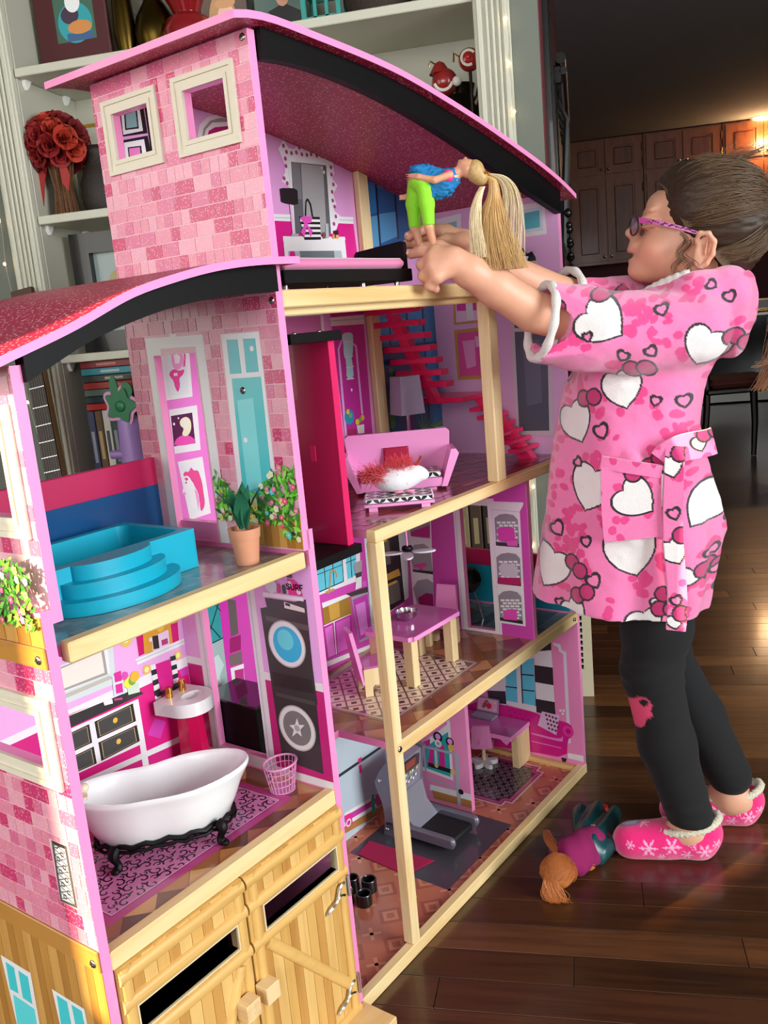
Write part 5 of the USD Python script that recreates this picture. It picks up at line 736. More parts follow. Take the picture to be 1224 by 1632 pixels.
for i in range(15):
    for j in range(9):
        cx, cy = -.328 + i * .0208, .062 + j * .0188; f = 1 if (i + j) % 2 else -1
        sc += [scroll(cx, cy, .0085, .6 * i, f, .0011), scroll(cx + .009, cy + .008, .0052, 2 + .5 * j, -f, .0009), affinity.rotate(affinity.scale(Point(cx - .006, cy + .009).buffer(1, 6), .0048, .0015), 40 * f + 25 * i)]
rb.append(('2a1424', shapely.union_all(sc).intersection(RB.buffer(-.0155)))); floorprint('F_bath', 'damask_rug_print', rb, .36415)
floorprint('F_pool', 'deck_tile_print', [('5c5450', sbox(-.364, .0165, -.0045, .271))] + [(r_.choice(['6e6660', '7c6c62', '5a5656', '84746a', '66605e']), sbox(-.363 + i * .018 + .009 * (j % 2), .017 + j * .0125, -.346 + i * .018 + .009 * (j % 2), .0288 + j * .0125).intersection(sbox(-.364, .0165, -.0045, .271)), 1) for i in range(21) for j in range(21)], .706)
floorprint('F2', 'living_floor_print', [('5a1e1c', sbox(.009, .0145, .808, .293).difference(sbox(0, 0, .1555, .1175)))] + [(r_.choice(['8a3a34', '702c2a', '9a463c', '642422']), sbox(.009 + i * .1 - .03 * (j % 3), .019 + j * .0185, .108 + i * .1 - .03 * (j % 3), .0368 + j * .0185).intersection(sbox(.009, .0145, .808, .293).difference(sbox(0, 0, .1555, .1175)))) for i in range(9) for j in range(15)], .700)
gp_ = [('a86248', sbox(.0165, .0165, .793, .293))]
for i in range(15):
    for j in range(6):
        cx, cy = .042 + i * .054, .035 + j * .050
        if (i + j) % 2 == 0: gp_ += [('94523c', affinity.rotate(sbox(cx - .019, cy - .019, cx + .019, cy + .019), 45)), ('b87456', affinity.rotate(sbox(cx - .0125, cy - .0125, cx + .0125, cy + .0125), 45)), ('985a44', affinity.rotate(sbox(cx - .0065, cy - .0065, cx + .0065, cy + .0065), 45))]
        else: gp_ += [('c08062', affinity.rotate(sbox(cx - .016, cy - .003, cx + .016, cy + .003), 45)), ('c08062', affinity.rotate(sbox(cx - .003, cy - .016, cx + .003, cy + .016), 45))]
gp_ = [(c, q.intersection(sbox(.0165, .0165, .793, .293)), {'a86248': 0, '94523c': 1, 'b87456': 2, '985a44': 3, 'c08062': 1}[c]) for c, q in gp_]; floorprint('F0', 'gym_parquet_print', gp_, .012)
floorprint('F0', 'exercise_mat_print', [('39363c', Polygon([(.31, .036), (.545, .036), (.548, .262), (.318, .262)]))], .0124)
RS = sbox(.60, .075, .775, .25); cut = shapely.union_all([sbox(.60, .075, .618, .09), sbox(.757, .075, .775, .09), sbox(.60, .235, .618, .25), sbox(.757, .235, .775, .25)]); RS1 = RS.difference(cut)
rs = [('c0a0a8', RS1.buffer(.004)), ('8a3a5c', RS1), ('b05a80', RS1.buffer(-.006)), ('7a2c4c', RS1.buffer(-.008)), ('17151a', RS1.buffer(-.012))]
for i in range(8):
    for j in range(9):
        cx, cy = .615 + i * .0205, .088 + j * .0185; q = affinity.rotate(sbox(cx - .0085, cy - .0085, cx + .0085, cy + .0085).buffer(.002), 45); rs.append(('8a8088', q.difference(q.buffer(-.0011)).intersection(RS1.buffer(-.014)), 6)); rs.append(('7a7078', q.buffer(-.004).difference(q.buffer(-.005)).intersection(RS1.buffer(-.014)), 6))
floorprint('F0', 'study_rug_print', rs, .01225)

# ---- roofs, black fascia arches
def roof(prof, y0, y1, th, mat_top, name, rim):
    P = np.vstack([prof, (prof - (0, th))[::-1]]); obj(name, MB().prism(Polygon(P), y0 + .0006, y1, 1), mat_top, DH, 40)
    m = MB().prism(Polygon(np.vstack([prof + (0, .0003), (prof - (0, th + .0003))[::-1]])), y0 - .001, y0 + .0006, 1); e = prof[rim]
    m.box((e[0] - .001, y0, e[1] - th - .0005), (e[0] + .0006, y1, e[1] + .0004)); obj('roof_edge', m, PINKE, DH, False)
roof(RPs, -.024, .33, .008, ROOFM, 'roof_panel', 0); roof(LPs, -.024, .315, .008, ROOFM, 'roof_panel', 0)
def fascia(top, low, y0, y1): P = np.vstack([top - (0, .0085), low[::-1]]); obj('fascia', MB().prism(Polygon(P), y0, y1, 1), BLKP, DH, False)
fx = np.linspace(.010, .806, 40); lowR = spline([(.008, 1.308), (.094, 1.311), (.183, 1.304), (.297, 1.287), (.429, 1.258), (.586, 1.219), (.699, 1.191), (.806, 1.165)], 60)
fascia(np.c_[fx, np.interp(fx, RPs[:, 0], RPs[:, 1])], np.c_[fx, np.interp(fx, lowR[:, 0], lowR[:, 1])], -.008, .006)
fx = np.linspace(-.364, -.005, 30); lowL = spline([(-.376, .964), (-.337, .98), (-.29, 1.0), (-.237, 1.016), (-.189, 1.027), (-.124, 1.036), (-.005, 1.042)], 40)
fascia(np.c_[fx, np.interp(fx, LPs[:, 0], LPs[:, 1])], np.c_[fx, np.interp(fx, lowL[:, 0], lowL[:, 1])], -.006, .008)
fascia(np.c_[fx, np.interp(fx, LPs[:, 0], LPs[:, 1])], np.c_[fx, np.interp(fx, lowL[:, 0], lowL[:, 1])], .285, .295)
# screws
def screw(x, y, z, ax, r=.0048):
    n = [0, 0, 0]; n[ax] = 1; m = MB().ball((x, y, z), r, tuple(.45 if i == ax else 1 for i in range(3)), 2); s = obj('screw', m, SCREW, DH, True)
    o = [x, y, z]; o[ax] -= r * .40; a = [r * .55] * 3; b = [r * .12] * 3; a[ax] = b[ax] = r * .10; k = [i for i in range(3) if i != ax]
    d1 = a.copy(); d1[k[1]] = r * .12; d2 = a.copy(); d2[k[0]] = r * .12; obj('slot', MB().box(np.array(o) - d1, np.array(o) + d1).box(np.array(o) - d2, np.array(o) + d2), SLOT, s, False)
for p in ((-.0045, .008, 1.333), (-.0045, .008, 1.032), (-.0045, .076, .923), (-.0055, .012, .736), (-.3885, .022, .733), (-.3915, .011, .701), (-.3915, .009, .362)): screw(*p, 0)
screw(.160, -.001, .357, 1, .005); screw(.79, -.004, .36, 1, .004)
for x, y in ((-.375, .02), (-.2, .31)): obj('screw', MB().ball((x, y, float(np.interp(x, LPs[:, 0], LPs[:, 1])) + .0005), .004, (1, 1, .5)), SCREW, DH, True)
# chain for the floating bedroom lamp
m = MB()
for k in range(12): m.tube([(.783 + .0016 * math.cos(a) * (k % 2), .075 + .0016 * math.cos(a) * (1 - k % 2), 1.105 + k * .0085 + .005 * math.sin(a)) for a in np.linspace(0, 6.28, 10)], .0006, 4)
obj('lamp_chain', m, BRASS, DH)
ofl = obj('hanging_lamp', MB().lathe([(0, -.012), (.012, -.008), (.019, .004), (.019, .006), (0, .004)], (.783, .075, 1.087), 24), pbr('pale_blue_plastic', 'bccfd4', .3), DH); obj('lamp_top', MB().lathe([(.016, .006), (.017, .012), (.010, .022), (0, .026)], (.783, .075, 1.087), 20), BLKP, ofl)

# ---- barn doors of the garage
DB = [woodm('door_board_' + 'abc'[i], a, b, 2, 14, .35, .25) for i, (a, b) in enumerate((('d3a55c', 'bb8a46'), ('c4904a', 'a87638'), ('deb56e', 'c89a56')))]
DRH = woodm('door_rail_h', 'dcb066', 'c4964e', 0, 14, .35, .25); DRV = woodm('door_rail_v', 'd8ac62', 'c0924c', 2, 14, .35, .25)
def barn_door(x0, x1, hole, braces, knob, hinges):
    P = sbox(x0, .014, x1, .3445).difference(hole); d = obj('door', MB().prism(P, .006, -.003, 1), DRV, DH, False)
    x = x0; k = 0
    while x < x1:
        w = (.0175, .015, .0185)[k % 3]; q = sbox(x + .0004, .0145, min(x + w - .0004, x1), .344).difference(hole)
        if not q.is_empty: obj('board', MB().prism(q, -.003, -.0038, 1), DB[k % 3], d, False)
        x += w; k += 1
    hx0, hz0, hx1, hz1 = hole.bounds
    def bar_(a, b, w, m=DRH):     # half-round battens
        a, b = np.array(a), np.array(b); u = (b - a) / np.linalg.norm(b - a); n = np.array((-u[1], u[0])); t = np.linspace(0, math.pi, 9); h = .0046 if m is DRV else .0056
        ring = lambda p: np.array([(p[0] + n[0] * w / 2 * math.cos(k), -.0036 - h * math.sin(k), p[1] + n[1] * w / 2 * math.cos(k)) for k in t]); obj('batten', m3.Manifold.hull_points(np.vstack([ring(a), ring(b)])), m, d, 40)
    for z in (.334, .300, .2455, .022): bar_((x0, z), (x1, z), .0165)
    for x in ((x0 + (hx0 - x0) / 2) if hx0 - x0 > .008 else x0 + .008, x1 - .009): bar_((x, .015), (x, .344), .0155, DRV)
    for a, b in braces: bar_(a, b, .0165)
    obj('window_rim', MB().prism(hole.buffer(.0022, join_style=2).difference(hole), .006, -.0068, 1), pbr('pale_wood_rim', 'd8c49a', .5), d, False)
    obj('knob', MB().box((knob[0], -.0265, knob[1]), (knob[0] + .0235, -.0062, knob[1] + .024), .001), woodm('knob_wood', 'e2c490', 'cfa670', 1, 18, .55), d, False)
    for z in hinges:
        m = MB().cyl((x1 - .001, -.0075, z - .016), (x1 - .001, -.0075, z + .016), .0026, n=10).box((x1 - .012, -.0075, z - .014), (x1 - .001, -.006, z + .014), .0004)
        m.tube(spline([(x1 - .01, -.0075, z + .010), (x1 - .022, -.0078, z + .004), (x1 - .028, -.0078, z - .008), (x1 - .04, -.0078, z - .012), (x1 - .05, -.0078, z - .018)], 16), np.interp(np.linspace(0, 1, 16), [0, .5, .8, 1], [.003, .0024, .0036, .0018]), 6)
        m.tube(spline([(x1 - .01, -.0075, z - .010), (x1 - .022, -.0078, z - .006), (x1 - .03, -.0078, z - .012)], 10), .0019, 6); obj('hinge', m, SCREW, d)
barn_door(-.374, -.1875, sbox(-.356, .260, -.206, .291), [((-.206, .236), (-.30, .03))], (-.2245, .174), [])
barn_door(-.1845, .0035, sbox(-.158, .256, -.014, .290), [((-.158, .238), (-.012, .07))], (-.190, .174), [.222, .064])
# garage threshold board and what is dimly inside
obj('ramp_board', MB().box((-.376, -.062, .0), (.0155, -.0005, .021), .0015), woodm('ramp_wood', 'e0bb80', 'cda462', 0, 16, .5), DH, False)
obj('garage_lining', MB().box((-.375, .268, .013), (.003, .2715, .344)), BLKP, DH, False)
# elevator
EV = thing('toy_elevator', 'hot magenta toy lift cage with black floor and roof beside the brick divider', 'toy elevator', (.066, .06, .69), house=True)
obj('wall', MB().box((.1005, .012, .692), (.1125, .114, .976), .0008), pbr('lift_magenta', 'a80f45', .35, coat=.2), EV, False); obj('front_edge', MB().box((.1, .0112, .692), (.1129, .0122, .976)), pbr('lift_edge', 'd0205c', .35), EV, False)
obj('floor', MB().box((.0165, .0015, .679), (.119, .1165, .692), .0008), BLKP, EV, False); obj('roof', MB().box((.0165, .0015, .976), (.1195, .1165, .989), .0008), BLKP, EV, False)
for x in (.035, .085): obj('bolt', MB().ball((x, .012, .989), .0035, (1, 1, .7)), SCREW, EV, True)
obj('handle', MB().box((.0985, .052, .811), (.1004, .062, .834), .0006), MATS['lift_edge'], EV, False)

# scrolled iron grille of the lantern print
def ln_(P, w=.0007): return shapely.LineString(P).buffer(w, 2)
G_ = []
for i in range(9):
    z = .424 + i * .0075; G_ += [ln_([(.030, z), (.0505, z + .0075)], .0004), ln_([(.0505, z), (.030, z + .0075)], .0004)]
    c = .0402 + .004 * (-1) ** i; G_.append(Point(c, z + .0037).buffer(.0031, 6).difference(Point(c, z + .0037).buffer(.0022, 6)))
V, F, C = flatprint([('3a3632', shapely.union_all(G_).intersection(sbox(.027, .42, .0545, .4915)))], 0, -.38865); obj('grille_scrolls', (V, F), PRINT, GRP['P0'], False, col=C)
# ================================================================== TOY FURNITURE (house coordinates)
def fr(o, ang):                                   # local frame -> house: origin o, x axis turned by ang degrees
    M = rotm((0, 0, 1), ang); M[:3, 3] = o; return M
def tprint(path_parent, name, polys, M, ax=2):
    V, F, C = flatprint(polys, ax, 0); V = V @ M[:3, :3].T + M[:3, 3]; obj(name, (V, F), PRINT, path_parent, False, col=C)
FW = pbr('furniture_white', 'e6e6e4', .25, coat=.5); GOLD = pbr('gold_paint', 'c8962e', .3, .6); GOLDM = pbr('gold_metal', 'd4a24a', .2, 1)
FPINK = pbr('furniture_pink', 'ec96cc', .4, coat=.15); FTOP = pbr('table_purple_pink', 'c060a4', .2, coat=.6); FWOOD = woodm('furniture_pine', 'e6cf9c', 'd8bc84', 2, 14, .5)
# --- pool
TEALP = pbr('pool_teal', '06a2bc', .38)
po = thing('toy_pool', 'turquoise toy pool with three rounded steps on the patio', 'toy pool', (-.2, .15, .7062), house=True)
Pb = sbox(-.362, .106, -.092, .245); m = MB().prism(Pb.difference(sbox(-.35, .118, -.104, .233).buffer(-.014).buffer(.014)), .7065, .757, 2).box((-.36, .108, .7065), (-.094, .243, .712)); obj('basin', m, TEALP, po, 30)
for rx, ry, z0, z1 in ((.088, .060, .7065, .7225), (.072, .044, .7225, .7395), (.056, .028, .7395, .7572)):
    q = affinity.scale(Point(0, 0).buffer(1, 24), rx, ry); q = affinity.translate(q, -.222, .108).intersection(sbox(-.4, 0, 0, .1065)); obj('step', MB().prism(q, z0, z1, 2), TEALP, po, 30)
# --- potted plant
pp = thing('potted_plant', 'felt-leaved green plant in a small terracotta pot at the patio edge', 'plant', (-.058, .05, .7062), house=True)
obj('pot', MB().lathe([(0, 0), (.0145, 0), (.0185, .034), (.0195, .034), (.021, .047), (.0185, .047), (.017, .036), (0, .034)], (-.058, .05, .7063), 28), pbr('terracotta', 'c98a68', .7), pp)
def leaf(a, tilt, L, w, b): 
    pts = []; F = []
    for k in range(9):
        t = k / 8; h = L * t; wd = w * math.sin(math.pi * min(1, t * .9 + .08)) ** .8; r = .004 + tilt * L * t * t
        for s_ in (-1, 0, 1): pts.append((b[0] + r * math.cos(a) - s_ * wd * math.sin(a), b[1] + r * math.sin(a) + s_ * wd * math.cos(a), b[2] + h + (.003 if s_ == 0 else 0)))
        if k: q = 3 * (k - 1); F += [(q, q + 1, q + 4), (q, q + 4, q + 3), (q + 1, q + 2, q + 5), (q + 1, q + 5, q + 4)]
    F = np.array(F); return np.array(pts), np.vstack([F])
LEAF = pbr('felt_green', '0e5a3c', .85)
for a, t, L, w in ((-.8, .45, .05, .012), (-2.3, .5, .054, .0105), (2.4, .5, .052, .010), (.6, .35, .056, .010), (1.6, .3, .05, .010), (-1.5, .2, .056, .0095)): obj('leaf', leaf(a, t, L, w, (-.058, .05, .751)), LEAF, pp, True)
# --- bath
bt = thing('toy_bathtub', 'white clawfoot toy bathtub on a black scrolled stand', 'toy bathtub', (-.19, .118, .3645), house=True)
MB_ = fr((-.192, .119, .3645), -33)
def egg(u, a, b): c, s_ = math.cos(u), math.sin(u); return a * c, b * s_ * (1 + .06 * c) * (1 - .13 * math.exp(-((c + .12) / .32) ** 2))
nU = 56; V = []
prof = [(.30, .30, .022), (.62, .60, .024), (.80, .80, .036), (.89, .90, .055), (.95, .96, .074), (1.0, 1.0, .084), (1.03, 1.05, .090), (1.04, 1.06, .094), (1.02, 1.03, .0975), (.985, .975, .0965), (.95, .93, .092), (.90, .88, .075), (.82, .80, .052), (.68, .66, .036), (.40, .40, .031)]
for a, b, z0 in prof:
    z = z0 - .010 * (1 - .15 * z0 / .0975)
    for k in range(nU):
        u = 2 * math.pi * k / nU; x, y = egg(u, .106 * a, .055 * b); lift = max(0, z - .042) / .045; zz = z + lift * (.002 * max(0, math.cos(u)) ** 1.6 + .006 * max(0, -math.cos(u)) ** 2 - .004 * (1 - abs(math.cos(u)))); V.append((x + .006 * lift * math.copysign(abs(math.cos(u)) ** 3, math.cos(u)), y, zz))
V = np.array(V); m_ = len(prof); F = []
for r in range(m_ - 1):
    for k in range(nU): k2 = (k + 1) % nU; F.append((r * nU + k, r * nU + k2, (r + 1) * nU + k2, (r + 1) * nU + k))
V = np.vstack([V, [(0, 0, .0125), (0, 0, .0215)]]); F = np.array(F); T = np.vstack([F[:, [0, 1, 2]], F[:, [0, 2, 3]], [(((k + 1) % nU), k, len(V) - 2) for k in range(nU)], [((m_ - 1) * nU + k, (m_ - 1) * nU + (k + 1) % nU, len(V) - 1) for k in range(nU)]])
m = MB().add((V, T)).xf(MB_); obj('tub', m, FW, bt, 60)
m = MB(); ring = [egg(u, .088, .047) for u in np.linspace(0, 2 * math.pi, 60)]; m.tube([(x, y, .0245 + .0022 * math.sin(9 * i * .21)) for i, (x, y) in enumerate(ring)], .0032, 6); m.tube([(x * 1.02, y * 1.02, .0185 + .0016 * math.cos(12 * i * .21)) for i, (x, y) in enumerate(ring)], .0022, 6)
obj('stand', m.xf(MB_), BLKP, bt)
for sx, sy in ((-.066, -.041), (.060, -.043), (-.066, .041), (.060, .043)): obj('claw_foot', MB().tube(spline([(sx, sy, .030), (sx * 1.06, sy * 1.12, .020), (sx * 1.0, sy * 1.08, .009), (sx * 1.06, sy * 1.16, .0035)], 12), [.0062, .0068, .0068, .0064, .006, .0052, .0046, .0044, .0048, .0056, .006, .004], 8).ball((sx * 1.07, sy * 1.18, .0045), .0052, (1.1, 1.1, .8)).xf(MB_), BLKP, bt)
q = affinity.scale(Point(0, 0).buffer(1, 16), .016, .021).intersection(sbox(-.03, -.03, .03, .02))
m = MB().prism(affinity.translate(q, .0, .0), -.004, .004, 0); m.v = [v + (-.108, -.006, .094) for v in m.v]; obj('gold_spout', m.xf(MB_), GOLD, bt)
obj('tap_bar', MB().cyl((-.102, -.03, .1), (-.102, .022, .1), .003, n=8).ball((-.092, -.012, .105), .0075, (1, 1, .8)).box((-.106, -.028, .096), (-.088, -.016, .1)).xf(MB_), pbr('ivory', 'e8dcc0', .4), bt)
# --- washbasin
sk = thing('toy_sink', 'white toy washbasin with two gold taps on a hot pink pedestal', 'toy sink', (-.037, .235, .3645), house=True)
MS = fr((-.038, .236, 0), 8)
q = sbox(-.036, -.006, .036, .030).union(affinity.scale(Point(0, -.006).buffer(1, 24), .036, .034).intersection(sbox(-.05, -.05, .05, -.0055))); bowl = affinity.translate(affinity.scale(Point(0, 0).buffer(1, 20), .018, .0125), .004, -.008)
m = MB().prism(q.difference(bowl), .462, .482, 2).lathe([(0, -.012), (.008, -.011), (.0145, -.006), (.0185, .0)], (0, 0, 0), 20)
m.v[-1] = m.v[-1] * (1, .68, 1) + (.004, -.008, .4795); obj('basin', m.xf(MS), FW, sk, 40)
obj('pedestal', m3.Manifold.hull_points(np.array([(x, y, z) for z, w in ((.3647, .017), (.375, .0145), (.462, .0125)) for x, y in ((-w + .004, -.006), (-w * .5 + .004, -w - .006), (w * .5 + .004, -w - .006), (w + .004, -.006), (w + .004, .014), (-w + .004, .014))]) @ MS[:3, :3].T + MS[:3, 3]), pbr('hot_pink_plastic', 'cf0f52', .3, coat=.3), sk, False)
for x in (-.014, .015): obj('tap', MB().cyl((x, .018, .482), (x, .018, .497), .0052, n=14).cyl((x, .018, .497), (x, .018, .4985), .0046, n=14).xf(MS), GOLDM, sk)
# --- laundry basket (open lattice)
lb = thing('toy_basket', 'pink openwork toy laundry basket by the printed washing machines', 'basket', (-.0235, .072, .3645), house=True)
LBM = pbr('pink_translucent', 'e79ac8', .3, trans=.25); m = MB(); c0 = np.array((-.0235, .072, .3648))
rad = lambda t: .0185 + .0080 * t
for k in range(22):
    a = 2 * math.pi * k / 22; m.tube([c0 + (rad(t) * math.cos(a), rad(t) * .8 * math.sin(a), .040 * t) for t in (0, .5, 1)], .0007, 4)
for t in (.0, .25, .5, .75): m.tube([c0 + (rad(t) * math.cos(a), rad(t) * .8 * math.sin(a), .040 * t + .0006) for a in np.linspace(0, 2 * math.pi, 30)], .0007, 4)
obj('lattice', m, LBM, lb); obj('rim', MB().tube([c0 + (rad(1) * math.cos(a), rad(1) * .8 * math.sin(a), .040) for a in np.linspace(0, 2 * math.pi, 40)], .0016, 6), LBM, lb); obj('bottom', MB().lathe([(0, 0), (.0185, 0), (.0185, .001), (0, .001)], c0, 24), LBM, lb)
# --- black box
bx = thing('toy_chest', 'plain black toy cabinet seen through the bathroom doorway', 'toy cabinet', (.055, .2, .3655), house=True)
obj('body', MB().box((.0175, .150, .3655), (.09, .262, .4515), .0012), BLKP, bx, False); obj('top', MB().box((.0168, .149, .4515), (.091, .263, .4555), .0008), pbr('black_gloss', '1a1618', .12, coat=.5), bx, False)
# --- bed
bd = thing('toy_bed', 'black toy bed with pink mattress and tall black headboard in the top room', 'toy bed', (.2, .06, 1.0405), house=True)
obj('frame', MB().box((.03, .0125, 1.0510), (.318, .112, 1.0690), .0015), BLKP, bd, False)
obj('mattress', MB().box((.034, .0150, 1.0690), (.306, .108, 1.0850), .006), pbr('pink_satin', 'e47aa8', .45, sheen=.4), bd, 60)
obj('headboard', MB().prism(Polygon([(.0185, 1.0685), (.112, 1.0685), (.112, 1.0985), (.108, 1.103), (.022, 1.1095), (.0185, 1.107)]), .307, .3155, 0), BLKP, bd, False)
for x in (.05, .217, .302):
    for y in (.032, .100): obj('leg', MB().cyl((x, y, 1.0405), (x, y, 1.0515), .0042, n=12), CHROME, bd)
# --- love seat
sf = thing('toy_sofa', 'pink wooden toy love seat with flared arms and patterned cushions', 'toy sofa', (.44, .15, .7005), house=True); MSF = fr((.412, .134, .7005), math.degrees(math.atan2(-.8, .6)))
obj('backrest', MB().prism(Polygon([(-.088, .010), (.088, .010), (.094, .094), (.088, .100), (-.088, .100), (-.094, .094)]), .052, .062, 1).xf(MSF), FPINK, sf, False)
for s_ in (-1, 1):
    m = MB(); P = Polygon([(s_ * .069, .006), (s_ * .079, .006), (s_ * .103, .062), (s_ * .098, .070), (s_ * .090, .070)]); m.prism(P, -.012, .056, 1); obj('arm', m.xf(MSF), FPINK, sf, False)
obj('seat', MB().box((-.072, -.010, .006), (.072, .053, .022), .0015).xf(MSF), FPINK, sf, False)
for x, y in ((-.055, 0), (.055, 0), (-.055, .045), (.055, .045)): obj('leg', MB().box((x - .006, y - .004, 0.0002), (x + .006, y + .004, .006)).xf(MSF), FPINK, sf, False)
FAB0 = pbr('cushion_white', 'ddd8d4', .8)
def lens_pattern(x0, x1, y0, y1, s):
    B = sbox(x0, y0, x1, y1); out = [('dcd6d0', B)]; L = []; h = s * .78
    for i in range(-1, int((x1 - x0) / s) + 2):
        for j in range(-1, int((y1 - y0) / h) + 2):
            a = np.array((x0 + i * s, y0 + j * h))
            for dx in (-.5, .5):
                for dy in (-.5, .5):
                    b = a + (s * dx, h * dy); d = b - a; n = np.array((-d[1], d[0])); t = np.linspace(0, 1, 7)[:, None]; w = .19 * np.sin(np.pi * t) + .02
                    L.append(Polygon(np.vstack([a + d * t + n * w, (a + d * t - n * w)[::-1]])))
    out.append(('17151a', shapely.union_all([q.buffer(0) for q in L]).intersection(B)))
    return out
obj('seat_cushion', MB().box((-.070, -.010, .022), (.070, .050, .033), .004).xf(MSF), FAB0, sf, 50); Mt = MSF.copy(); Mt[2, 3] += .0331; tprint(sf, 'cushion_pattern', lens_pattern(-.066, .066, -.006, .047, .027), Mt)
Mf = MSF @ np.array([[1, 0, 0, 0], [0, 1, 0, -.0101], [0, 0, 1, .0], [0, 0, 0, 1]]); V, F, C = flatprint(lens_pattern(-.066, .066, .0235, .032, .022), 1, 0); obj('cushion_pattern', (V @ Mf[:3, :3].T + Mf[:3, 3], F), PRINT, sf, False, col=C)
cu = thing('toy_cushion', 'crimson square toy cushion leaning on the love seat back', 'cushion', (.45, .17, .735), house=True)
q = rotm((1, 0, 0), -14); m = MB().box((-.026, -.005, 0), (.018, .005, .040), .004); m.xf(q).xf(fr((.412 + .032, .134 + .024, .7345), math.degrees(math.atan2(-.8, .6)))); obj('cover', m, pbr('crimson_felt', 'a8123c', .85), cu, 50); obj('seam', MB().tube([(-.026, 0, 0), (.018, 0, 0), (.018, 0, .04), (-.026, 0, .04), (-.026, 0, 0)], .0011, 5).xf(q).xf(fr((.412 + .032, .134 + .024, .7345), math.degrees(math.atan2(-.8, .6)))), MATS['crimson_felt'], cu)
ot = thing('toy_footstool', 'low pink toy footstool with black and white patterned top', 'toy stool', (.305, .075, .7005), house=True); MO = fr((.312, .070, .7005), math.degrees(math.atan2(-.81, .59)))
obj('base', MB().box((-.056, -.032, .007), (.056, .036, .012), .0008).xf(MO), FPINK, ot, False)
for x, y in ((-.042, -.026), (.042, -.026), (-.042, .03), (.042, .03)): obj('foot', MB().box((x - .007, y - .004, .0002), (x + .007, y + .004, .007)).xf(MO), FPINK, ot, False)
obj('cushion', MB().box((-.056, -.032, .012), (.056, .036, .021), .004).xf(MO), FAB0, ot, 50); Mt = MO.copy(); Mt[2, 3] += .0211; tprint(ot, 'cushion_pattern', lens_pattern(-.053, .053, -.029, .033, .031), Mt)
V, F, C = flatprint(lens_pattern(-.053, .053, .0135, .0195, .022), 1, -.0321); obj('cushion_pattern', (V @ MO[:3, :3].T + MO[:3, 3], F), PRINT, ot, False, col=C)
# --- plush
pl = thing('plush_toy', 'round white plush with fluffy coral mane and gold horn on the footstool', 'plush toy', (.325, .072, .7217), house=True); MP = fr((.325, .078, .7217), math.degrees(math.atan2(-.81, .59)))
f = Field((-.055, -.045, -.004), (.06, .045, .05), .0016); f.ell((-.004, 0, .0215), (.038, .027, .0215), .004); f.ell((.030, -.004, .028), (.018, .015, .013), .012); f.ell((.043, -.005, .0245), (.008, .008, .007), .006)
V, F = f.mesh(); obj('body', MB().add((V, F)).xf(MP), pbr('white_plush', 'e8e8ec', .95, sheen=.6, bump=.5, bscale=700), pl, True)
def tuft(c, n, L, dirs, spread, w, name, material, M, parent):
    S = []
    for k in range(n):
        d = np.array(dirs) + nrs.normal(0, spread, 3); d /= np.linalg.norm(d); o = np.array(c) + nrs.normal(0, .006, 3) * (1.6, .8, .5); l = L * (.6 + .5 * nrs.rand()); b = nrs.normal(0, .25, 3)
        P = np.array([o + d * l * t + b * l * t * t * .5 for t in np.linspace(0, 1, 6)]); S.append(P @ M[:3, :3].T + M[:3, 3])
    return S
FUR = pbr('coral_fur', 'e0404c', .8, sheen=.4)
S = tuft((.006, -.002, .034), 620, .024, (-.1, -.15, .75), .55, .0008, 'mane', FUR, MP, pl) + tuft((-.03, -.008, .030), 620, .026, (-.6, -.5, .25), .5, .0008, 'tail', FUR, MP, pl); curves('mane', S, .0010, FUR, pl, 'fluffy coral red mane and tail', kind='stuff')
obj('horn', MB().tube([(.028, -.004, .036), (.034, -.005, .046), (.040, -.006, .056)], [.0032, .0026, .0014], 8).xf(MP), GOLDM, pl); obj('foot', MB().ball((.0, -.019, .0025), .006, (1.3, .8, .4)).ball((.018, -.018, .0028), .006, (1.3, .8, .4)).xf(MP), pbr('plush_pink', 'e88aa8', .8), pl); obj('ear', MB().ball((.010, -.012, .041), .004, (.7, .5, 1.3)).xf(MP), pbr('plush_grey', 'a8808c', .8), pl)
# --- floor lamp
la = thing('toy_floor_lamp', 'grey square-shaded toy floor lamp standing behind the love seat', 'toy lamp', (.605, .235, .7005), house=True); ML = fr((.600, .240, .7005), -28)
obj('base', MB().box((-.016, -.016, .0002), (.016, .016, .006), .001).xf(ML), CHROME, la); obj('pole', MB().cyl((0, 0, .006), (0, 0, .120), .0034, n=12).xf(ML), CHROME, la)
obj('shade', m3.Manifold.hull_points(np.array([(x * w, y * w, z) for z, w in ((.114, .0255), (.188, .0215)) for x in (-1, 1) for y in (-1, 1)]) @ ML[:3, :3].T + ML[:3, 3]), pbr('shade_grey', 'a8a0bc', .5), la, False)
# --- staircase
STP = pbr('stair_pink', 'ea1c5c', .35, coat=.3)
sr = thing('toy_staircase', 'hot pink L-shaped toy staircase in the back corner of the living room', 'toy stairs', (.7, .2, .7005), house=True)
for k in range(7):
    t = k / 7; x = .560 + .116 * t; z = 1.013 - .172 * t; obj('step', MB().box((x - .008, .178, z - .006), (x + .020, .286, z + .005), .0008), STP, sr, False)
obj('stringer', MB().prism(Polygon([(.556, 1.006), (.576, 1.006), (.706, .823), (.684, .823)]), .222, .242, 1), STP, sr, False); obj('top_plate', MB().box((.548, .172, 1.0115), (.590, .288, 1.0205), .0008), STP, sr, False)
obj('landing', MB().box((.688, .168, .8245), (.800, .288, .8345), .0008), STP, sr, False)
for k in range(6):
    t = k / 6; y = .158 - .098 * t; z = .808 - .100 * t; obj('step', MB().box((.716, y - .013, z - .0065), (.803, y + .012, z + .0015), .0008), STP, sr, False)
obj('stringer', MB().prism(Polygon([(.178, .825), (.150, .825), (.052, .7012), (.082, .7012)]), .75, .772, 0), STP, sr, False)
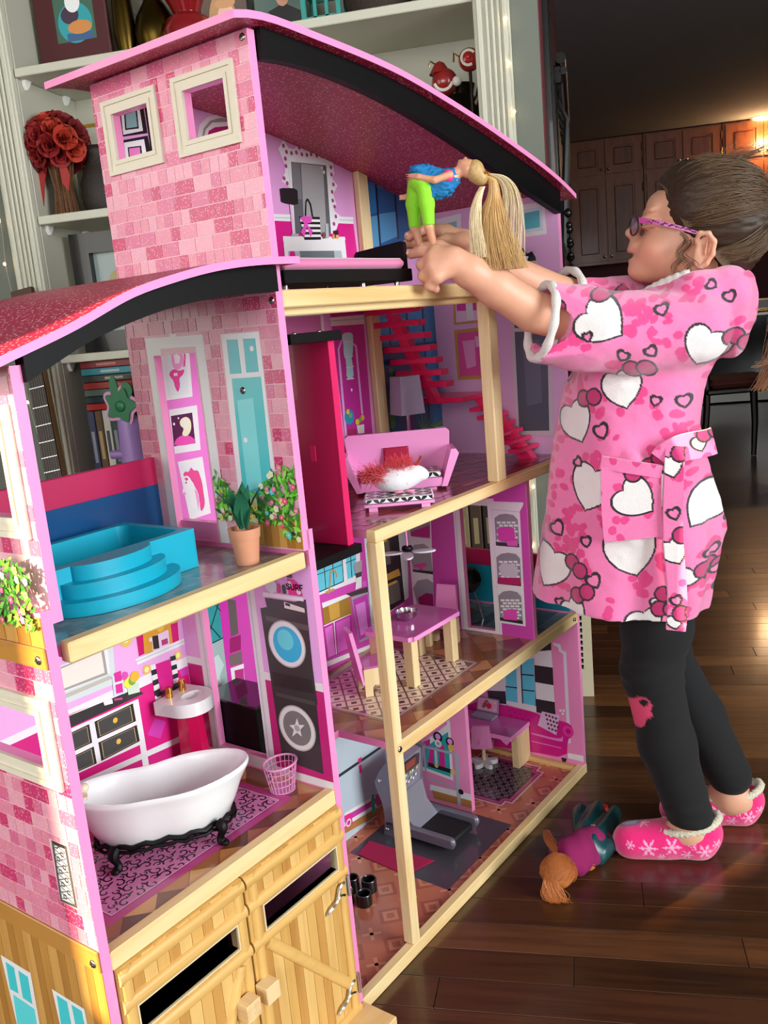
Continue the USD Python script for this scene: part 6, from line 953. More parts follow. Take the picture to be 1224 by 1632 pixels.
# --- kitchen table, chairs, bowl
tb2 = thing('toy_table', 'toy kitchen table with glossy purple-pink top on thick pale legs', 'toy table', (.42, .14, .3655), house=True)
P = sbox(.338, .088, .503, .196).difference(shapely.union_all([Point(x, y).buffer(.0075) for x in (.338, .503) for y in (.088, .196)])); obj('tabletop', MB().prism(P, .4525, .4605, 2), FPINK, tb2, False); obj('table_surface', MB().prism(P.buffer(-.001), .4605, .4608, 2), FTOP, tb2, False)
for x in (.347, .476):
    for y in (.096, .170): obj('leg', MB().box((x, y, .3655), (x + .019, y + .019, .4525), .001), FWOOD, tb2, False)
bo = thing('toy_bowl', 'shiny silver toy bowl on the purple-pink table', 'bowl', (.422, .155, .461), house=True)
obj('bowl', MB().lathe([(0, 0), (.012, .0005), (.0185, .007), (.020, .0165), (.0185, .0165), (.0165, .008), (.010, .003), (0, .002)], (.422, .155, .4610), 32), pbr('silver', 'b8b4b4', .2, 1), bo); obj('rim', MB().tube([(.422 + .0195 * math.cos(a), .155 + .0195 * math.sin(a), .4775) for a in np.linspace(0, 6.2832, 36)], .0008, 5), CHROME, bo)
def toy_chair(o, ang, label, seat=.050, back=.118, w=.054, d=.046):
    c = thing('toy_chair', label, 'toy chair', (o[0], o[1], .3655), house=True); M = fr((o[0], o[1], .3655), ang)
    S = sbox(-d / 2, 0, d / 2, seat).difference(sbox(-.009, -.001, .009, .012).union(Point(0, .012).buffer(.009)))
    for y in (-w / 2, w / 2 - .010): obj('side_panel', MB().prism(S, y, y + .010, 1).xf(M), FWOOD, c, False)
    obj('seat', MB().box((-d / 2, -w / 2, seat), (d / 2 + .003, w / 2, seat + .004), .0006).xf(M), FTOP, c, False)
    q = MB().prism(Polygon([(-w / 2, .022), (w / 2, .022), (w / 2 - .003, seat), (w / 2 - .007, back), (-w / 2 + .007, back), (-w / 2 + .003, seat)]), -.0035, .0035, 0); q.xf(rotm((0, 1, 0), -9, (0, 0, seat))); q.v = [v + (-d / 2 - .004, 0, 0) for v in q.v]; obj('backrest', q.xf(M), FPINK, c, False)
toy_chair((.313, .160), -36, 'toy chair with pink leaning back at the near left end of the table')
toy_chair((.553, .168), 188, 'toy chair with tall pink back behind the far right end of the table', back=.112)
cf = thing('toy_ceiling_fan', 'small toy ceiling fan with pale oval blades and a black hub over the table', 'toy fan', (.365, .1, .686), house=True)
obj('rod', MB().cyl((.365, .1, .616), (.365, .1, .6865), .0018, n=8), pbr('rod_pink', 'e890c8', .4), cf); obj('hub', MB().lathe([(0, -.004), (.0085, -.003), (.010, .001), (.0085, .005), (0, .006)], (.365, .1, .612), 20), BLKP, cf)
for k in range(4):
    q = affinity.rotate(affinity.translate(affinity.scale(Point(0, 0).buffer(1, 14), .020, .0095), .028, 0), 35 + 90 * k, origin=(0, 0)); obj('blade', MB().prism(affinity.translate(q, .365, .1), .605, .608, 2), pbr('fan_white', 'c8c8cc', .4), cf, False)
gq = thing('toy_grill', 'black kettle toy grill on chrome legs on the small patio', 'toy grill', (.69, .19, .3655), house=True)
obj('bowl', MB().lathe([(0, -.026), (.018, -.021), (.028, -.008), (.030, 0), (0, 0)], (.692, .190, .452), 32), pbr('grill_bronze', '4a3a34', .3, .6), gq); obj('lid', MB().lathe([(.0305, 0), (.028, .014), (.018, .026), (0, .030)], (.692, .190, .4525), 32), BLKP, gq)
obj('vent', MB().box((.655, .186, .444), (.664, .196, .452), .001), CHROME, gq)
for a in (3.4, 5.5, 1.3): obj('leg', MB().cyl((.692 + .012 * math.cos(a), .19 + .012 * math.sin(a), .432), (.692 + .030 * math.cos(a), .19 + .030 * math.sin(a), .3658), .0022, n=8), CHROME, gq)
obj('tray', MB().lathe([(0, 0), (.016, 0), (.016, .002), (0, .002)], (.692, .19, .386), 20), pbr('grill_wood', '6a4a38', .5), gq)
# --- desk, laptop, office chair
dk = thing('toy_desk', 'toy desk with purple-pink top and pale end panel in the study', 'toy desk', (.765, .2, .0122), house=True)
obj('desktop', MB().box((.717, .1235, .091), (.8055, .291, .101), .0008), FPINK, dk, False); obj('desk_surface', MB().box((.718, .1245, .101), (.8045, .29, .1013)), FTOP, dk, False)
obj('end_panel', MB().box((.750, .1255, .0122), (.8045, .1425, .091), .0008), FWOOD, dk, False); obj('end_panel', MB().box((.750, .272, .0122), (.8045, .289, .091), .0008), FWOOD, dk, False); obj('brace', MB().prism(Polygon([(.128, .091), (.160, .091), (.150, .082), (.140, .076)]), .726, .731, 0), FPINK, dk, False)
lt = thing('toy_laptop', 'grey toy laptop with a pink fruit picture on its screen', 'toy laptop', (.785, .225, .1014), house=True)
GRYP = pbr('laptop_grey', '8a8a98', .35); obj('base', MB().box((.768, .198, .1014), (.796, .254, .107), .001), GRYP, lt, False)
ML2 = rotm((0, 1, 0), 14, (.797, .22, .107)); obj('screen', MB().box((.796, .198, .107), (.799, .254, .140), .0006).xf(ML2), GRYP, lt, False)
pol = [('d890b0', sbox(.201, .110, .251, .137)), ('b01c24', Point(.222, .122).buffer(.0065)), ('b01c24', Point(.232, .124).buffer(.0055)), ('4a7a30', Polygon([(.222, .128), (.226, .135), (.236, .133), (.23, .129)])), ('2c7a34', Point(.236, .119).buffer(.004)), ('f0e0e8', Point(.207, .131).buffer(.0016)), ('f0e0e8', Point(.246, .115).buffer(.0016)), ('f0e0e8', Point(.207, .116).buffer(.0016))]
V, F, C = flatprint(pol, 0, .7958); obj('picture', (V @ ML2[:3, :3].T + ML2[:3, 3], F), PRINT, lt, False, col=C)
oc = thing('toy_office_chair', 'pink toy office chair on a white star base before the desk', 'toy chair', (.735, .205, .0128), house=True); MC = fr((.735, .205, .0128), 25)
st_ = shapely.union_all([affinity.rotate(affinity.translate(affinity.scale(Point(0, 0).buffer(1, 10), .015, .0075), .016, 0), 72 * k, origin=(0, 0)) for k in range(5)]); obj('star_base', MB().prism(st_, 0, .010, 2).xf(MC), FW, oc, False); obj('post', MB().cyl((0, 0, .010), (0, 0, .046), .004, n=12).xf(MC), FWOOD, oc)
obj('seat', MB().box((-.024, -.024, .046), (.022, .024, .052), .002).xf(MC), FPINK, oc, 40); m = MB().prism(Polygon([(-.024, .0), (.024, .0), (.019, .054), (-.019, .054)]).buffer(-.003).buffer(.003), -.003, .003, 0).xf(rotm((0, 1, 0), -8)); m.v = [v + (-.022, 0, .052) for v in m.v]; obj('backrest', m.xf(MC), FPINK, oc, False); obj('button', MB().cyl((-.030, 0, .066), (-.024, 0, .066), .005, n=14).xf(MC), FPINK, oc)
# --- treadmill
td = thing('toy_treadmill', 'silver grey toy treadmill on the dark exercise mat', 'toy treadmill', (.45, .17, .0128), house=True)
GRY = pbr('treadmill_grey', '77727f', .3, .35, coat=.3); GRYL = pbr('treadmill_silver', 'a8a8b4', .22, .5, coat=.3)
up = Polygon(list(map(tuple, spline([(.198, .022), (.2, .06), (.205, .10), (.200, .14), (.192, .172)], 16))) + [(.214, .176), (.236, .15), (.252, .122)] + list(map(tuple, spline([(.246, .10), (.236, .07), (.236, .04), (.240, .013)], 12))) + [(.2, .013)])
for x in (.400, .487): obj('side_panel', MB().prism(up, x, x + .011, 0), GRY, td, False)
for x in (.400, .487): obj('side_rail', MB().box((x, .082, .0225), (x + .013, .236, .045), .003).ball((x + .0065, .086, .035), .0085, (.8, 1, 1.2)), GRY, td, 40)
for x in (.3995, .5): 
    for (y, z) in ((.238, .128), (.231, .026)): obj('cap', MB().ball((x, y, z), .004, (.4, 1, 1)), CHROME, td, True)
obj('belt', MB().box((.4125, .088, .016), (.4875, .232, .034), .004), pbr('belt_black', '0b0b0c', .6), td, 40); obj('front_cover', MB().prism(Polygon([(.168, .034), (.2, .034), (.226, .10), (.20, .1), (.192, .06)]), .412, .487, 0), GRYL, td, 40)
mconsole = MB().prism(Polygon([(.205, .100), (.218, .104), (.214, .172), (.196, .168)]), .411, .487, 0); obj('console', mconsole, GRYL, td, False); Mc = np.array([[1, 0, 0, 0], [0, 1, 0, .2015], [0, 0, 1, .102], [0, 0, 0, 1]]) @ rotm((1, 0, 0), 7.5)
V, F, C = flatprint([('3a2c30', sbox(.422, .038, .476, .062)), ('7a3a2a', sbox(.430, .042, .462, .058))] + [(('c8b040', 'd8d4c8', '3a6a3a')[k % 3], sbox(.421 + k * .0075, .030, .426 + k * .0075, .035)) for k in range(7)] + [('e8e6ea', Point(.425 + k * .008, .014 + .005 * (k % 2)).buffer(.0028)) for k in range(6)], 1, -.0008); obj('display', (V @ Mc[:3, :3].T + Mc[:3, 3], F), PRINT, td, False, col=C)
# --- mat, cups, cat
mt = solo('toy_yoga_mat', MB().prism(Polygon([(.319, .243), (.309, .125), (.371, .104), (.366, .251)]), .0127, .0142, 2), pbr('felt_magenta', 'a80e48', .95), 'small magenta felt mat on the dark exercise mat', 'toy mat', (.34, .18, .0127), house=True, smooth=False)
def cup(x, y, r, h, label):
    c = thing('toy_cup', label, 'toy cup', (x, y, .0122), house=True); obj('wall', MB().lathe([(r * .96, 0), (r, .002), (r, h), (r * .78, h), (r * .74, .003), (0, .003), (0, 0), (r * .96, 0)], (x, y, .0122), 28), pbr('black_plastic', '121214', .3, coat=.3), c); obj('rim', MB().tube([(x + r * .89 * math.cos(a), y + r * .89 * math.sin(a), .0122 + h) for a in np.linspace(0, 6.2832, 30)], r * .11, 6), MATS['black_plastic'], c)
cup(.207, .142, .0135, .021, 'open black toy cup, front one on the gym floor'); cup(.243, .158, .0135, .022, 'open black toy cup, right one on the gym floor'); cup(.195, .172, .0125, .022, 'open black toy cup, left one half behind the pink divider edge'); cup(.228, .184, .0125, .026, 'tallest black toy cup, at the back beside the cat figure')
ct = thing('cat_figure', 'flat cream and black toy cat figure by the pink divider edge', 'cat figure', (.205, .19, .0122), house=True); MCt = fr((.205, .190, .0122), -38)
q = Polygon(spline([(-.018, .0), (-.02, .02), (-.012, .034), (-.011, .048), (-.013, .060), (-.006, .054), (.002, .054), (.009, .061), (.008, .047), (.007, .036), (.015, .02), (.018, .004), (.012, .0), (-.018, 0)], 60)); obj('body', MB().prism(q, -.004, .004, 1).xf(MCt), pbr('cat_cream', 'dcc890', .7), ct, False)
V, F, C = flatprint([('1c1a1c', affinity.translate(affinity.scale(Point(0, 0).buffer(1, 10), .008, .012), -.004, .020)), ('1c1a1c', affinity.translate(affinity.scale(Point(0, 0).buffer(1, 10), .006, .006), -.003, .045)), ('e8e0d0', Point(.006, .012).buffer(.004))], 1, -.0041); obj('markings', (V @ MCt[:3, :3].T + MCt[:3, 3], F), PRINT, ct, False, col=C)
# ================================================================== THE GIRL
SKIN = pbr('skin', 'd9a184', .5, sss=.12, var=.10, scale=22, h2='cf8f74', bump=.05, bscale=500)
KID = thing('person', 'girl in glasses, pink heart-print fleece robe, black leggings and pink slippers, holding the doll', 'person', (.51, .5, 0))
LHc = dict(palm=[(.2050, .2850, 1.0560, .0240), (.1830, .2770, 1.0710, .0205), (.1590, .2840, 1.0870, .0130), (.1540, .2730, 1.0790, .0130), (.1540, .2640, 1.0660, .0125), (.1600, .2580, 1.0520, .0115)],
 index=[(.1590, .2840, 1.0870, .0105), (.1350, .2920, 1.0920, .0086), (.1170, .3000, 1.0900, .0074)], mid=[(.1540, .2730, 1.0790, .0105), (.1360, .2790, 1.0720, .0088), (.1385, .2930, 1.0580, .0078)],
 ring=[(.1540, .2640, 1.0660, .0102), (.1385, .2690, 1.0555, .0085), (.1430, .2850, 1.0455, .0076)], pinky=[(.1600, .2580, 1.0520, .0095), (.1480, .2630, 1.0400, .0078), (.1535, .2780, 1.0350, .0068)],
 thumb=[(.1860, .2980, 1.0800, .0125), (.1620, .3060, 1.0970, .0100), (.1360, .3120, 1.0990, .0082)])
RHc = dict(palm=[(.2100, .3720, 1.0850, .0220), (.1890, .3620, 1.1020, .0195), (.1670, .3450, 1.1200, .0125), (.1620, .3540, 1.1140, .0120), (.1620, .3600, 1.1050, .0115), (.1650, .3650, 1.0970, .0105)],
 index=[(.1670, .3450, 1.1200, .0104), (.1380, .3340, 1.1280, .0086), (.1120, .3220, 1.1180, .0074)], mid=[(.1620, .3540, 1.1140, .0104), (.1320, .3490, 1.1175, .0086), (.1050, .3380, 1.1080, .0076)],
 ring=[(.1620, .3600, 1.1050, .0100), (.1370, .3580, 1.1030, .0083), (.1170, .3460, 1.0960, .0074)], pinky=[(.1650, .3650, 1.0970, .0092), (.1450, .3640, 1.0920, .0076), (.1310, .3540, 1.0850, .0068)],
 thumb=[(.1920, .3450, 1.1040, .0115), (.1690, .3260, 1.1070, .0096), (.1510, .3140, 1.1010, .0080)])
def hand_mesh(H, arm, lo, hi):
    f = Field(lo, hi, .0024); p = H['palm']; f.cap(p[0][:3], p[1][:3], p[0][3], p[1][3], .01)
    for k in range(2, 6): f.cap(p[1][:3], p[k][:3], p[1][3] * .8, p[k][3], .010)
    f.chain(arm, .012)
    for k in ('index', 'mid', 'ring', 'pinky', 'thumb'): f.chain(H[k], .0035)
    f.cap(p[1][:3], H['thumb'][0][:3], .014, H['thumb'][0][3], .008)
    return f.mesh()
LA = [(.5140, .4050, .9510, .034), (.3940, .3750, .9530, .0315), (.2920, .3350, .9890, .0315), (.2400, .3050, 1.0300, .0275), (.2050, .2850, 1.0560, .0225)]
RA = [(.5080, .6000, .9640, .034), (.3990, .5300, .9850, .031), (.3190, .4600, 1.0180, .030), (.2440, .3950, 1.0600, .026), (.2100, .3720, 1.0850, .0215)]
lh = hand_mesh(LHc, [(.2920, .3350, .9890, .0315)] + LA[3:], (.09, .225, .955), (.335, .38, 1.13)); rh = hand_mesh(RHc, [(.3190, .4600, 1.0180, .030)] + RA[3:], (.075, .285, .985), (.36, .50, 1.16))
# head: profile faces -x
HY = .5
f = Field((.425, .405, .955), (.665, .60, 1.21), .0024)
f.ell((.570, HY, 1.112), (.086, .0735, .078), .02).ell((.522, HY, 1.124), (.045, .060, .048), .012).ell((.520, HY, 1.072), (.060, .055, .048), .02)
f.ell((.490, HY, 1.050), (.043, .040, .032), .02).ell((.466, HY, 1.039), (.0235, .025, .0165), .014)
f.ell((.489, HY, 1.136), (.0145, .044, .018), .012)
for s_ in (-1, 1): f.ell((.489, HY + s_ * .031, 1.070), (.027, .020, .024), .018); f.ell((.4785, HY + s_ * .027, 1.1285), (.0095, .020, .006), .010)
for s_ in (-1, 1): f.ell((.4575, HY + s_ * .029, 1.1115), (.014, .0165, .0105), .010, sub=True)
for s_ in (-1, 1): f.ell((.4740, HY + s_ * .030, 1.1165), (.0120, .0150, .0070), .003).ell((.4740, HY + s_ * .030, 1.1055), (.0115, .0140, .0040), .003).ell((.482, HY + s_ * .041, 1.111), (.010, .008, .009), .005)
f.cap((.4725, HY, 1.1200), (.4525, HY, 1.1010), .0070, .0082, .006).ell((.4480, HY, 1.1000), (.0092, .0088, .0075), .006)
for s_ in (-1, 1): f.ell((.4555, HY + s_ * .0085, 1.0968), (.0070, .0055, .0052), .004); f.ell((.4525, HY + s_ * .0050, 1.0930), (.0032, .0022, .0022), .002, sub=True)
f.ell((.4565, HY, 1.0790), (.0130, .0240, .0110), .010)
f.ell((.4490, HY, 1.0725), (.0080, .0165, .0050), .005).ell((.4505, HY, 1.0565), (.0080, .0150, .0048), .005).ell((.4475, HY, 1.0638), (.0085, .0130, .0040), .002, sub=True)
f.ell((.4575, HY, 1.0480), (.0085, .0150, .0040), .006, sub=True)
f.cap((.555, HY, 1.06), (.553, HY, .955), .045, .043, .02)
for s_ in (-1, 1):   # ears: rim, lobe, hollow
    y = HY + s_ * .0725; R = rotm((0, 1, 0), 20)[:3, :3]
    f.ell((.5515, y, 1.0560), (.0145, .0065, .0265), .004, R=R)
    E_ = [(.540, y + s_ * .002, 1.083), (.546, y + s_ * .008, 1.0945), (.558, y + s_ * .011, 1.093), (.5665, y + s_ * .011, 1.080), (.564, y + s_ * .009, 1.062), (.555, y + s_ * .006, 1.049), (.546, y + s_ * .003, 1.044)]
    f.chain([(p[0], p[1], p[2] - .011, .0040) for p in E_], .003); f.ell((.5535, y + s_ * .0075, 1.061), (.0070, .0045, .0125), .003, sub=True, R=R); f.cap((.557, y + s_ * .007, 1.072), (.553, y + s_ * .007, 1.052), .0024, .0024, .002)
hm = f.mesh()
# trunk, upper arms, legs and feet under the clothes
f = Field((.33, .33, -.003), (.70, .68, 1.02), .005)
f.chain([(.510, .5, .90, .060), (.470, .5, .80, .065), (.465, .5, .64, .075)], .03).cap((.525, .425, .935), (.525, .575, .935), .042, .042, .03).cap((.530, .5, .92), (.552, .5, 1.0), .050, .043, .02)
f.chain([(.470, .455, .58, .055), (.457, .450, .385, .036), (.482, .452, .22, .034), (.515, .455, .055, .028)], .02); f.chain([(.475, .545, .58, .055), (.478, .554, .385, .036), (.545, .561, .22, .034), (.600, .565, .075, .028)], .02)
f.cap((.515, .455, .040), (.430, .457, .028), .027, .020, .02).cap((.535, .455, .036), (.515, .455, .036), .026, .026, .02); f.cap((.600, .565, .050), (.515, .575, .032), .027, .020, .02).cap((.62, .565, .046), (.6, .565, .046), .026, .026, .02)
f.chain([(*p[:3], p[3]) for p in LA[:3]], .02)
f.d = f.d; bm = f.mesh()
fa = Field((.29, .38, .93), (.57, .66, 1.06), .004); fa.chain(RA[:3], .015); am = fa.mesh()
fl_ = Field((.27, .30, .90), (.56, .46, 1.03), .004); fl_.chain(LA[:3], .015); al_ = fl_.mesh()
def mani(m): return m3.Manifold(m3.Mesh(np.asarray(m[0], np.float32), np.asarray(m[1], np.uint32)))
try:
    B_ = mani(hm)
    for q in (bm, am, al_, lh, rh): B_ = B_ + mani(q)
    body = unpack(B_)
    assert len(body[0]) > 1000
except Exception:
    mbd = MB(); [mbd.add(q) for q in (hm, bm, am, al_, lh, rh)]; body = mbd.mesh()
# skin tones: lips, cheeks, fingertips
v = np.asarray(body[0]); base = np.tile(lin('d8a082'), (len(v), 1))
def tint(c, center, r, amt):
    global base
    w = amt * np.exp(-(((v - np.array(center)) / np.array(r)) ** 2).sum(1)); base = base * (1 - w[:, None]) + np.array(lin(c)) * w[:, None]
for z in (1.0722, 1.0568): tint('b5605a', (.4450, HY, z), (.0085, .014, .0042), .85)
tint('3a1214', (.4550, HY, 1.0638), (.009, .011, .0030), .98)
for s_ in (-1, 1): tint('d98872', (.478, HY + s_ * .047, 1.066), (.024, .016, .020), .45); tint('cf7e68', (.556, HY + s_ * .078, 1.057), (.012, .012, .022), .4); tint('a06a54', (.466, HY + s_ * .030, 1.1300), (.012, .016, .0028), .55)
tint('d98a74', (.447, HY, 1.1), (.008, .01, .008), .35)
for H in (LHc, RHc):
    for k in ('index', 'mid', 'ring', 'pinky', 'thumb'): tint('d07f6a', H[k][-1][:3], (.009,) * 3, .5); tint('cc8a70', H[k][1][:3], (.006,) * 3, .3)
SK = mat('skin_tones', {'a': ('attribute', {'attribute': 'Col'}), 'p': ('principled_bsdf', {'roughness': .48, 'subsurface_weight': .15, 'subsurface_radius': (1, .35, .2), 'subsurface_scale': .006}), 't': ('texture_coordinate', {}), 'n': ('noise_texture', {'scale': 420.0}), 'b': ('bump', {'strength': .06, 'distance': .002})}, [('a.color', 'p.base_color'), ('t.object', 'n.vector'), ('n.fac', 'b.height'), ('b.normal', 'p.normal')])
obj('body', body, SK, KID, True, 'fair skin of face, arms, hands and ankles', col=base)
# nails of the near hand
for H in (LHc, RHc):
    for k in ('index', 'mid', 'ring', 'pinky', 'thumb'):
        a, b = np.array(H[k][-2][:3]), np.array(H[k][-1][:3]); d = (b - a) / np.linalg.norm(b - a); n = np.cross(d, np.cross((-.3, -.9, .5), d)); n /= np.linalg.norm(n)
        obj('fingernail', MB().ball(b + n * H[k][-1][3] * .62 + d * .002, .0042, sub=1), pbr('nail_pink', 'e0ac9c', .3), KID, True)
# eyes, glasses, earring
EYEW = pbr('eye_white', 'e8e4de', .15, coat=.6)
for s_ in (-1, 1):
    e = obj('eye', MB().ball((.4735, HY + s_ * .029, 1.1110), .0105, sub=3), EYEW, KID, True); obj('iris', MB().ball((.4655, HY + s_ * .0305, 1.1105), .0045, (.8, 1, 1), 2), pbr('iris_blue', '3c5468', .1, coat=.6), e, True); obj('eyelashes', MB().tube([(.4635, HY + s_ * .018, 1.1125), (.4605, HY + s_ * .028, 1.1135), (.4645, HY + s_ * .040, 1.1120)], .0010, 5), pbr('lash', '2a1c16', .7), e)
GF = pbr('glasses_dark', '2a1c2a', .3); GT = pbr('temple_pink', 'c04a94', .35); SPOT = pbr('temple_spot', '3a1844', .35); LENS = mat('lens_glass', {'tr': ('transparent_bsdf', {'color': (.93, .93, .95)}), 'gl': ('glossy_bsdf', {'roughness': .03, 'color': (.9, .9, .95)}), 'fr': ('fresnel', {'IOR': 1.6}), 'm': ('mix_closure', {})}, [('fr.fac', 'm.fac'), ('tr.BSDF', 'm.closure1'), ('gl.BSDF', 'm.closure2')], 'm.closure')
gl = obj('glasses', MB().tube([(.4475, HY - .009, 1.1105), (.4445, HY, 1.1125), (.4475, HY + .009, 1.1105)], .0014, 6), GF, KID, label='purple leopard-patterned glasses')
for s_ in (-1, 1):
    cy = HY + s_ * .030; ring = [(.4475 + .010 * ((a_ := math.cos(t)) * .5 + .5) ** 1.5 * 1.0, cy + s_ * .0215 * math.cos(t), 1.1085 + .0145 * math.copysign(abs(math.sin(t)) ** .8, math.sin(t))) for t in np.linspace(0, 2 * math.pi, 40)]
    obj('rim', MB().tube(ring, .0015, 6), GF, gl); m = MB(); P = np.array(ring[:-1]); c0 = P.mean(0); n = len(P); m.add((np.vstack([P, c0[None]]), np.array([(k, (k + 1) % n, n) for k in range(n)]))); obj('lens', m, LENS, gl, True)
    pts = spline([(.4580, cy + s_ * .0225, 1.1145), (.480, HY + s_ * .0640, 1.1085), (.520, HY + s_ * .0745, 1.0940), (.552, HY + s_ * .0785, 1.0800)], 30)
    m = MB(); V = []; F = []
    for k, p in enumerate(pts):
        h = .0042 - .0016 * k / 29; V += [p + (0, s_ * .0012, h), p + (0, s_ * .0012, -h), p + (0, -s_ * .0010, -h), p + (0, -s_ * .0010, h)]
        if k:
            for j in range(4): q = 4 * (k - 1); F.append((q + j, q + (j + 1) % 4, q + 4 + (j + 1) % 4, q + 4 + j))
    obj('temple', m.add((np.array(V), np.array(F))), GT, gl, False); rr = random.Random(4); m = MB()
    for k in range(4, 28): p = pts[k]; m.ball(p + np.array((0, s_ * .0011, (rr.random() - .5) * .0046)), .0010 + .0007 * rr.random(), (1.5, .5, 1), 1)
    obj('leopard_spots', m, SPOT, gl, True, kind='stuff')
obj('earring', MB().tube([(.546 + .006 * math.cos(a), HY - .079, 1.023 + .007 * math.sin(a)) for a in np.linspace(0, 6.2832, 18)], .0011, 5).ball((.546, HY - .079, 1.015), .003, sub=1), pbr('earring_purple', '5a2a5a', .3), KID)
# hair: cap solid plus strands drawn back to the ponytail
HAIRM = pbr('hair_brown', '3e2c1e', .55, var=.45, scale=60, stretch=(1, 6, 6), spec=.35); HAIRS = mat('hair_strand', {'h': ('hair_info', {}), 'r': ('rgb_ramp', {'ramp': [(0, lin('2c1e14')), (.5, lin('55402c')), (1, lin('8a6c4a'))]}), 'o': ('white_noise_texture', {'dimensions': '1D'}), 'p': ('principled_bsdf', {'roughness': .45, 'specular_ior_level': .4})}, [('h.index', 'o.w'), ('o.value', 'r.fac'), ('r.color', 'p.base_color')])
f = Field((.46, .40, 1.0), (.68, .60, 1.225), .003)
f.ell((.575, HY, 1.118), (.086, .0800, .083), .02).ell((.612, HY, 1.100), (.052, .058, .070), .03).ell((.60, HY, 1.050), (.035, .045, .035), .03).ell((.648, HY, 1.118), (.020, .020, .020), .02).ell((.540, HY, 1.170), (.045, .050, .024), .03)
for s_ in (-1, 1): f.ell((.552, HY + s_ * .040, 1.132), (.048, .0415, .046), .02)
# keep the face and ears clear
f.ell((.440, HY, 1.085), (.072, .12, .080), .006, sub=True)
for s_ in (-1, 1): f.ell((.548, HY + s_ * .085, 1.056), (.0215, .019, .030), .004, sub=True); f.ell((.500, HY + s_ * .075, 1.055), (.040, .035, .038), .004, sub=True)
hv, hf = f.mesh(); nz = meshkit.fbm(hv * (40, 120, 160), 3); hv = hv + (hv - (.57, HY, 1.1)) * ((nz - .5) * .06)[:, None]
obj('hair', (hv, hf), HAIRM, KID, True, 'brown hair swept back to a ponytail')
S = []; PT = np.array((.655, HY, 1.121)); C0 = np.array((.570, HY, 1.108)); R0 = np.array((.094, .0825, .088))
hr_ = np.random.RandomState(2)
for k in range(2600):
    s_ = hr_.choice((-1, 1)); t = hr_.rand()
    if t < .62:    # hairline from mid forehead over the temple
        a = hr_.rand(); p0 = np.array((.489 + .036 * a ** 1.2, HY + s_ * (.008 + .068 * a ** .62), 1.172 - .078 * a ** 1.5))
    else:          # nape and behind the ear
        a = hr_.rand(); p0 = np.array((.565 + .055 * a, HY + s_ * (.072 - .055 * a), 1.052 - .030 * math.sin(a * 2.5)))
    w = hr_.normal(0, .006, 3); e = PT + hr_.normal(0, .006, 3); pts = []
    for q in np.linspace(0, 1, 9):
        p = p0 * (1 - q) + e * q; d = (p - C0) / R0; l = np.linalg.norm(d); r = 1.0 + .02 * hr_.rand() + .05 * math.sin(q * math.pi) * hr_.rand() * (1 if t < .62 else .6); p2 = C0 + d / max(l, 1e-6) * R0 * r; mix = min(1, 4 * q * (1 - q) + .25 * (1 - q)); pts.append(p * (1 - mix) + p2 * mix + w * math.sin(q * 3.1) * .7)
    S.append(np.array(pts))
for k in range(80):   # loose wisps standing off the crown
    p0 = np.array((.575 + .05 * hr_.rand(), HY + hr_.normal(0, .03), 1.19)); d = np.array((.25 + .5 * hr_.rand(), hr_.normal(0, .3), .5 + .4 * hr_.rand())); L = .02 + .035 * hr_.rand(); S.append(np.array([p0 + d * L * q + (.02 * q * q, 0, -.012 * q * q) for q in np.linspace(0, 1, 6)]))
for c in ((.518, 1.088, 0), (.527, 1.075, 1), (.514, 1.05, 2), (.533, 1.04, 3)):   # curls before the ear
    for j in range(9):
        o = hr_.normal(0, .0026, 3); S.append(np.array([np.array((c[0] + .007 * math.sin(q * 7 + c[2]) + .003 * q, HY - .0735 - .004 * math.cos(q * 7), c[1] - .042 * q)) + o * (1 + q) for q in np.linspace(0, 1, 14)]))
curves('hair_strands', S, .0010, HAIRS, KID, 'fine loose brown hair strands', kind='stuff')
obj('hair_tie', MB().tube([(.664, HY + .017 * math.cos(a), 1.121 + .017 * math.sin(a)) for a in np.linspace(0, 6.2832, 24)], .0062, 8), pbr('orange_elastic', 'e8611e', .6), KID)
S = []
for k in range(900):
    a = hr_.rand() * 6.28; r = .015 * math.sqrt(hr_.rand()); u = hr_.rand(); cx = .012 * math.sin(3 + 9 * u); L = .75 + .4 * hr_.rand()
    base_ = np.array([(.662, 0, 1.121), (.700, 0, 1.125), (.722, 0, 1.085), (.716, 0, 1.02), (.700, 0, .95), (.690, 0, .88), (.672, 0, .83)]); P = spline(base_, 22)[:int(22 * min(1, L))]; n = len(P); q = np.linspace(0, 1, n)
    P = P + np.c_[r * np.cos(a) * (1 + 1.5 * q) + .010 * q * np.sin(9 * q + 6 * u), HY + r * np.sin(a) * (1 + 1.8 * q) + .012 * q * np.cos(8 * q + 5 * u), .4 * r * np.sin(a + 1) * (1 - q)]; S.append(P)
for k in range(16): S.append(spline([(.70, HY + hr_.normal(0, .01), .98), (.688 - .004 * k * .3, HY - .02, .93), (.66, HY - .03 + hr_.normal(0, .004), .885 + hr_.normal(0, .003)), (.635 + hr_.normal(0, .004), HY - .03, .873 + hr_.normal(0, .003))], 16))
curves('ponytail', S, .0013, mat('hair_strand_pale', {'h': ('hair_info', {}), 'r': ('rgb_ramp', {'ramp': [(0, lin('5a3e28')), (.5, lin('8a6844')), (1, lin('c29a68'))]}), 'o': ('white_noise_texture', {'dimensions': '1D'}), 'p': ('principled_bsdf', {'roughness': .45, 'specular_ior_level': .4})}, [('h.index', 'o.w'), ('o.value', 'r.fac'), ('r.color', 'p.base_color')]), KID, 'sandy brown ponytail', kind='stuff')

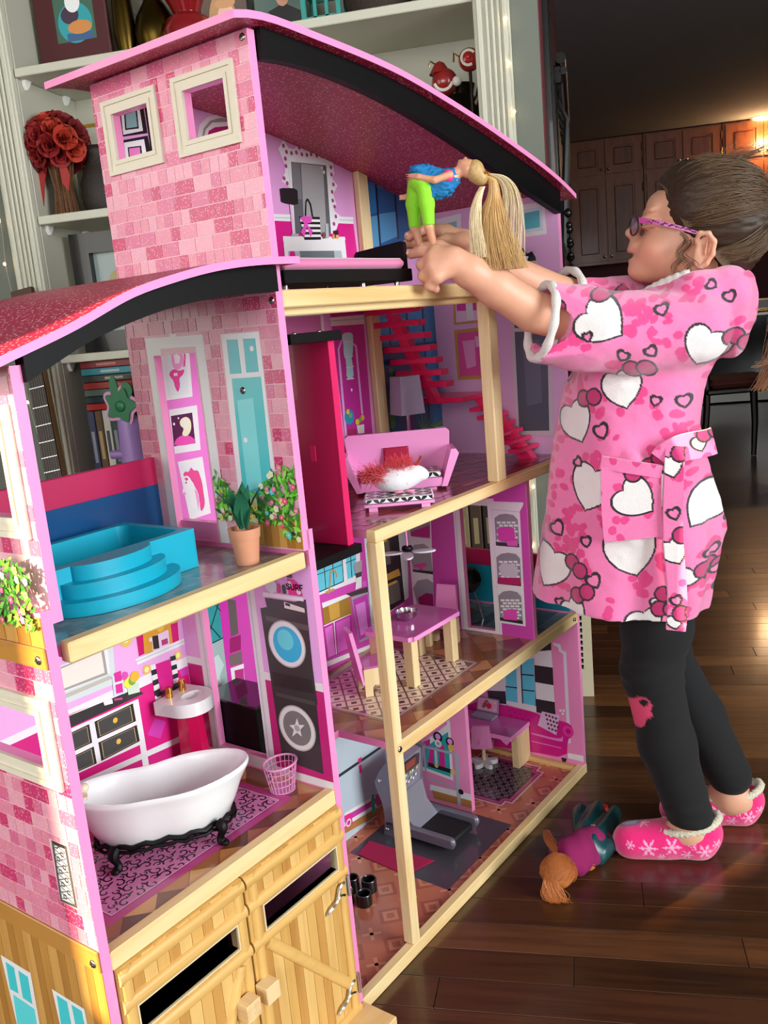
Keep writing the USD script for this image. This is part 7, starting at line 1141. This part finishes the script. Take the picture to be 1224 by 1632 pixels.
# ---------------------------------------------------------------- robe
f = Field((.225, .30, .41), (.64, .71, 1.035), .0032)
LEV = [(.435, .399, .150, .140), (.50, .411, .155, .138), (.60, .430, .156, .134), (.70, .4285, .133, .126), (.78, .4315, .1185, .120), (.86, .4475, .1185, .118), (.92, .4825, .1075, .112), (.955, .510, .080, .098)]
# torso: stacked ellipses as one field
zz = f.lo[2] + f.h * np.arange(f.n[2]); A_ = np.array(LEV); cx = np.interp(zz, A_[:, 0], A_[:, 1]); rx = np.interp(zz, A_[:, 0], A_[:, 2]); ry = np.interp(zz, A_[:, 0], A_[:, 3])
X = (f.lo[0] + f.h * np.arange(f.n[0]))[:, None, None]; Y = (f.lo[1] + f.h * np.arange(f.n[1]))[None, :, None]; Zg = zz[None, None, :]
ang = np.arctan2((Y - .5) / ry, (X - cx) / rx); fold = 1 + np.clip((.84 - Zg) / .40, 0, 1) * (.045 * np.sin(7 * ang + 3 * Zg) + .016 * np.sin(13 * ang + 1 + 5 * Zg)) + .026 * np.sin(5 * ang + 22 * Zg)
q = np.sqrt(((X - cx) / (rx * fold)) ** 2 + ((Y - .5) / (ry * fold)) ** 2); g = np.sqrt(((X - cx) / rx ** 2) ** 2 + ((Y - .5) / ry ** 2) ** 2) + 1e-6
D_ = q * (q - 1) / g; D_ = np.maximum(D_, np.maximum(Zg - .955, .463 + .13 * (.54 - X) - Zg)); f.d = D_.astype(np.float32)
f.ell((.525, .5, .945), (.070, .105, .045), .03)
SLV = [(.5300, .4080, .940, .060), (.4320, .3850, .943, .0605), (.3660, .3600, .956, .0615), (.3060, .3380, .972, .0625)]
f.chain(SLV, .018); f.chain([(.508, .600, .958, .055), (.421, .550, .979, .056), (.343, .490, 1.000, .055)], .018)
# cut the sleeve ends flat and hollow the cuffs
def cutcap(c, d, r, depth):
    c, d = np.array(c), np.array(d) / np.linalg.norm(d); sl_, P = f._win(c - .11, c + .11); t = (P - c) @ d; o = f.d[sl_]; rad_ = np.linalg.norm(P - c - t[..., None] * d, axis=-1)
    o = np.where((rad_ < .10), np.maximum(o, t), o); f.d[sl_] = o; f.d[sl_] = np.maximum(f.d[sl_], -np.maximum(np.maximum(rad_ - r, t - .05), -t - depth))
cutcap((.3010, .3365, .9735), (-.60, -.24, .16), .050, .035); cutcap((.335, .484, 1.002), (-.78, -.60, .22), .046, .03)
# hollow hem
sl_, P = f._win((.23, .33, .41), (.60, .68, .60)); 
cxs, rxs, rys = (np.interp(P[..., 2], A_[:, 0], A_[:, k]) for k in (1, 2, 3)); f.d[sl_] = np.maximum(f.d[sl_], -np.maximum((np.sqrt(((P[..., 0] - cxs) / (rxs * 1.0 - .022)) ** 2 + ((P[..., 1] - .5) / (rys - .022)) ** 2) - 1) * .1, P[..., 2] - .56))
# hood lying round the neck
f.chain([(.480, .435, .985, .026), (.530, .415, .995, .030), (.590, .440, .990, .034), (.612, .5, .975, .036), (.590, .56, .990, .034), (.530, .585, .995, .030), (.480, .565, .985, .026)], .014)
f.ell((.600, .5, .940), (.030, .075, .055), .02)
f.chain([(.462, .462, .980, .017), (.500, .434, .992, .021), (.545, .424, 1.002, .023), (.588, .440, 1.004, .025), (.612, .5, 1.0, .026), (.588, .56, 1.0, .025), (.545, .576, 1.0, .023), (.500, .566, .990, .021), (.462, .538, .980, .017)], .012)
f.ell((.535, .5, 1.04), (.050, .054, .075), .006, sub=True)
# pocket and sash
f.chain([(.432, .374, .745, .010), (.432, .3755, .62, .010)], .02)
rv, rf = f.mesh()
nzf = (meshkit.fbm(rv * 26, 3, 4) - .5); nrm = np.zeros_like(rv); fn = np.cross(rv[rf[:, 1]] - rv[rf[:, 0]], rv[rf[:, 2]] - rv[rf[:, 0]])
for k in range(3): np.add.at(nrm, rf[:, k], fn)
nrm /= np.linalg.norm(nrm, axis=1)[:, None] + 1e-12; rv = rv + nrm * (nzf * .006)[:, None]
# finer mesh so that the print has crisp edges
def refine(v, f_):
    m = trimesh.Trimesh(v, f_, process=False); v2, f2 = trimesh.remesh.subdivide(m.vertices, m.faces); return np.asarray(v2), np.asarray(f2)
rv, rf = refine(rv, rf)
PINKR, HOT, BLKR, WHR, MAGR = (np.array(lin(h)) for h in ('ee7aae', 'e2327e', '1c1216', 'ece6e2', 'c0246a'))
def heart(u, w, s):
    x, y = u / s, w / s; y = y + .15; return (x * x + y * y - .62) ** 3 - x * x * y ** 3
def patt(U, W, marks, seed):
    """fleece print in flat coordinates (metres): leopard spots, outlined hearts, white heart patches"""
    col = np.tile(PINKR, (len(U), 1)); r = np.random.RandomState(seed); wob = (meshkit.noise(np.c_[U, W, 0 * U] * 130, 2) - .5) * .009
    lo, hi = (U.min(), W.min()), (U.max(), W.max())
    for k in range(int((hi[0] - lo[0]) * (hi[1] - lo[1]) * 620)):
        c = (lo[0] + r.rand() * (hi[0] - lo[0]), lo[1] + r.rand() * (hi[1] - lo[1]))
        for j in range(r.randint(3, 6)):
            o = (c[0] + r.normal(0, .013), c[1] + r.normal(0, .013)); ra, rb = .0055 + .005 * r.rand(), .0045 + .004 * r.rand(); t = r.rand() * 3; du, dw = U - o[0], W - o[1]; m = np.hypot((du * math.cos(t) + dw * math.sin(t)) / ra, (-du * math.sin(t) + dw * math.cos(t)) / rb) + wob * 45 < 1; col[m] = HOT * .9 + PINKR * .1
    for (u, w, s, a, kind) in marks:
        du, dw = U - u, W - w; ca, sa = math.cos(a), math.sin(a); x, y = du * ca + dw * sa, -du * sa + dw * ca
        big = heart(x, y, s) < 0; inn = heart(x, y, s - .0040 - .10 * s * (kind == 0)) < 0; col[big] = BLKR; col[inn] = (PINKR, WHR, MAGR)[kind]
        if kind == 1:
            for (ox, oy, rr_) in ((s * .8, s * .72, .012), (s * .8 + .019, s * .60, .012)):
                dx, dy = x - ox, y - oy; col[np.hypot(dx, dy) < rr_ + .0028] = BLKR; col[np.hypot(dx, dy) < rr_ - .0005] = MAGR
    return col
MARKS = [(.318, .952, .032, .5, 1), (.41, .965, .040, .9, 1), (.548, .915, .036, -.5, 1), (.49, .975, .012, .3, 0), (.475, .915, .0115, .5, 0), (.435, .912, .0115, -.6, 0), (.39, .945, .010, .2, 0), (.42, .858, .037, .2, 1), (.335, .805, .040, .4, 1), (.385, .792, .016, .4, 0), (.47, .835, .011, -.3, 0), (.51, .83, .014, .1, 0), (.555, .86, .012, .2, 0), (.365, .700, .045, -.3, 1), (.462, .690, .040, .9, 1), (.30, .628, .017, .6, 0), (.355, .612, .012, .2, 0), (.428, .595, .047, .2, 1), (.283, .560, .044, -.4, 1), (.368, .548, .016, .5, 0), (.540, .655, .040, -.7, 1), (.545, .575, .012, .2, 0), (.57, .62, .012, .2, 0), (.515, .545, .020, -.4, 1), (.468, .505, .016, .4, 1), (.545, .535, .011, .3, 0), (.445, .47, .032, .1, 1), (.50, .475, .012, .4, 0), (.30, .50, .011, .2, 0), (.555, .74, .03, .3, 1), (.34, .74, .011, .8, 0), (.50, .76, .010, .8, 0), (.265, .86, .012, .3, 0), (.31, .875, .010, .3, 0), (.33, .49, .03, .6, 1), (.57, .50, .03, .6, 1), (.58, .985, .012, .3, 0), (.555, 1.005, .010, 1.0, 0)]
side = rv[:, 1] < .5; U = rv[:, 0] + np.where(side, 0, .4); front = np.abs(nrm_ := 0)
rc = np.zeros((len(rv), 3)); rc[side] = patt(rv[side, 0] - .25 * (rv[side, 1] - .38), rv[side, 2], MARKS, 3); rc[~side] = patt(rv[~side, 0] + .25 * (rv[~side, 1] - .62), rv[~side, 2], [(u + .01, w - .02, s, -a, k) for u, w, s, a, k in MARKS], 9)
# white fleece cuff lining and hood edge
d1 = np.linalg.norm(rv - np.array((.3010, .3365, .9735)), axis=1); dd = (rv - np.array((.3010, .3365, .9735))) @ (np.array((-.60, -.24, .16)) / .666); hd = False & (np.hypot(rv[:, 0] - .535, rv[:, 1] - .5) < .064) & (rv[:, 2] > .985); rc[hd] = WHR
FLEECE = vcol('fleece_print', .9, 0, .55, .55, 900)
obj('robe', (rv, rf), FLEECE, KID, True, 'pink fleece robe printed with hearts and leopard spots', col=rc)
for c_, d_, r_c in (((.3010, .3365, .9735), (-.60, -.24, .16), .0565), ((.335, .484, 1.002), (-.78, -.60, .22), .0505)):
    d_ = np.array(d_) / np.linalg.norm(d_); u_ = np.cross(d_, (0, 0, 1.0)); u_ /= np.linalg.norm(u_); w_ = np.cross(u_, d_); t_ = np.linspace(0, 2 * math.pi, 60)
    obj('cuff', MB().tube([np.array(c_) - d_ * .003 + r_c * (math.cos(a) * u_ + math.sin(a) * w_) for a in t_], [.0068 + .0008 * math.sin(11 * k * .1) for k in range(60)], 10), pbr('white_fleece', 'e2dcd4', .95, sheen=.4, bump=.9, bscale=700), KID, True, 'white fleece cuff')
obj('collar_trim', MB().tube(spline([(.452, .452, .994), (.478, .430, 1.008), (.505, .416, 1.018), (.530, .410, 1.024)], 30), [.0085 + .001 * math.sin(k * 1.7) for k in range(30)], 8), MATS['white_fleece'], KID, True, 'white fleece collar edge')
# pocket edge, sash tied at the side
def strip(pts, w, th, n_=24):
    P = spline(pts, n_); T = np.gradient(P, axis=0); T /= np.linalg.norm(T, axis=1)[:, None]; V = []; F = []
    for k in range(n_):
        nn = np.cross(T[k], (0, 1.0, 0)); nn /= np.linalg.norm(nn); y = np.array((0, 1.0, 0)); V += [P[k] + nn * w / 2 - y * th / 2, P[k] + nn * w / 2 + y * th / 2, P[k] - nn * w / 2 + y * th / 2, P[k] - nn * w / 2 - y * th / 2]
        if k:
            b = 4 * (k - 1); F += [(b + j, b + (j + 1) % 4, b + 4 + (j + 1) % 4, b + 4 + j) for j in range(4)]
    F += [(0, 3, 2, 1), (4 * n_ - 4, 4 * n_ - 3, 4 * n_ - 2, 4 * n_ - 1)]; return np.array(V), np.array(F)
def patterned(name, m, label, seed, marks, off=0):
    v_, f_ = m; f_ = np.vstack([f_[:, [0, 1, 2]], f_[:, [0, 2, 3]]]) if f_.shape[1] == 4 else f_
    v_, f_ = trimesh.remesh.subdivide_to_size(v_, f_, .0022, max_iter=12)
    c = patt(v_[:, 0] + off, v_[:, 2], marks, seed); obj(name, (v_, f_), FLEECE, KID, True, label, col=c)
patterned('sash', strip([(.498, .372, .765), (.494, .362, .72), (.490, .355, .62), (.493, .350, .55), (.490, .348, .47)], .030, .012), 'hanging fleece sash', 5, [(.49, .735, .022, .2, 1), (.492, .66, .013, .3, 0), (.49, .60, .026, .4, 1), (.492, .52, .012, .4, 0), (.488, .485, .016, .2, 1)])
patterned('belt', strip([(.560, .404, .765), (.535, .384, .763), (.498, .372, .757), (.478, .371, .742)], .042, .012), None, 6, [(.535, .765, .016, .3, 1)])
ptop = strip([(.384, .3690, .746), (.430, .363, .736), (.476, .3660, .726)], .020, .012); patterned('pocket_edge', ptop, None, 7, [])
patterned('pocket', strip([(.430, .3675, .735), (.428, .3655, .68), (.430, .3625, .62)], .092, .014), 'patch pocket', 8, [(.435, .685, .038, .9, 1)])

# ---------------------------------------------------------------- leggings
f = Field((.37, .37, .045), (.67, .66, .62), .004)
f.chain([(.472, .455, .57, .062), (.468, .450, .44, .058), (.457, .449, .36, .050), (.480, .450, .22, .047), (.516, .452, .080, .040)], .02); f.chain([(.478, .548, .57, .062), (.482, .553, .44, .058), (.478, .556, .36, .050), (.545, .562, .22, .047), (.601, .566, .100, .040)], .02)
f.half(2, .072, False); lv, lf = f.mesh()
an = np.arctan2(lv[:, 1] - .45, lv[:, 0] - .47); w_ = np.exp(-((lv[:, 2] - .36) / .05) ** 2); lv = lv + np.c_[np.zeros(len(lv)), np.zeros(len(lv)), .0 * w_]; rip = .0012 * np.sin(lv[:, 2] * 210 + 2.2 * np.sin(an * 2)) * (np.exp(-((lv[:, 2] - .355) / .035) ** 2) + .8 * np.exp(-((lv[:, 2] - .11) / .03) ** 2)); dv = lv - np.c_[np.interp(lv[:, 2], [.05, .36, .6], [.52, .46, .49]), np.where(lv[:, 1] < .5, .45, .56), lv[:, 2]]; lv = lv + dv / (np.linalg.norm(dv, axis=1)[:, None] + 1e-9) * rip[:, None]
lc = np.tile(lin('060607'), (len(lv), 1)); du, dz = lv[:, 0] - .432, lv[:, 2] - .300
kp = (lv[:, 1] < .455) & (np.hypot((du - .25 * dz) / .022, (dz) / .034) + .25 * np.sin(lv[:, 2] * 160) * .6 < 1) & (dz < .028) & (lv[:, 0] < .452); lc[kp] = lin('d8466c'); kp2 = (lv[:, 1] < .455) & (np.hypot(lv[:, 0] - .440, lv[:, 2] - .318) < .0075); lc[kp2] = lin('141014')
obj('leggings', (lv, lf), vcol('legging_knit', .9, 0, .03, .25, 900), KID, True, 'black leggings with a pink patch on the near knee', col=lc)
# ---------------------------------------------------------------- slippers
SLP, SHE = lin('e80f72'), lin('f0a8cc')
def slipper(o, ang, label):
    f = Field((-.10, -.045, -.002), (.115, .045, .085), .0024)
    f.cap((-.060, 0, .024), (.060, 0, .026), .0300, .034, .02, flat=None).cap((.055, 0, .036), (.075, 0, .046), .032, .028, .02).cap((-.05, 0, .026), (0, 0, .031), .029, .031, .02)
    f.ell((.040, 0, .083), (.058, .0275, .029), .006, sub=True); f.ell((.055, 0, .058), (.040, .020, .022), .006, sub=True); f.d = f.d; f.half(2, .0015, False); sv, sf_ = f.mesh(); M = fr((o[0], o[1], 0), ang)
    c = np.tile(SLP, (len(sv), 1)); rr = np.random.RandomState(6)
    def flake(u, w, s, axis):
        a_, b_ = (sv[:, 0], sv[:, 2]) if axis else (sv[:, 0], sv[:, 1]); d1, d2 = a_ - u, b_ - w; th = np.arctan2(d2, d1); r_ = np.hypot(d1, d2); m = (r_ < s) & ((np.abs(np.sin(3 * th)) * r_ < s * .22) | ((np.abs(r_ - s * .62) < s * .11) & (np.abs(np.sin(3 * th)) < .72))); c[m] = SHE
    for u, w, s in ((-.030, .030, .017), (.010, .033, .016), (.036, .018, .010), (.066, .026, .015), (.088, .036, .009), (-.062, .034, .009), (-.008, .013, .008), (.048, .036, .009)): flake(u, w, s, True)
    for u, w, s in ((-.035, .0, .012), (-.012, .016, .010)): flake(u, w, s, False)
    top = sv[:, 2] > .03; bd_ = top & (np.hypot((sv[:, 0] + .058) / .020, (sv[:, 1] - .006) / .0135) < 1); c[bd_] = lin('6a5a86'); bd_ = top & (np.hypot((sv[:, 0] + .058) / .014, (sv[:, 1] - .006) / .009) < 1); c[bd_] = lin('9a88a0')
    s = obj('slipper', MB().add((sv, sf_)).xf(M), vcol('slipper_fleece', .9, 0, .5, .5, 800), KID, True, label, col=c)
    tr = [(.040 + .056 * math.cos(t), .0285 * math.sin(t) * (1 + .1 * math.cos(t)), .0575 + .007 * math.cos(t) + .010 * max(0, math.cos(t)) ** 2 + .0012 * math.sin(40 * t)) for t in np.linspace(0, 2 * math.pi, 90)]
    q = MB().tube(tr, [.0070 + .0014 * math.sin(37 * k * .07) for k in range(90)], 8).xf(M); obj('sherpa_cuff', q, pbr('sherpa', 'd8d0b4', .95, sheen=.5, bump=1.0, bscale=600), s, True)
slipper((.470, .456), 2, 'near pink snowflake slipper'); slipper((.562, .572), 4, 'far pink snowflake slipper')

# ================================================================== FASHION DOLL in her hands
DSK = pbr('doll_skin', 'd99f7c', .35)
dl_ = thing('fashion_doll', 'blond fashion doll in blue top and lime trousers bending backwards in the girl\'s hands', 'doll', (.15, .3, 1.09))
f = Field((.075, .26, 1.06), (.245, .345, 1.225), .0014)
f.chain([(.1530, .3050, 1.0800, .0045), (.1530, .3050, 1.0950, .0052), (.1480, .2970, 1.1260, .0070), (.1480, .2920, 1.1580, .0095), (.1460, .2900, 1.1850, .0110)], .004); f.chain([(.1340, .3180, 1.0820, .0045), (.1310, .3180, 1.0980, .0052), (.1230, .3150, 1.1300, .0070), (.1250, .3100, 1.1630, .0095), (.1320, .3060, 1.1880, .0110)], .004)
f.chain([(.1400, .2980, 1.1930, .0125), (.1550, .2980, 1.1930, .0105), (.1740, .2980, 1.1890, .0130), (.1850, .2980, 1.1900, .0115), (.1950, .2980, 1.1970, .0060), (.2030, .2980, 1.1990, .0055)], .008)
f.ell((.2145, .2980, 1.2000), (.0150, .0125, .0130), .004).ell((.2060, .2980, 1.2075), (.0100, .0085, .0070), .005).ell((.2005, .298, 1.2125), (.0028, .0024, .0026), .003).ell((.2085, .298, 1.2150), (.0026, .0022, .0030), .002)
f.chain([(.1860, .2810, 1.1930, .0060), (.1650, .2770, 1.1880, .0050), (.1410, .2810, 1.1955, .0044), (.1300, .2850, 1.1985, .0042)], .003); f.chain([(.1810, .3140, 1.1920, .0060), (.1540, .3240, 1.1830, .0048), (.1240, .3300, 1.1770, .0042), (.1120, .3315, 1.1778, .0038)], .003)
for k in range(4): f.cap((.1300, .2840 + .0015 * k, 1.2000 - .0022 * k), (.1215, .2850 + .0012 * k, 1.2020 - .0030 * k), .0013, .0010, .001); f.cap((.1120, .3310, 1.1790 - .0014 * k), (.1000, .3320, 1.1800 - .0024 * k), .0013, .0009, .001)
f.cap((.131, .286, 1.196), (.126, .289, 1.193), .0014, .0011, .001); f.cap((.112, .331, 1.176), (.107, .330, 1.1725), .0014, .0011, .001)
obj('body', f.mesh(), DSK, dl_, True)
f = Field((.11, .26, 1.10), (.17, .34, 1.215), .0016); f.chain([(.1480, .2965, 1.1290, .0090), (.1480, .2920, 1.1580, .0112), (.1460, .2905, 1.1850, .0132)], .004); f.chain([(.1235, .3145, 1.1330, .0090), (.1250, .3100, 1.1630, .0112), (.1320, .3060, 1.1880, .0132)], .004).ell((.139, .298, 1.192), (.016, .017, .014), .006); f.half(2, 1.128, False); obj('trousers', f.mesh(), pbr('lime_cloth', '8ee02a', .75, bump=.3, bscale=900), dl_, True)
f = Field((.125, .265, 1.155), (.205, .33, 1.225), .0016); f.chain([(.1500, .2980, 1.1990, .0150), (.1620, .298, 1.1900, .0160), (.1770, .2980, 1.1870, .0165), (.1900, .2980, 1.1930, .0110)], .008).ell((.138, .298, 1.208), (.014, .015, .007), .005).ell((.165, .298, 1.172), (.018, .014, .008), .008); tv, tf = f.mesh(); tv = tv + (tv - (.165, .298, 1.19)) * ((meshkit.fbm(tv * 220, 2) - .5) * .28)[:, None]; obj('top', (tv, tf), pbr('blue_cloth', '1478b4', .8, bump=.5, bscale=900), dl_, True)
obj('sleeve', MB().ball((.1835, .2835, 1.1925), .0088, (1, .9, 1), 3), pbr('pink_sleeve', 'e8408c', .7), dl_, True); obj('sleeve', MB().ball((.1800, .3125, 1.1920), .0086, (1, .9, 1), 3), MATS['pink_sleeve'], dl_, True)
obj('necklace', MB().tube([(.196 + .002 * math.cos(a), .298 + .0068 * math.cos(a), 1.197 + .0068 * math.sin(a)) for a in np.linspace(0, 6.2832, 20)], .0010, 5), pbr('doll_yellow', 'd8c838', .4), dl_)
BL = pbr('doll_blond', 'c8a468', .5, var=.3, scale=200); f = Field((.20, .27, 1.165), (.25, .325, 1.22), .0016); f.ell((.2215, .2980, 1.1965), (.0135, .0150, .0160), .004).ell((.229, .298, 1.186), (.011, .012, .011), .006); f.ell((.2035, .298, 1.203), (.0115, .02, .016), .002, sub=True); obj('hair_cap', f.mesh(), BL, dl_, True)
def strand_mat(name, a, b, c): return mat(name, {'h': ('hair_info', {}), 'r': ('rgb_ramp', {'ramp': [(0, lin(a)), (.5, lin(b)), (1, lin(c))]}), 'o': ('white_noise_texture', {'dimensions': '1D'}), 'p': ('principled_bsdf', {'roughness': .35, 'specular_ior_level': .5})}, [('h.index', 'o.w'), ('o.value', 'r.fac'), ('r.color', 'p.base_color')])
def ponytail(n, ctr, spread, seed):
    r = np.random.RandomState(seed); out = []
    for k in range(n):
        a = r.rand() * 6.28; q = math.sqrt(r.rand()); P = spline(ctr, 14); t = np.linspace(0, 1, 14); w = np.interp(t, np.linspace(0, 1, len(spread)), spread); L = .82 + .18 * r.rand()
        P = P + np.c_[w * q * math.cos(a), .55 * w * q * math.sin(a), 0 * w] + np.c_[.0016 * np.sin(9 * t + 6 * r.rand()), .0016 * np.cos(8 * t + 6 * r.rand()), 0 * t] * t[:, None]; out.append(P[:max(6, int(14 * L))])
    return out
curves('ponytail', ponytail(1500, [(.236, .298, 1.187), (.245, .298, 1.183), (.247, .298, 1.165), (.243, .298, 1.130), (.245, .298, 1.085), (.252, .298, 1.042)], [.006, .008, .022, .030, .038, .044], 3), .0010, strand_mat('blond_strand', 'a87a3e', 'c89c5c', 'dcbc84'), dl_, 'long golden blond ponytail', kind='stuff')
curves('pale_lock', ponytail(420, [(.232, .285, 1.172), (.223, .280, 1.150), (.219, .280, 1.115), (.222, .280, 1.065)], [.004, .008, .010, .013], 4), .0010, strand_mat('pale_strand', 'c8ac78', 'dcc698', 'ecdcb8'), dl_, 'pale crimped locks', kind='stuff')
curves('flyaway_hair', ponytail(120, [(.240, .298, 1.19), (.262, .298, 1.18), (.272, .298, 1.13), (.266, .298, 1.055)], [.006, .012, .02, .026], 8), .0007, MATS['pale_strand'], dl_, None, kind='stuff')
obj('hair_tie', MB().tube([(.2385 + .004 * math.cos(a), .298 + .009 * math.cos(a + 1.2), 1.1855 + .007 * math.sin(a)) for a in np.linspace(0, 6.2832, 20)], .0016, 6), GOLDM, dl_)
# wash of small blue thing beside her hand
solo('toy_shoe', MB().tube(spline([(.196, .275, 1.0455), (.21, .272, 1.050), (.222, .270, 1.0478)], 12), np.interp(np.linspace(0, 1, 12), [0, .3, 1], [.003, .005, .0035]), 8), pbr('blue_shoe', '2a6a90', .3), 'tiny blue doll shoe on the top floor edge under the girl\'s wrist', 'toy shoe', (.21, .272, 1.0455))

# ================================================================== DOLL ON THE FLOOR (lying on its front)
fd = thing('cloth_doll', 'orange-haired doll in magenta cape and teal skirt lying face down on the floor', 'doll', (.32, .42, .001))
f = Field((.21, .29, .0), (.42, .62, .075), .002); f.ell((.285, .338, .028), (.024, .024, .024), .006).cap((.297, .357, .026), (.312, .372, .022), .008, .009, .006).chain([(.312, .375, .024, .016), (.335, .43, .024, .015), (.345, .47, .024, .018)], .008)
f.cap((.350, .48, .018), (.352, .575, .012), .010, .006, .006).cap((.362, .48, .018), (.376, .57, .012), .010, .006, .006).cap((.305, .392, .018), (.268, .462, .010), .006, .004, .004).cap((.268, .462, .010), (.256, .486, .007), .004, .003, .003)
f.half(2, .001, False); obj('body', f.mesh(), pbr('doll_skin2', 'e0aa8c', .4), fd, True)
f = Field((.255, .36, 0), (.41, .62, .07), .0024)
P_ = lambda u, w: (u, w, 0)
for (a, b, ra, rb) in (((.335, .43, .022), (.318, .565, .014), .024, .014), ((.338, .43, .022), (.350, .575, .016), .024, .016), ((.345, .425, .022), (.385, .560, .014), .024, .014), ((.352, .42, .018), (.392, .475, .012), .018, .012)): f.cap(a, b, ra, rb, .012)
f.half(2, .001, False); f.half(1, .577, True); sv, sf_ = f.mesh(); sv = sv + np.c_[0 * sv[:, 0], 0 * sv[:, 0], np.where(sv[:, 2] > .006, .0035 * np.sin(190 * (sv[:, 0] - .30 * (sv[:, 1] - .4))), 0)]; obj('skirt', (sv, sf_), pbr('teal_satin', '0a4246', .35), fd, True)
f = Field((.23, .33, 0), (.40, .50, .08), .0022); f.chain([(.296, .362, .030, .022), (.312, .395, .032, .030), (.335, .435, .028, .026), (.362, .462, .022, .016)], .014).cap((.29, .37, .022), (.275, .425, .018), .018, .012, .014).cap((.318, .375, .022), (.345, .405, .018), .016, .012, .014); f.half(2, .0012, False); cv, cf_ = f.mesh(); cv = cv + np.c_[0 * cv[:, 0], 0 * cv[:, 0], np.where(cv[:, 2] > .008, .0025 * np.sin(130 * cv[:, 0] + 70 * cv[:, 1]), 0)]; obj('cape', (cv, cf_), pbr('magenta_felt', '84094f', .9, sheen=.0, bump=.3, bscale=500), fd, True)
OR_ = strand_mat('orange_strand', '8a3c12', 'c87030', 'f0b474'); S = []; r = np.random.RandomState(12)
f = Field((.245, .30, 0), (.33, .385, .07), .002); f.ell((.284, .336, .030), (.0265, .0265, .0265), .004); obj('hair_cap', f.mesh(), pbr('orange_hair', 'c07434', .5, var=.35, scale=160), fd, True)
for k in range(1500):
    a = r.rand() * 6.28; e = r.rand() * 1.5; d = np.array((math.cos(a) * math.sin(e), math.sin(a) * math.sin(e), math.cos(e))); t2 = np.array((-.30, -.75, -.1)) + r.normal(0, .22, 3); P = [np.array((.284, .336, .030)) + (d + t2 * .45 * q * q) / np.linalg.norm(d + t2 * .45 * q * q) * (.0278 + .0022 * r.rand() + .004 * q) for q in np.linspace(0, 1, 7)]; S.append(np.maximum(np.array(P), (-9, -9, .002)))
for (ctr, n) in (([(.292, .360, .040), (.282, .385, .040), (.268, .425, .034), (.258, .470, .026)], 260), ([(.300, .352, .036), (.322, .368, .026), (.338, .384, .012), (.334, .398, .006)], 200)):
    for k in range(n):
        a = r.rand() * 6.28; q = math.sqrt(r.rand()) * .0085; P = spline(ctr, 12); t = np.linspace(0, 1, 12); S.append(np.maximum(P + np.c_[q * math.cos(a) * (.7 + .5 * np.sin(t * 3)), .4 * q * math.cos(a + 1) + 0 * t, q * math.sin(a) * (.7 + .5 * np.sin(t * 3))], (-9, -9, .0015)))
for k in range(160):
    o = (.270 + .026 * r.rand(), .322 + .01 * r.rand(), .03); S.append(np.maximum(spline([o, (o[0] - .012, o[1] - .016, .028), (o[0] - .008 + r.normal(0, .006), o[1] - .022, .010), (o[0] + r.normal(0, .006), o[1] - .030 - .006 * r.rand(), .003)], 10), (-9, -9, .002)))
curves('hair_strands', S, .0008, OR_, fd, 'glossy orange pigtails', kind='stuff')
for c in ((.288, .365, .040), (.301, .356, .037)): obj('braid_tie', MB().ball(c, .0075, sub=2), pbr('braid_dark', '7a4420', .6), fd, True)
obj('shoe', MB().ball((.368, .592, .008), .0075, (1, 1.6, 1), 2), pbr('doll_shoe_red', '9a1420', .4), fd, True); obj('shoe', MB().ball((.350, .592, .007), .0065, (1, 1.5, 1), 2), pbr('doll_shoe_grey', '8a8480', .4), fd, True)
